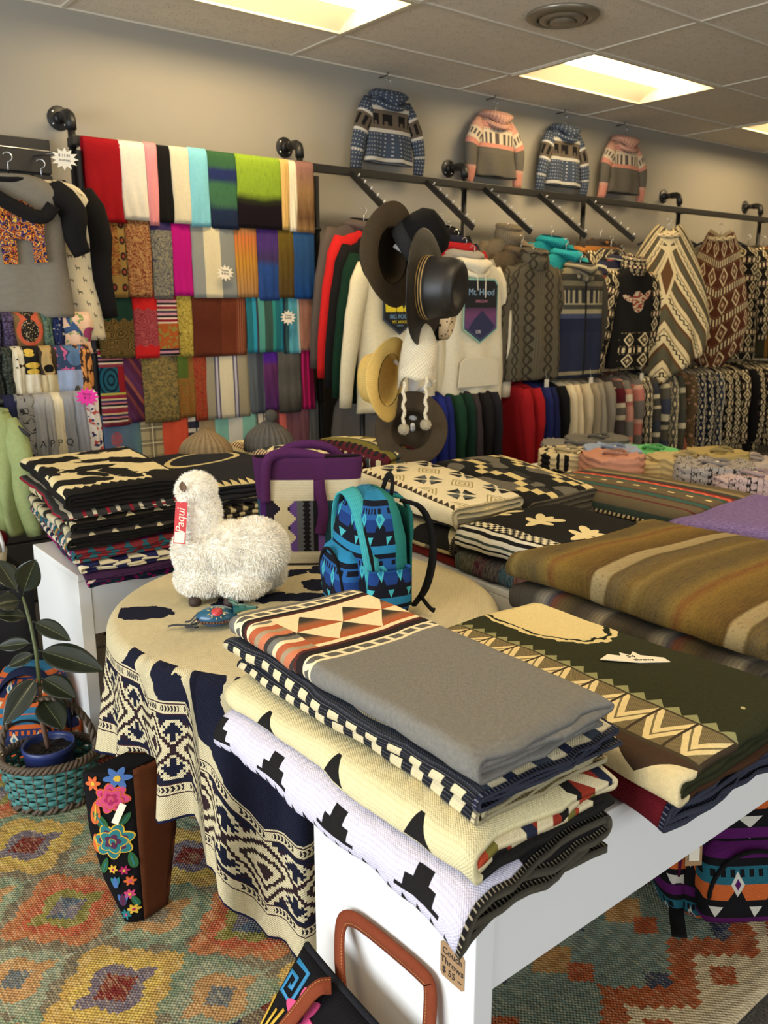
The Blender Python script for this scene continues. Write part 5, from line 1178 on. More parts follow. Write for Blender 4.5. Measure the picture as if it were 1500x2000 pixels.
strap([(-.128, -.055, .20), (-.128, -.054, .30), (-.115, -.05, .345), (-.06, -.035, .352), (0.01, -.03, .345), (.05, -.03, .33)], .030, PUR, tote)
strap([(.035, -.062, .10), (.05, -.064, .17), (.040, -.066, .225), (.035, -.06, .27)], .032, PUR, tote)
strap([(-.12, .05, .24), (-.10, .052, .34), (0, .05, .37), (.10, .052, .34), (.12, .05, .24)], .028, PUR, tote)
# ============================================================ BACKPACKS
def f_bpk(cols, p=.075):
    def f(u, v, co):
        c = stripes(v + 1.0, [(.03, cols[0]), (.012, cols[1]), (.022, cols[2]), (.02, cols[3]), (.012, cols[1]), (.03, cols[4])])
        z = tri(u / p) > M('FRACT', (v + 1.0) / .063)
        dia = (tri(u / p + .5) + tri((v + 1.0) / .126)) 
        return lay(c, (z & (M('FRACT', (v + 1.0) / .126) > .5), cols[1]), (dia < .35, cols[3]), (dia < .16, cols[2]), (rng(M('FRACT', (v + 1) / .126), .1, .2) & (M('FRACT', u / .018) > .5), cols[1]))
    return f
def backpack(label, loc, rz, cols, cord, side, mesh, scale=1.0, name='backpack', lean=0.0, half=None):
    t = thing(name, label, 'backpack', loc, (lean, 0, rz)); t.scale = (scale,) * 3
    RW = [(0, .105, .062, 0, 0), (.015, .118, .072, 0, 0), (.10, .125, .080, 0, 0), (.20, .122, .076, 0, 0), (.265, .108, .062, 0, 0), (.30, .085, .045, 0, .004), (.318, .045, .022, 0, .008), (.322, .003, .003, 0, .01)]
    f = loftbag(RW, pw=.62); PM_ = cloth('backpack_' + label.split()[0] + label.split()[1], (lambda u, v, co: lay(f_bpk(cols)(u, v, co), (rng(u, .02, .38), half))) if half else f_bpk(cols))
    b = MB(); b.surf(f, 56, 28, cu=True, uvf=lambda a, c: (a * .8, f(a, c)[2])); b.surf(lambda a, c: (f(a, 0)[0] * (1 - c), f(a, 0)[1] * (1 - c), 0), 40, 2, cu=True); b.build('body', PM_, t)
    RP = [(.015, .085, .02, 0, -.075), (.03, .096, .035, 0, -.075), (.10, .10, .038, 0, -.078), (.155, .094, .03, 0, -.074), (.175, .07, .012, 0, -.070), (.178, .003, .002, 0, -.07)]
    g = loftbag(RP, pw=.6); b = MB(); b.surf(g, 44, 16, cu=True, uvf=lambda a, c: (g(a, c)[0] + .6, g(a, c)[2] * .9 + .04)); po = b.build('front_pocket', PM_, t)
    b = MB(); b.tube([(.088 * math.cos(q), -.104 - .004 * math.sin(q), .075 + .092 * math.sin(q)) for q in [pi * k / 20 for k in range(21)]], .0045, 6, flat=1); b.build('zip', BLC, po)
    b = MB(); b.tube([(.122 * math.cos(q), -.035 - .02 * math.sin(q), .12 + .185 * math.sin(q)) for q in [pi * k / 24 for k in range(25)]], .006, 6); b.build('zip', BLC, t)
    b = MB(); b.surf(lambda a, c: (.1265 * math.cos(pi * a) * (1 + .01), -.055 - .02 * math.sin(pi * a) + .038 * c, .09 + .222 * math.sin(pi * a) + .012 * c), 26, 3, uvf=lambda a, c: (c * .04, a * .6)); b.build('corduroy_strip', cord, t, solid=.004)
    for s in (-1, 1):
        b = MB(); RS = [(.01, .018, .05, s * .118, .005), (.05, .026, .056, s * .124, .005), (.11, .027, .058, s * .126, .005), (.135, .02, .054, s * .124, .005), (.14, .024, .058, s * .124, .005)]
        h = loftbag(RS, pw=.7); b.surf(h, 30, 12, cu=True, uvf=lambda a, c: (h(a, c)[1], h(a, c)[2])); b.build('side_pocket', side, t)
    b = MB(); b.surf(lambda a, c: (lerp(-.09, .09, a), .083 + .012 * math.sin(pi * a) * math.sin(pi * c), lerp(.02, .27, c)), 10, 12); b.build('back_panel', mesh, t, solid=.006)
    for s in (-1, 1): strap([(s * .05, .07, .29), (s * .06, .13, .27), (s * .075, .155, .17), (s * .085, .13, .06), (s * .095, .085, .02)], .032, BLC if s > 0 else PM_, t, 'shoulder_strap', .008, nrm=(0, 1, .3))
    strap([(-.03, .05, .30), (-.02, .06, .345), (.02, .06, .345), (.03, .05, .30)], .018, BLC, t, 'grab_loop', .004)
    strap([(.10, .10, .05), (.125, .12, -.005 + .02), (.13, .13, .012)], .016, BLC, t, 'strap_tail', .003)
    return t
CORD = cloth('turquoise_corduroy', lambda u, v, co: lay((70, 168, 172), ((sn(u * (2 * pi / .005)) > .1) * .4, (34, 112, 122))))
TEALC = [(40, 90, 150), (22, 24, 34), (44, 128, 168), (74, 176, 184), (30, 60, 120)]
SIDE_T = cloth('teal_side', f_bpk(TEALC, .05)); MESH_T = cloth('teal_mesh', lambda u, v, co: lay((44, 128, 120), ((sn((u + v) * 2 * pi / .004) > .2) * .4, (26, 86, 84))))
P2 = atZ(742, 1196, TZ)
bp = backpack('teal and blue woven backpack with turquoise corduroy trim and brown tag', (P2.x + .01, P2.y + .06, TZ), R(-106), TEALC, CORD, SIDE_T, MESH_T, 1.02, half=(44, 128, 120))
b = MB(); b.m = Matrix.Translation((.14, -.045, .045)) @ Matrix.Rotation(R(60), 4, 'Z'); b.m = Matrix.Translation((-.155, -.03, .03)) @ Matrix.Rotation(R(35), 4, 'Z'); b.poly([(-.021, -.03), (.021, -.03), (.021, .027), (.016, .033), (-.016, .033), (-.021, .027)], .0012, axis='y'); KRAFT = plain('kraft_card', (168, 132, 92), rough=.85)
tg = b.build('hang_tag', KRAFT, bp); b2 = MB(); b2.m = b.m; b2.tube([(0, -.001, .028), (.002, -.002, .06), (.006, .004, .085)], .0006, 5); b2.build('string', CARD, tg)
# ============================================================ LEATHER CRITTER
P3 = atZ(425, 1222, TZ)
cr = thing('leather_coin_purse', 'small blue painted leather animal purse with red sun lying on the throw', 'coin purse', (P3.x, P3.y, TZ), (0, 0, -YAW + R(12)))
LB = material('blue_leather', lambda u, v, co: ramp(v * 6.0 + .5, [(0, (22, 58, 74)), (.4, (28, 76, 118)), (.7, (40, 96, 110)), (1, (46, 110, 104))], 'LINEAR'), rough=.3, mott=.15, mscale=30, coat=.3)
b = MB(); 
def cb(a, c):
    th = 2 * pi * a; x = lerp(-.052, .05, c); w = math.sin(pi * min(1, max(0, c * .96 + .02))) ** .55; return (x, .034 * w * math.cos(th), .026 + .026 * w * math.sin(th))
b.surf(cb, 24, 18, cu=True, uvf=lambda a, c: (c * .1, cb(a, c)[2] - .026)); b.build('body', LB, cr)
for k in range(13):
    b = MB(); q = -.045 + k * .0072; w = math.sin(pi * min(1, max(0, (q + .052) / .102 * .96 + .02))) ** .55; b.m = Matrix.Translation((q, -.0345 * w, .020)); b.lathe([(0, -.004), (.004, -.002), (.004, .002), (0, .004)], 6); b.build('stitch', plain('brown_stitch', (96, 62, 40)), cr)
b = MB(); b.surf(lambda a, c: (lerp(.04, .098, c), .017 * (1 - .75 * c) * math.cos(2 * pi * a), .040 + .012 * math.sin(c * 3) * .3 + .014 * (1 - .75 * c) * math.sin(2 * pi * a)), 14, 8, cu=True); b.build('head', LB, cr)
for s in (-1, 1): b = MB(); b.surf(lambda a, c: (.055 - .026 * c, s * .012 + (a - .5) * .016 * math.sin(pi * (c * .8 + .2)), .054 + .016 * c), 5, 5); b.build('ear', LB, cr, solid=.002)
b = MB(); b.lathe([(0, -.0025), (.0025, 0), (0, .0025)], 8); b.build('eye', BLK, cr, (.07, -.010, .049)); 
b = MB(); b.lathe([(0, -.004), (.005, 0), (0, .005)], 8); b.build('nose', BLK, cr, (.099, 0, .041))
for k, (y, z, l) in enumerate([(-.012, .03, .032), (.010, .034, .034), (-.02, .018, .034), (.0, .014, .075), (-.016, .010, .03)]): 
    b = MB(); b.surf(lambda a, c: (-.046 - l * c, y + (a - .5) * .009, z - (z - .006) * c ** .7 * .8 + .003 * math.sin(c * 6 + k)), 2, 6); b.build('leather_strip', plain('dark_leather', (52, 56, 62), rough=.4), cr, solid=.0018)
b = MB()
def onb(x, a): return (x, -.0348 * math.sin(a), .026 + .0268 * math.cos(a))
b.add([onb(.0 + .014 * math.cos(q) , .75 + .42 * math.sin(q)) for q in [2 * pi * k / 16 for k in range(16)]], [tuple(range(16))]); b.build('sun_motif', plain('sun_red', (190, 60, 62), rough=.4), cr, solid=.0016)
for k in range(9):
    q = pi * .15 + k * pi * .19; b = MB(); r0, r1 = 1.25, 1.85
    b.add([onb(.014 * r0 * math.cos(q - .1), .75 + .42 * r0 * math.sin(q - .1)), onb(.014 * r0 * math.cos(q + .1), .75 + .42 * r0 * math.sin(q + .1)), onb(.014 * r1 * math.cos(q), .75 + .42 * r1 * math.sin(q))], [(0, 1, 2)]); b.build('sun_ray', plain('sun_yellow', (214, 186, 110), rough=.4), cr, solid=.0014)
# price tag on the green blanket
t = thing('price_card', 'torn white paper price card lying on the green zigzag blanket', 'price card', tuple(atZ(1240, 1288, .774)), (R(-4), R(3), R(-30)))
b = MB(); b.poly([(-.055, .0), (-.04, .016), (-.034, .022), (-.016, .014), (-.012, .03), (.0, .016), (.012, .034), (.016, .016), (.048, .004), (.05, -.014), (.0, -.016), (-.02, -.010)], .0012, axis='z'); b.build('card', CARD, t)
text('54', .014, INK, t, Matrix.Translation((-.002, .010, .0014))); text('throws', .011, INK, t, Matrix.Translation((.012, -.005, .0014))); t.scale = (1.3,) * 3
# kraft label on the front leg panel
t = tlab = thing('price_label', 'brown kraft price label stuck on the white table leg in the foreground', 'price label', (.7568, .79, .474), (0, 0, R(-90)))
b = MB(); b.poly([(-.018, -.026), (.018, -.026), (.022, -.022), (.022, .022), (.018, .026), (-.018, .026), (-.022, .022), (-.022, -.022)], .0009, axis='y', at=-.001); b.build('card', KRAFT, t)
for k, s in enumerate(('Couch', 'Throws', '$ 55 ~')): text(s, .0135, INK, tlab, Matrix.Translation((0, -.0012, .014 - .0145 * k)) @ Matrix.Rotation(R(90), 4, 'X'))
tlab.scale = (1.2,) * 3
# ============================================================ HAT STAND AND HATS
HD = 3.3
HB = atD(808, 700, HD); HX, HY = HB.x, HB.y
PX = HD / F
st = thing('hat_stand', 'white wooden hat stand with pegs behind the blanket table', 'hat stand', (HX, HY, 0))
MWW = plain('white_painted_wood', (226, 224, 220), rough=.45)
b = MB(); b.lathe([(0, .0), (.17, .0), (.17, .025), (.03, .05), (.0, .05)], 28); b.build('base', MWW, st)
ztop = atD(808, 460, HD).z; zj = [.05, atD(808, 808, HD).z, atD(808, 620, HD).z, ztop]
for z0, z1 in zip(zj, zj[1:]): b = MB(); b.lathe([(.0, z0 + .001), (.023, z0 + .001), (.0235, z0 + .004), (.0235, z1 - .004), (.023, z1 - .001), (0, z1 - .001)], 20); b.build('pole_section', MWW, st)
RT3 = Vector(rt); 
PEGS = [((815, 775), (846, 744)), ((800, 505), (770, 480)), ((815, 560), (850, 545)), ((800, 730), (770, 705)), ((808, 850), (806, 830)), ((812, 640), (826, 615)), ((806, 470), (830, 445))]
for k, (a_, c_) in enumerate(PEGS):
    A = Vector((HX, HY, atD(*a_, HD).z)); Bq = atD(*c_, HD - .08); b = MB(); b.tube([A - Vector((HX, HY, 0)), Bq - Vector((HX, HY, 0))], [.010, .0085], 12); b.build('peg', MWW, st)
def orient(d, up=(0, 0, 1)):
    z = Vector(d).normalized(); x = Vector(up).cross(z); x = x.normalized() if x.length > .01 else Vector((1, 0, 0)); y = z.cross(x); m = Matrix((x, y, z)).transposed(); return m.to_euler()
def hat(label, pos, axis, brim, crown, ch, mats, oval=1.18, curl=.03, pinch=.02, band=True, up=(0, 0, 1), name='brimmed_hat'):
    """mats (felt, band, lining); axis = direction the crown points"""
    t = thing(name, label, 'hat', pos, orient(axis, up))
    fz = lambda a, r, z: (curl * max(0, (r - crown) / (brim - crown)) ** 1.5 * (abs(math.cos(a)) ** 2.5) - curl * .35 * max(0, (r - crown) / (brim - crown)) * abs(math.sin(a)))
    b = MB(); b.lathe([(crown * .99, .002), (crown + .01, -.001), ((crown + brim) / 2, -.004), (brim - .004, -.002), (brim, 0), (brim - .004, .002), ((crown + brim) / 2, .001), (crown, .006)], 56, sx=1.0, sy=oval, fz=fz); b.build('brim', mats[0], t)
    b = MB(); fc = lambda a, r, z: -pinch * (1 if z > ch * .8 else 0) * (1 - (r / crown)) * 1.6 + pinch * .4 * (z > ch * .6) * math.sin(a) * (r / crown)
    b.lathe([(crown, .003), (crown * .985, ch * .3), (crown * .95, ch * .65), (crown * .88, ch * .9), (crown * .75, ch), (crown * .5, ch * .985), (crown * .2, ch * .96), (0, ch * .95)], 44, sx=1.0, sy=oval, fz=fc); b.build('crown', mats[0], t, solid=.004)
    if band:
        b = MB(); b.lathe([(crown * 1.005, .004), (crown * 1.02, .008), (crown * 1.012, .030), (crown * .99, .033)], 44, sy=oval); b.build('hat_band', mats[1], t)
    b = MB(); b.lathe([(crown * .97, .0), (crown * .955, .035), (crown * .94, .036)], 44, sy=oval); b.build('sweatband', mats[2], t)
    return t
TAU = solid((74, 62, 46), mott=.2); BLH = material('black_straw', lambda u, v, co: lay((27, 25, 23), ((sn(u * 900.0) * sn(v * 900.0) > .5) * .4, (70, 62, 52))), rough=.45, mott=.1); DKL = solid((18, 17, 16)); STR = material('straw', lambda u, v, co: lay((206, 172, 92), ((sn(u * 800.0) > .3) * .3, (170, 132, 60))), rough=.7, mott=.12)
BND = material('hat_cord', lambda u, v, co: lay((36, 30, 24), (rng(mod(v, .01), .003, .006), (196, 160, 90))), rough=.6)
f3, r3, u3 = Vector(fw), Vector(rt), Vector((0, 0, 1))
hat('taupe felt hat with hollow crown turned to the viewer, upper left of the hat stand', tuple(atD(768, 498, HD - .10)), (-r3 * .80 + f3 * .62 + u3 * .10), .165, .092, .115, (TAU, DKL, DKL), up=(.2, 0, 1))
hat('black western hat with tan cord facing right on the hat stand', tuple(atD(828, 562, HD - .22)), (r3 * .86 - f3 * .42 - u3 * .12), .185, .10, .15, (BLH, BND, DKL), oval=1.12, up=(0, .1, 1), curl=.012)
hat('golden straw hat facing left on the hat stand', tuple(atD(762, 742, HD - .12)), (-r3 * .82 + f3 * .50 + u3 * .14), .135, .085, .115, (STR, DKL, DKL), up=(.3, 0, 1))
hat('dark brown hat hanging low on the hat stand with its hollow side forward', tuple(atD(803, 838, HD - .06)), (f3 * .95 + r3 * .05 - u3 * .1), .14, .078, .10, (TAU, DKL, DKL), oval=1.05, curl=.008)
hat('patterned snakeskin print hat behind the black western hat', tuple(atD(850, 628, HD + .10)), (-f3 * .3 + r3 * .9 - u3 * .2), .10, .06, .08, (material('snake', lambda u, v, co: lay((206, 184, 146), (voro(co, 60) < .32, (44, 36, 30))), rough=.6), DKL, DKL))
# black knit cap on top
t = thing('knitted_beanie', 'black knitted cap with ribbed grey cuff on top of the hat stand', 'hat', tuple(atD(812, 472, HD - .05)), orient(r3 * .75 + u3 * .45 - f3 * .2))
b = MB(); b.lathe([(.088, -.02), (.094, .0), (.095, .05), (.088, .09), (.06, .12), (.0, .13)], 32); b.build('crown', cloth('black_knit', knit((24, 23, 22), (12, 12, 12), .006)), t)
b = MB(); b.lathe([(.085, -.055), (.098, -.05), (.101, -.025), (.099, 0), (.09, .004)], 32); b.build('cuff', cloth('charcoal_knit', knit((52, 52, 52), (24, 24, 24), .008), bump=2), t)
# cream knit hat with pompoms
KCR = cloth('cream_cable', lambda u, v, co: lay((232, 220, 190), ((sn(u * 520.0) * sn(v * 520.0) > .1) * .4, (172, 154, 116))), bump=3.0)
t = thing('earflap_hat', 'cream knitted earflap hat with two hanging pompoms on the hat stand', 'hat', tuple(atD(815, 690, HD - .14)))
t.rotation_euler = (0, 0, -YAW)
def kh(a, c):
    th = 2 * pi * a; r = interp([(0, .012), (.15, .045), (.45, .066), (.8, .070), (1, .066)], c); fl_ = .035 * (abs(math.cos(th)) ** 3) if c > .9 else 0
    return ((r * math.cos(th) + .010 * math.sin(c * 4)) * 1.0, r * math.sin(th) * .8, .125 - .21 * c - fl_ * 1.2 + .012 * math.sin(th * 3 + c * 9) * c)
b = MB(); b.surf(kh, 36, 22, cu=True, uvf=lambda a, c: (a * .42, c * .22)); b.build('crown', KCR, t, solid=.006)
for s, x, zt_, zb in ((-1, -.05, -.10, -.262), (1, .032, -.085, -.245)):
    b = MB(); b.tube([(x + .004 * math.sin(k * 1.7), -.05, lerp(zt_, zb, k / 12)) for k in range(13)], [.006 + .0016 * (k % 2) for k in range(13)], 8); cdn = b.build('braided_cord', KCR, t)
    vs = []; fs = []; rn = random.Random(9); 
    b = MB(); b.surf(lambda u, v: (x + .019 * math.cos(2 * pi * u) * math.sin(pi * v), -.05 + .019 * math.sin(2 * pi * u) * math.sin(pi * v), zb - .015 + .019 * math.cos(pi * v)), 16, 10)
    for k in range(260):
        d = Vector((rn.gauss(0, 1), rn.gauss(0, 1), rn.gauss(0, 1))).normalized(); p = Vector((x, -.05, zb - .015)); q = d.orthogonal() * .0012; b.add([p + d * .015 - q, p + d * .015 + q, p + d * .0235], [(0, 1, 2)])
    b.build('pompom', KCR, cdn)
# two knitted hats standing on the pile behind
for lb, px_, py_, d_, c, w in (('tan ribbed knit hat lying before the coral scarf', 402, 868, 3.35, (158, 132, 94), .105), ('grey ribbed knit hat with bobble before the mint scarf', 525, 850, 3.45, (104, 98, 88), .10)):
    p = atD(px_, py_, d_); t = thing('knit_beanie', lb, 'hat', (p.x, p.y, p.z - .06), (0, 0, -YAW))
    b = MB(); b.surf(lambda a, cc: (w * math.cos(2 * pi * a) * math.sin(pi * .5 * min(1, cc * 1.02 + .04)) * (1 + .04 * math.sin(2 * pi * a * 24)), .07 * math.sin(2 * pi * a) * math.sin(pi * .5 * min(1, cc + .04)) * (1 + .04 * math.sin(2 * pi * a * 24)), .125 * (1 - cc) ** .7), 96, 12, cu=True, uvf=lambda a, cc: (a * .5, cc * .15)); b.build('crown', cloth('rib_' + lb[:4].strip(), knit(c, None, .02), bump=2.5), t, solid=.004)
    if 'bobble' in lb: b = MB(); b.m = Matrix.Translation((.012, 0, .138)); b.surf(lambda u, v: (.026 * math.cos(2 * pi * u) * math.sin(pi * v) * (1 + .12 * math.sin(9 * u * 2 * pi)), .026 * math.sin(2 * pi * u) * math.sin(pi * v), .026 * math.cos(pi * v)), 18, 12); b.build('bobble', cloth('rib_' + lb[:4].strip(), None), t)
# ============================================================ SLATWALL, SHIRTS AND HEADBANDS AT THE LEFT
sw = thing('slatwall_panel', 'black slatted display panel on the wall at the left edge', 'display panel', (0, 0, 0)); MSL = plain('slat_black', (44, 39, 32), rough=.5, mott=.1)
xr = 1.385
for k in range(14): b = MB(); b.box(.05, xr, 4.215, 4.235, 2.03 - .155 * k, 2.03 - .155 * k + .145); b.build('slat', MSL, sw, bevel=.003)
b = MB(); b.box(.05, xr - .002, 4.236, 4.248, .0, 2.175); b.build('backing', plain('slat_back', (26, 22, 18)), sw)
rod = thing('hanging_rod', 'thin chrome rod carrying the elephant tee at the left edge', 'rod', (0, 0, 0)); b = MB(); b.tube([(.55, 3.88, 2.075), (1.33, 3.88, 2.072)], .004, 8); b.build('bar', CHROME, rod)
for x in (.75, 1.31): b = MB(); b.tube([(x, 3.88, 2.07), (x, 4.22, 2.10)], .005, 8); b.build('bracket', CHROME, rod)
p = atY(126, 310, 3.86); star_card('white starburst price card at the end of the chrome rod', p, R(-20), .040, CARD, ['$ 11.95', 'scarves'], .2, ts=.26)
GT = solid((124, 116, 102), mott=.2)
lam = cloth('llama_print', lambda u, v, co: lay((222, 210, 178), (ells(vec(M('FRACT', u / .05 + fl(v / .05) * .5) - .5, M('FRACT', v / .05) - .5), [(0, 0, .16, .07), (-.14, .14, .04, .13), (-.1, -.12, .03, .1), (.12, -.12, .03, .1)]) < 1.0, (110, 100, 84))))
el = garment('grey tee with a colourful flowered elephant on the chrome rod', 'tee shirt', (1.075, 3.80, 1.975), R(-26), (GT, BLC, BLC), style='crew', wd=.20, ln=.56, sl=.24, seed=31, spread=.05, sr=.075, hlabel='black hanger holding the elephant tee')
lt = garment('black raglan top with white llama print sleeve beside the elephant tee', 'top', (1.235, 3.90, 1.975), R(-26), (lam, BLC, BLC), style='crew', wd=.20, ln=.66, sl=.50, seed=32, spread=.02, sr=.07, hlabel='black hanger holding the raglan top')
elp = cloth('elephant_flowers', lambda u, v, co: (lambda w, d: lay(ramp(M('FRACT', noise(w, 26, 2) * 5.0), [(0, (40, 34, 60)), (.2, (206, 120, 40)), (.4, (30, 28, 34)), (.55, (190, 70, 60)), (.7, (226, 180, 60)), (.85, (92, 60, 110))]), (rng(d, .20, .26), (24, 22, 24))))(co, voro(co, 24)))
EP = [(-.17, -.18), (-.12, -.13), (-.03, -.115), (.06, -.125), (.12, -.16), (.145, -.21), (.14, -.27), (.145, -.36), (.09, -.365), (.085, -.28), (.02, -.27), (.02, -.37), (-.04, -.37), (-.05, -.28), (-.10, -.265), (-.105, -.37), (-.16, -.37), (-.165, -.28), (-.205, -.26), (-.215, -.32), (-.23, -.31), (-.225, -.22)]
b = MB(); b.poly([(x * .9, z) for x, z in EP], .0018, fn=lambda a, c, t_: (a, -.083 - t_, c)); b.build('elephant_print', elp, el)
strap([(-.14, -.07, -.05), (-.06, -.095, -.10), (.04, -.105, -.16), (.13, -.095, -.20), (.17, -.07, -.14)], .055, BLC, el, 'black_sash', .006, nrm=(0, -1, .2))
# headband tiers
tr = thing('headband_rack', 'black stepped rack of three bars holding headbands at the left edge', 'rack', (0, 0, 0))
TI = [(atY(0, 612, 3.72).z, 3.72, .15), (atY(0, 680, 3.62).z, 3.62, .22), (atY(0, 775, 3.52).z, 3.52, .36)]
xs0, xs1 = .72, [atY(170, 612, 3.72).x, atY(172, 680, 3.62).x, atY(185, 775, 3.52).x]
for k, (z, y, _) in enumerate(TI): b = MB(); b.tube([(xs0, y, z - .02), (xs1[k], y, z - .02)], .016, 10); b.build('bar', BLK, tr)
for x in (xs0, 1.2): b = MB(); b.tube([(x, 3.80, TI[0][0]), (x, 3.50, TI[2][0] - .1), (x, 3.47, .05)], .012, 8); b.build('post', BLK, tr)
HBT = [
 [(0, 22, 'dark violet galaxy', paisley((50, 44, 60), (96, 80, 110), (30, 28, 36), 20)), (20, 78, 'orange and black sunflower', lambda u, v, co: lay((120, 96, 60), (ell(co, .06, -.05, .05, .06) < 1.0, (196, 92, 62)), (ell(co, .06, -.05, .035, .045) < 1.0, mix((40, 32, 28), voro(co, 160) < .3, (200, 180, 130))))), (76, 97, 'teal feather', paisley((58, 92, 84), (110, 120, 90), (40, 60, 60), 24)), (95, 117, 'navy starry', lambda u, v, co: lay((36, 44, 80), (voro(co, 70) < .25, (200, 196, 180)))), (115, 172, 'peach hummingbird', lambda u, v, co: lay((224, 186, 156), (ells(co, [(.05, -.04, .012, .05, 40), (.02, -.05, .03, .012, 20)]) < 1.0, (60, 84, 120)), (ells(co, [(.11, -.07, .025, .03, 0)]) < 1.0, (150, 60, 96)), (noise(co, 40, 2) > .62, (130, 150, 90))))],
 [(0, 18, 'dark green bear', paisley((40, 46, 40), (70, 74, 62), (24, 24, 24), 16)), (16, 40, 'white daisy', lambda u, v, co: lay((214, 204, 176), ((v > -.06) & (voro(co, 40) < .35), (60, 54, 40)))), (36, 72, 'black and gold bee', lambda u, v, co: lay((30, 28, 26), (ells(co, [(.04, -.05, .03, .012), (.04, -.075, .026, .012), (.03, -.008, .02, .008)]) < 1.0, (206, 170, 70)), (v < -.085, (216, 206, 180)))), (68, 104, 'tan bear face', lambda u, v, co: lay((60, 48, 36), (ell(co, .035, -.04, .022, .06) < 1.0, (176, 148, 96)), (ell(co, .035, -.065, .014, .016) < 1.0, (20, 18, 16)), (v < -.09, (196, 180, 140)))), (101, 160, 'blue bear with flowers', lambda u, v, co: lay((52, 66, 92), (noise(co, 36, 2) > .6, (190, 90, 130)), (ell(co, .08, -.03, .035, .03) < 1.0, (84, 112, 146)), (v < -.075, (150, 164, 190)))), (142, 172, 'orange flame', lambda u, v, co: lay((206, 140, 76), (noise(vec(u * 3.0, v), 22, 2) > .55, (60, 40, 30))))],
 [(2, 28, 'navy knotted', (34, 38, 66)), (26, 62, 'grey sketched', lambda u, v, co: lay((140, 138, 134), (rng(noise(co, 26, 2), .48, .52), (50, 48, 50)))), (60, 84, 'light grey', (160, 160, 160)), (82, 100, 'grey lettered', (168, 166, 162)), (98, 118, 'cream cotton', (220, 208, 176)), (116, 140, 'heather grey', (146, 148, 152)), (138, 164, 'silver grey', (158, 160, 168)), (160, 186, 'white coral floral', lambda u, v, co: lay((224, 216, 206), (noise(co, 40, 2) > .58, (196, 84, 72)), (noise(co, 33, 1) < .36, (50, 54, 96))))]]
for k, row in enumerate(HBT):
    z, y, L = TI[k]; yp = [612, 680, 775][k]
    for i, (a0, a1, lb, fn) in enumerate(row):
        x0, x1 = atY(a0, yp, y).x, atY(a1, yp, y).x; w = x1 - x0; wv = wob(700 + k * 20 + i); rad = .024; sp = 0.0 if k < 2 else .25
        def sf(a, c):
            s = c * (2 * L + pi * rad)
            if s < L: yy_, zz = y - rad, z - .02 - L + s; d = 1 - s / L
            elif s < L + pi * rad: q = (s - L) / rad; yy_, zz = y - rad * math.cos(q), z - .02 + rad * math.sin(q); d = 0
            else: q = s - L - pi * rad; yy_, zz = y + rad, z - .02 - q; d = q / L
            yy_ += (-1 if s < L else .5) * (abs(.010 * math.sin(a * 8 + i)) + .015 * math.sin(pi * a)) * min(1, .5 + d)
            xx = x0 + a * w; xx += (sp * d * (.06 * (i - 3.5) / 4) if k == 2 else .012 * d * wv(s * 5, a)) + .006 * wv(a * 2, s * 8)
            return (xx, yy_, zz)
        b = MB(); b.surf(sf, 10, 26, uvf=lambda a, c: (a * w, -abs(L - c * (2 * L + pi * rad))))
        tag(b.build('headband', solid(fn) if isinstance(fn, tuple) else cloth('headband_%d_%d' % (k, i), fn), None, weld=False, solid=.003, offset=0), lb + ' headband on the %s bar of the headband rack' % ('top', 'middle', 'lowest')[k], 'headband', 'headbands on the stepped rack')
p = atY(170, 775, 3.45); star_card('bright pink starburst price card on the lowest headband bar', p, R(-20), .034, plain('neon_pink', (226, 40, 150), rough=.7), ['Bands', '$ 12'], .2, ts=.26)
text('A P P Q', .04, INK, [o for o in bpy.data.objects if o.name.startswith('headband') and 'heather' in o.get('label', '')][0], Matrix.Translation(atY(112, 866, 3.44)) @ Matrix.Rotation(R(90), 4, 'X'))
# sage green shirt at the left edge, white basket with yarn, dark cabinet
p = atZ(-10, 870, 1.05)
garment('sage green shirt hanging at the left edge of the picture', 'shirt', tuple(atD(-30, 790, 3.15)), R(-60), solid((150, 160, 104), mott=.2), style='crew', wd=.13, ln=.46, sl=.40, seed=44, spread=.02, sr=.06, fold=2.6, hlabel='black hanger holding the sage green shirt')
P = atD(20, 1190, 3.0); fz0 = 0
cb_ = thing('black_cabinet', 'low black cabinet in the background behind the plant', 'cabinet', (P.x - .35, P.y + .05, 0)); MC = plain('cabinet_black', (24, 21, 22), rough=.5)
ctop = atD(20, 1130, 3.05).z
b = MB(); b.box(-.1, .46, .0, .42, ctop - .02, ctop); b.build('top', MC, cb_, bevel=.003); b = MB(); b.box(-.09, .45, .01, .41, .06, ctop - .0205); b.build('body', MC, cb_, bevel=.003)
for k in range(2): b = MB(); b.box(-.085 + .27 * k, .175 + .27 * k, -.006, .0095, .07, ctop - .03); dr = b.build('door', MC, cb_, bevel=.002); b = MB(); b.m = Matrix.Translation((.16 + .04 * k, -.012, ctop * .6)); b.lathe([(0, -.012), (.008, -.008), (.008, .004), (0, .006)], 10); b.build('knob', CHROME, dr)
yb = thing('yarn_basket', 'white wire basket holding balls of yarn at the left edge', 'basket', (P.x - .05, P.y + .2, ctop + .001))
b = MB(); b.lathe([(.0, .002), (.085, .002), (.10, .05), (.105, .085), (.108, .085), (.102, .045), (.09, .0), (0, 0)], 24); b.build('bowl', WHC, yb)
b = MB(); b.tube([(.106 * math.cos(q), 0, .085 + .16 * math.sin(q)) for q in [pi * k / 16 for k in range(17)]], .007, 8); b.build('handle', MWW, yb, rot=(0, 0, R(-40)))
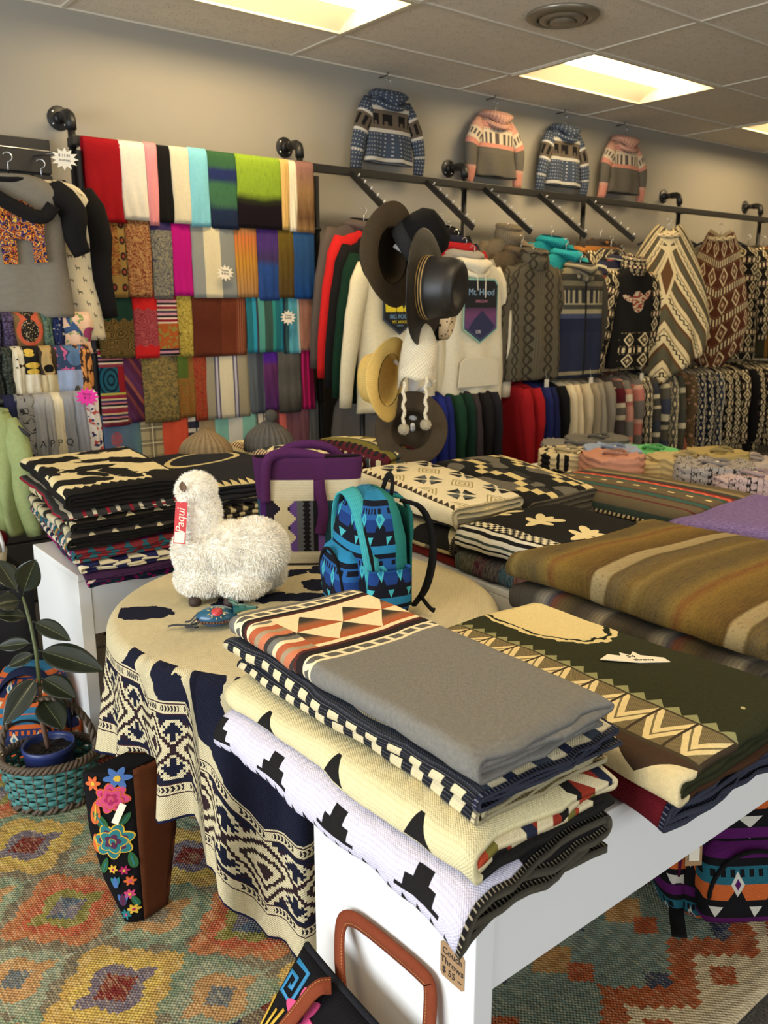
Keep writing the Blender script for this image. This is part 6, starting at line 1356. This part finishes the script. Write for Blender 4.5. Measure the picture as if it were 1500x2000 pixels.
for k, (dx, dy, dz, c, lb, r_) in enumerate([(-.045, -.035, .09, (206, 150, 150), 'dusty pink', .042), (.02, .01, .145, (180, 170, 160), 'grey', .040), (.035, -.045, .10, (228, 218, 190), 'cream', .044), (.085, .03, .11, (130, 30, 40), 'dark red', .038), (-.05, .05, .10, (206, 200, 190), 'pale grey', .04)]):
    b = MB(); b.surf(lambda u, v: (r_ * math.cos(2 * pi * u) * math.sin(pi * v) * (1 + .02 * math.sin(60 * v + 12 * u)), r_ * math.sin(2 * pi * u) * math.sin(pi * v) * (1 + .02 * math.sin(60 * v + 12 * u)), r_ * math.cos(pi * v)), 22, 16, uvf=lambda u, v: (u * .25, v * .14))
    tag(b.build('yarn_ball', cloth('yarn_' + lb.split()[-1] + str(k), knit(c, None, .005), bump=2), None, (P.x - .05 + dx, P.y + .2 + dy, ctop + dz)), lb + ' ball of yarn in the white basket', 'yarn ball', 'yarn balls in the basket')
# ============================================================ PLANT IN BASKET
PB = atZ(92, 1560, .05); PB = Vector((PB.x + .035, PB.y + .06, 0)); PD = (Vector((PB.x, PB.y, .25)) - CP).dot(fw)
bk = thing('wicker_basket', 'oval wicker basket with teal woven body and tall brown handle', 'basket', (PB.x, PB.y, .0135), (0, 0, -YAW + R(12)))
WBR = material('wicker_brown', lambda u, v, co: mix((104, 88, 70), noise(co, 60, 3), (62, 50, 40)), rough=.7); WTL = material('wicker_teal', lambda u, v, co: mix((76, 140, 134), noise(co, 40, 3), (52, 108, 106)), rough=.6)
BA, BB = .135, .105
def bkr(z): return lerp(.80, 1.0, min(1, z / .13) ** .7)
for k in range(8):
    z = .018 + k * .0155; b = MB(); s_ = bkr(z)
    b.tube([((BA * s_ + .0045 * math.sin(q * 14 + k * pi)) * math.cos(q), (BB * s_ + .0045 * math.sin(q * 14 + k * pi)) * math.sin(q), z) for q in [2 * pi * j / 112 for j in range(112)]], .0080, 6, closed=True, flat=.42, up=(0, 0, 1)); b.build('weave_strip', WTL, bk)
for k in range(28):
    q = 2 * pi * k / 28; b = MB(); b.tube([((BA * bkr(z)) * math.cos(q), BB * bkr(z) * math.sin(q), z) for z in (.005, .04, .08, .12, .145)], .004, 6); b.build('stake', WBR, bk)
for nm_, z0, n_ in (('rim_braid', .145, 3), ('foot_braid', .008, 2)):
    for k in range(n_):
        b = MB(); b.tube([((BA * bkr(z0) + .007 * math.cos(q * 18 + k * 2.1)) * math.cos(q), (BB * bkr(z0) + .007 * math.cos(q * 18 + k * 2.1)) * math.sin(q), z0 + .008 * math.sin(q * 18 + k * 2.1)) for q in [2 * pi * j / 144 for j in range(144)]], .0058, 6, closed=True); b.build(nm_, WBR, bk)
for k in range(3):
    b = MB(); b.tube([((BA * .98) * math.cos(q) + .006 * math.cos(q * 16 + k * 2.1), .006 * math.sin(q * 16 + k * 2.1), .12 + .20 * math.sin(q) ** .8) for q in [pi * j / 70 for j in range(71)]], .0055, 6); b.build('handle_strand', WBR, bk)
b = MB(); b.lathe([(0, 0), (BA * .78, 0), (BA * .78, .006), (0, .006)], 28, sy=BB / BA); b.build('bottom', WBR, bk)
for s in (-1, 1): b = MB(); b.tube([(s * BA * .98 + .008 * math.cos(j * 1.3), .009 * math.sin(j * 1.3), .138 + .0022 * j) for j in range(16)], .0028, 6); b.build('binding', plain('raffia', (176, 158, 116), rough=.8), bk)
pl = thing('rubber_plant', 'rubber plant with dark glossy leaves in a blue pot inside the basket', 'plant', (PB.x, PB.y, .021))
NVP = plain('pot_blue', (40, 52, 104), rough=.4)
PO = Vector((PB.x, PB.y, .021))
b = MB(); b.lathe([(0, 0), (.052, 0), (.060, .04), (.068, .11), (.070, .15), (.073, .152), (.075, .158), (.075, .170), (.071, .172), (.068, .160), (.064, .12), (.0, .12)] , 36); b.build('pot', NVP, pl)
b = MB(); b.lathe([(.069, .148), (.04, .151), (0, .153)], 30, fz=lambda a, r, z: .004 * math.sin(a * 9 + r * 300)); b.build('soil', material('potting_soil', lambda u, v, co: mix((30, 22, 18), noise(co, 120, 3) > .6, (74, 56, 42)), rough=1, bump=6), pl)
def Lp(x, y, dd=0.0): return atD(x, y, PD + dd) - PO
SP = [Vector((0, 0, .145))] + [Lp(*q) for q in ((80, 1400), (78, 1340), (70, 1270), (60, 1220), (50, 1185), (44, 1165))]
b = MB(); b.tube(SP[:3], [.0075, .0068, .006], 10); b.build('lower_stem', plain('stem_bark', (112, 82, 62), rough=.8, mott=.2), pl)
b = MB(); b.tube(SP[2:], [.006, .0056, .0052, .0045, .003], 10); b.build('upper_stem', plain('stem_green', (84, 92, 52), rough=.5), pl)
LEAFM = material('rubber_leaf', lambda u, v, co: lay(mix((24, 30, 18), noise(co, 18, 2), (34, 38, 24)), (ab(u) < .0009, (96, 100, 62)), ((ab(M('FRACT', (v + ab(u) * .5) / .007) - .5) < .05) * .2, (60, 68, 42))), rough=.28, spec=.45, coat=.1, mott=.08)
LV = [((44, 1162), (70, 1088), 48, -.06, .3), ((36, 1158), (-6, 1092), 40, .04, .2), ((42, 1172), (-10, 1180), 40, -.05, -.4), ((60, 1212), (136, 1238), 34, -.05, -.9), ((56, 1205), (-8, 1200), 30, -.04, .3), ((68, 1268), (202, 1302), 54, -.06, -.35), ((64, 1256), (-6, 1262), 28, .0, .2), ((68, 1276), (16, 1300), 28, -.02, -.3), ((78, 1322), (146, 1358), 44, -.05, -.4), ((76, 1318), (6, 1412), 46, -.07, .3), ((80, 1362), (124, 1424), 52, -.09, -.1)]
for (a_, t_, wpx, dd, cv) in LV:
    A = Lp(*a_); Bt = Lp(*t_, dd); D = Bt - A; Ln = D.length; wd_ = wpx * PD / F / 2 * 1.12
    view = (PO + A - CP).normalized(); side = D.normalized().cross(view).normalized(); nrm_ = side.cross(D.normalized())
    if nrm_.dot(view) > 0: nrm_ = -nrm_
    nrm_ = (nrm_ + Vector((0, 0, .6))).normalized(); side = D.normalized().cross(nrm_).normalized()
    def lf(a, c):
        if c < .12: w = .0018
        else: k = (c - .12) / .88; w = wd_ * (math.sin(pi * k ** .85) ** .75 * (1 - .15 * k)) + .0004
        p = A + D * c + nrm_ * (cv * -.10 * Ln * (c - c * c) * -2 * (1 if cv > 0 else 1)) + Vector((0, 0, -.16 * abs(cv) * Ln * c ** 2.2))
        s = (a - .5) * 2; return tuple(p + side * s * w + nrm_ * (abs(s) ** 1.3 * w * .30))
    b = MB(); b.surf(lf, 8, 18, uvf=lambda a, c: ((a - .5) * 2 * wd_, c * Ln)); b.build('leaf', LEAFM, pl, solid=.0012)
# backpack behind the basket
P = atZ(60, 1500, .014); OR = [(40, 52, 90), (200, 96, 44), (52, 110, 140), (206, 196, 170), (36, 40, 70)]
backpack('orange and navy woven backpack standing behind the plant basket', (PB.x + .045, PB.y + .30, .016), R(-30), OR, cloth('navy_trim', (30, 36, 62)), cloth('bp2_side', f_bpk(OR, .05)), solid((34, 38, 60)), .98)
# ============================================================ EMBROIDERED TALL BAG
P = atZ(282, 1796, .0135)
eb = thing('embroidered_bag', 'tall black bag with bright embroidered flowers and brown suede side under the throw', 'bag', (P.x, P.y, .0135), (0, 0, 0))
fh = Vector((math.sin(YAW), math.cos(YAW), 0)); dl = (-rt * .93 - fh * .10).normalized(); dr_ = (rt * .62 + fh * .78).normalized()
SUE = cloth('brown_suede', (92, 50, 28), mott=.2, weave=0); EMB = solid((22, 20, 22))
Hh = .40
def wL(z): return interp([(0, .045), (.12, .085), (.25, .108), (.40, .112)], z)
def wR(z): return interp([(0, .07), (.2, .11), (.40, .12)], z)
def bl(a, z): q = dl * wL(z) * a; return (q.x - .006 * math.sin(pi * a) * dr_.x * 1.5, q.y - .006 * math.sin(pi * a) * dr_.y * 1.5, z)
b = MB(); b.surf(lambda a, c: bl(a, c * Hh), 8, 20, uvf=lambda a, c: (a * .1, c * Hh)); b.surf(lambda a, c: tuple(Vector(bl(1, c * Hh)) + dr_ * wR(c * Hh) * a), 4, 20); b.surf(lambda a, c: tuple(Vector(bl(c, Hh)) + dr_ * wR(Hh) * a), 4, 6); b.build('embroidered_side', EMB, eb, solid=.004)
b = MB(); b.surf(lambda a, c: tuple(dr_ * wR(c * Hh) * a + Vector((0, 0, c * Hh))), 6, 20, uvf=lambda a, c: (a * .08, c * Hh)); b.surf(lambda a, c: tuple(Vector(bl(c, c * 0 + a * Hh)) * 1.0 + dr_ * wR(a * Hh)), 12, 4); b.build('suede_side', SUE, eb, solid=.004)
nL = Vector((dl.y, -dl.x, 0)); nL = nL if nL.dot(Vector((-.6, -.8, 0))) > 0 else -nL
def emb(parent, fn, cx, cz, r_, kind, cols, name='embroidered_flower', rot=0.0, lift=.004):
    """fn(a,z,lift)->point on the bag face; flat stitched motif of petals"""
    root = None; k_ = 6 if kind == 'rose' else 5
    b = MB(); 
    def petal(x, z, l, w, an, mi, li):
        pts = []
        for j in range(14):
            q = 2 * pi * j / 14; px_ = l * math.cos(q); pz_ = w * math.sin(q) * (1.0 - .25 * math.cos(q)); pts.append((x + px_ * math.cos(an) - pz_ * math.sin(an), z + px_ * math.sin(an) + pz_ * math.cos(an)))
        vs = [fn(*p, li) for p in pts] + [fn(*p, li - .003) for p in pts]
        b.add(vs, [tuple(range(14))] + [(j, (j + 1) % 14, (j + 1) % 14 + 14, j + 14) for j in range(14)], None, mi, False)
    if kind == 'rose':
        for ring, n_, rr in ((0, 7, .68), (1, 5, .36), (2, 1, 0)):
            for j in range(n_):
                an = rot + 2 * pi * j / n_ + ring * .5; x, z = cx + rr * r_ * math.cos(an), cz + rr * r_ * math.sin(an); s_ = r_ * (.42 if ring < 2 else .22)
                petal(x, z, s_, s_ * .85, an, 1, lift + .0010 * ring); petal(x, z, s_ * .84, s_ * .68, an, 0, lift + .0005 + .0010 * ring); petal(x - .12 * r_ * math.cos(an), z - .12 * r_ * math.sin(an), s_ * .5, s_ * .42, an, 2, lift + .0008 + .0010 * ring)
    elif kind == 'daisy':
        for j in range(6):
            an = rot + 2 * pi * j / 6; petal(cx + .55 * r_ * math.cos(an), cz + .55 * r_ * math.sin(an), r_ * .45, r_ * .24, an, 0, lift)
        petal(cx, cz, r_ * .25, r_ * .25, 0, 1, lift + .0008)
    elif kind == 'leaf':
        petal(cx, cz, r_, r_ * .42, rot, 0, lift); petal(cx, cz, r_ * .8, r_ * .08, rot, 1, lift + .0006)
    elif kind == 'tulip':
        for j, an in enumerate((-.5, 0, .5)): petal(cx + .3 * r_ * math.sin(an), cz + .2 * r_ * math.cos(an), r_ * .75, r_ * .33, pi / 2 - an, (1, 0, 1)[j], lift + .0006 * (j == 1))
    return b.build(name, [plain('thread_' + ''.join('%02x' % c for c in cc), cc, rough=.5) for cc in cols], parent)
YEL, MAG, TEA, BLU, ORG, GRE, PNK, PUP = (222, 180, 60), (170, 34, 90), (36, 120, 124), (70, 110, 170), (214, 104, 50), (40, 96, 52), (206, 70, 120), (84, 34, 70)
def onL(a, z, li): q = Vector(bl(a / max(.05, wL(z)), z)); return tuple(q + nL * li)
for (a_, z_, r_, kd, cs, ro) in [(.05, .225, .044, 'rose', (TEA, YEL, PUP), .2), (.045, .335, .036, 'rose', (PNK, ORG, MAG), .6), (.03, .145, .012, 'daisy', (MAG, YEL), 0), (.055, .15, .012, 'daisy', (YEL, MAG), .3), (.02, .115, .013, 'daisy', (ORG, PNK), 0), (.052, .11, .020, 'tulip', (BLU, TEA, TEA), 0), (.022, .08, .013, 'daisy', (PNK, YEL), .4), (.038, .062, .022, 'tulip', (PUP, BLU, BLU), 0), (.016, .038, .014, 'daisy', (YEL, MAG), 0), (.034, .025, .014, 'daisy', (TEA, PNK), .3), (.075, .28, .028, 'leaf', (GRE, TEA), 1.0), (.02, .28, .018, 'leaf', (GRE, TEA), 2.2), (.012, .17, .022, 'leaf', (GRE, TEA), 1.4), (.075, .16, .022, 'leaf', (GRE, TEA), 2.0), (.012, .06, .016, 'leaf', (GRE, TEA), 1.2), (.085, .30, .03, 'leaf', (ORG, YEL), 1.7), (.09, .22, .025, 'leaf', (ORG, YEL), 1.5), (.03, .385, .03, 'daisy', (BLU, YEL), 0), (.085, .375, .02, 'daisy', (ORG, YEL), 0)]:
    emb(eb, onL, a_, z_, r_, kd, cs, 'embroidered_leaf' if kd == 'leaf' else 'embroidered_flower', ro)
b = MB(); b.m = Matrix.Translation(onL(.03, .30, .012)) @ Matrix.Rotation(-YAW, 4, 'Z') @ Matrix.Rotation(R(25), 4, 'Y'); b.box(-.008, .008, -.0006, .0006, -.028, .028); b.build('price_tag', CARD, eb)
# ============================================================ FRONT TOTE WITH SUEDE HANDLE
XF = .69
pa = atX(592, 1848, XF); pb = atX(735, 2010, XF)
ft = thing('embroidered_tote', 'black tote with bright embroidery and rust suede handle leaning on the white leg', 'bag', (XF, pa.y, .0135)); L0 = Vector((XF, pa.y, .0135))
e = (pb - pa); Le = e.length * 1.5; e.normalize()
dn = Vector((-.75, 0, -1)).normalized(); dn = (dn - e * dn.dot(e)).normalized(); nf = e.cross(dn).normalized(); nf = nf if nf.x < 0 else -nf
HH = pa.z / -dn.z * .93
def bag(a, c, li=0.0):
    p = pa + e * (a * Le) + dn * (c * HH) + nf * (.03 * math.sin(pi * min(1, max(0, a))) ** .5 * math.sin(pi * min(1, max(0, c * .9 + .05))) ** .6 + li) - L0; p.z = max(p.z, .003); return tuple(p)
FT = MB(); FT.surf(lambda a, c: bag(a, c), 24, 18, uvf=lambda a, c: (a * Le, c * HH)); FT.build('front_face', EMB, ft, solid=.003)
FT = MB(); FT.surf(lambda a, c: tuple(pa + e * (a * Le) + dn * (c * HH) - nf * (.012 + .03 * math.sin(pi * c)) - L0), 10, 10); FT.build('back_face', SUE, ft, solid=.003)
b = MB(); b.tube([tuple(Vector(bag(k / 20, -.005)) - nf * .008) for k in range(21)], .009, 8, flat=.8); b.build('zip', solid((34, 34, 38)), ft)
fnF = lambda a, z, li: bag(a / Le, z / HH, li)
CY = (44, 130, 176)
def strip(pts, w, col, nm_='embroidered_line'):
    q = [Vector((p[0], p[1], 0)) for p in pts]; vs = []
    b = MB()
    for i, p in enumerate(q):
        t_ = (q[min(len(q) - 1, i + 1)] - q[max(0, i - 1)]); t_.normalize(); s_ = Vector((-t_.y, t_.x, 0)) * w / 2
        vs += [fnF(*(p - s_)[:2], .0022), fnF(*(p + s_)[:2], .0022)]
    b.add(vs, [(2 * i, 2 * i + 1, 2 * i + 3, 2 * i + 2) for i in range(len(q) - 1)]); b.build(nm_, plain('thread_' + ''.join('%02x' % c for c in col), col, rough=.5), ft, solid=.0015)
strip([(.01, .02), (.05, .02), (.05, .075), (.012, .075), (.012, .04), (.034, .04), (.034, .058), (.024, .058)], .009, CY, 'spiral_motif')
strip([(.004, .09), (.012, .16), (.02, .22)], .006, YEL); strip([(.045, .09), (.03, .15), (.02, .22)], .006, YEL); strip([(.03, .10), (.024, .15)], .005, YEL)
for (a_, z_, r_, kd, cs, ro) in [(.085, .075, .045, 'daisy', (PNK, PUP), 0), (.11, .11, .030, 'rose', (PUP, BLU, MAG), 0), (.16, .06, .030, 'tulip', (MAG, PNK, PNK), 1), (.06, .16, .03, 'daisy', (MAG, ORG), .3), (.03, .22, .03, 'rose', (MAG, ORG, PNK), 0), (.15, .13, .028, 'daisy', (BLU, YEL), 0), (.20, .10, .03, 'rose', (ORG, YEL, MAG), 0), (.10, .2, .035, 'rose', (TEA, YEL, PUP), 0), (.17, .2, .03, 'daisy', (PNK, YEL), 0), (.24, .16, .03, 'rose', (BLU, PNK, MAG), 0)]:
    emb(ft, fnF, a_, z_, r_, kd, cs, rot=ro, lift=.003)
RUS = cloth('rust_suede', lambda u, v, co: lay((128, 62, 38), ((ab(u - .022) < .0006) & (M('FRACT', v / .005) > .4), (206, 150, 90))), weave=0, mott=.15)
def X_(x, y, X): return tuple(atX(x, y, X) - L0)
strap([X_(668, 1938, .70), X_(662, 1870, .715), X_(664, 1802, .738), X_(682, 1788, .742), X_(730, 1822, .744), X_(832, 1908, .744), X_(842, 1930, .742), X_(838, 2010, .735), X_(832, 2060, .72)], .027, RUS, ft, 'handle', .004, nrm=(-1, 0, .15))
hs_ = (pb - pa).length * .52
strap([tuple(Vector(fnF(hs_, .0, .012))), tuple(Vector(fnF(hs_ - .01, .01, .03))), tuple(Vector(fnF(hs_ - .02, .06, .022))), tuple(Vector(fnF(hs_ - .035, .12, .016))), tuple(Vector(fnF(hs_ - .045, .2, .014)))], .026, RUS, ft, 'front_handle', .004, nrm=tuple(nf))
# ============================================================ BACKPACK AT THE RIGHT EDGE
P = atZ(1415, 1825, .014); RC_ = [(36, 96, 108), (22, 20, 22), (84, 24, 84), (206, 200, 184), (196, 96, 44)]
rb = backpack('purple, teal and white woven backpack on the rug at the right edge', (P.x + .11, P.y + .06, .016), R(-34), RC_, cloth('wine_trim', (84, 24, 58)), cloth('bp3_side', f_bpk(RC_, .05)), solid((72, 22, 56)), 1.22, lean=R(-6))
b = MB(); b.m = Matrix.Translation((-.12, -.10, .17)); b.box(-.016, .016, -.001, .001, -.03, .03); tg = b.build('hang_tag', KRAFT, rb); b = MB(); b.m = Matrix.Translation((-.12, -.1025, .165)); b.box(-.010, .010, -.0008, .0008, -.014, .012); b.build('price_sticker', CARD, tg)
strap([(-.10, .02, .03), (-.13, -.06, .012), (-.15, -.12, .010)], .028, BLC, rb, 'webbing_strap', .004, nrm=(0, 0, 1))
# ============================================================ FOLDED TEES ON THE BACK TABLE
TS = [((1110, 872), (128, 124, 118), 'heather grey folded tee at the back of the shirt table', .20), ((1165, 862), (110, 106, 98), 'dark grey folded tee behind the lighter one', .2), ((1195, 884), (150, 164, 190), 'pale blue folded tee on the shirt table', .16), ((1270, 884), (110, 190, 120), 'mint green folded tee on the shirt table', .15), ((1085, 892), (206, 190, 150), 'cream folded tee with black lettering in front of the grey one', .16), ((1140, 905), (196, 140, 116), 'salmon folded tee at the front of the shirt table', .16), ((1260, 905), (206, 184, 132), 'sand coloured folded tee with white neck label', .2), ((1330, 900), (190, 170, 122), 'beige folded tee with olive collar', .18), ((1395, 915), (160, 152, 146), 'grey floral outline folded tee near the right edge', .2), ((1460, 905), (180, 168, 158), 'pale grey folded tee at the right end of the shirt table', .18), ((1470, 935), (190, 168, 166), 'blush folded tee with sunflower outlines at the right edge', .2), ((1400, 890), (170, 150, 96), 'mustard folded tee behind the grey floral one', .14), ((1035, 885), (30, 28, 27), 'black and white folded tee beside the black geometric blanket', .12)]
for i, ((x, y), c, lb, w) in enumerate(TS):
    z = .70 + .02 * (i % 3); p = atZ(x, y, z + .03); p.x = min(3.82, max(3.16 if i != 12 else 2.7, p.x)); p.y = min(2.8, max(1.58, p.y)); wv = wob(900 + i)
    t = thing('folded_tee', lb, 'tee shirt', (p.x, p.y, ZT + .001), (0, 0, -YAW + .3 * math.sin(i * 3)))
    if i == 12: t.location = (2.72, 2.31, ZT + .001)
    Hs = z + .05 - ZT; wx = w * .8
    def tf(a, c):
        q = 2 * pi * a; k = math.sin(pi * c) ** .5; ca, sa = math.cos(q), math.sin(q); r = lerp(1, 0, sstep(.72, 1, c)) if c > .72 else 1
        zz = Hs * min(1, c / .72) ; zz += (.014 * wv(ca * r * 2.2, sa * r * 2.2) + .008 * wv(ca * r * 6, sa * r * 7)) * sstep(.3, .8, c)
        return (wx * abs(ca) ** .6 * (1 if ca > 0 else -1) * r * (1 + .04 * math.sin(c * 40 + 3 * q)), .13 * abs(sa) ** .6 * (1 if sa > 0 else -1) * r * (1 + .04 * math.sin(c * 40 + 3 * q)), max(0, zz))
    pat = c
    if i in (8, 10): pat = lambda u, v, co, c=c: lay(c, (rng(noise(co, 30, 2), .49, .52), (50, 46, 46)))
    if i in (4, 12): pat = lambda u, v, co, c=c: lay(c, (noise(co, 26, 1) > .56, (28, 26, 25) if c[0] > 100 else (220, 206, 170)))
    b = MB(); b.surf(tf, 36, 26, cu=True, uvf=lambda a, c: (tf(a, c)[0], tf(a, c)[1])); b.build('folded_body', cloth('tee_%d' % i, pat, mott=.15), t)
    b = MB(); b.tube([(.05 * math.cos(q), -.03 + .035 * math.sin(q), Hs + .012 + .006 * math.sin(2 * q)) for q in [2 * pi * k / 20 for k in range(20)]], .008, 6, closed=True); nb = b.build('neckband', solid(tuple(int(x * .85) for x in c)), t)
    b = MB(); b.m = Matrix.Translation((0, -.03, Hs + .014)); b.box(-.014, .014, -.012, .012, -.001, .001); b.build('neck_label', CARD, nb)
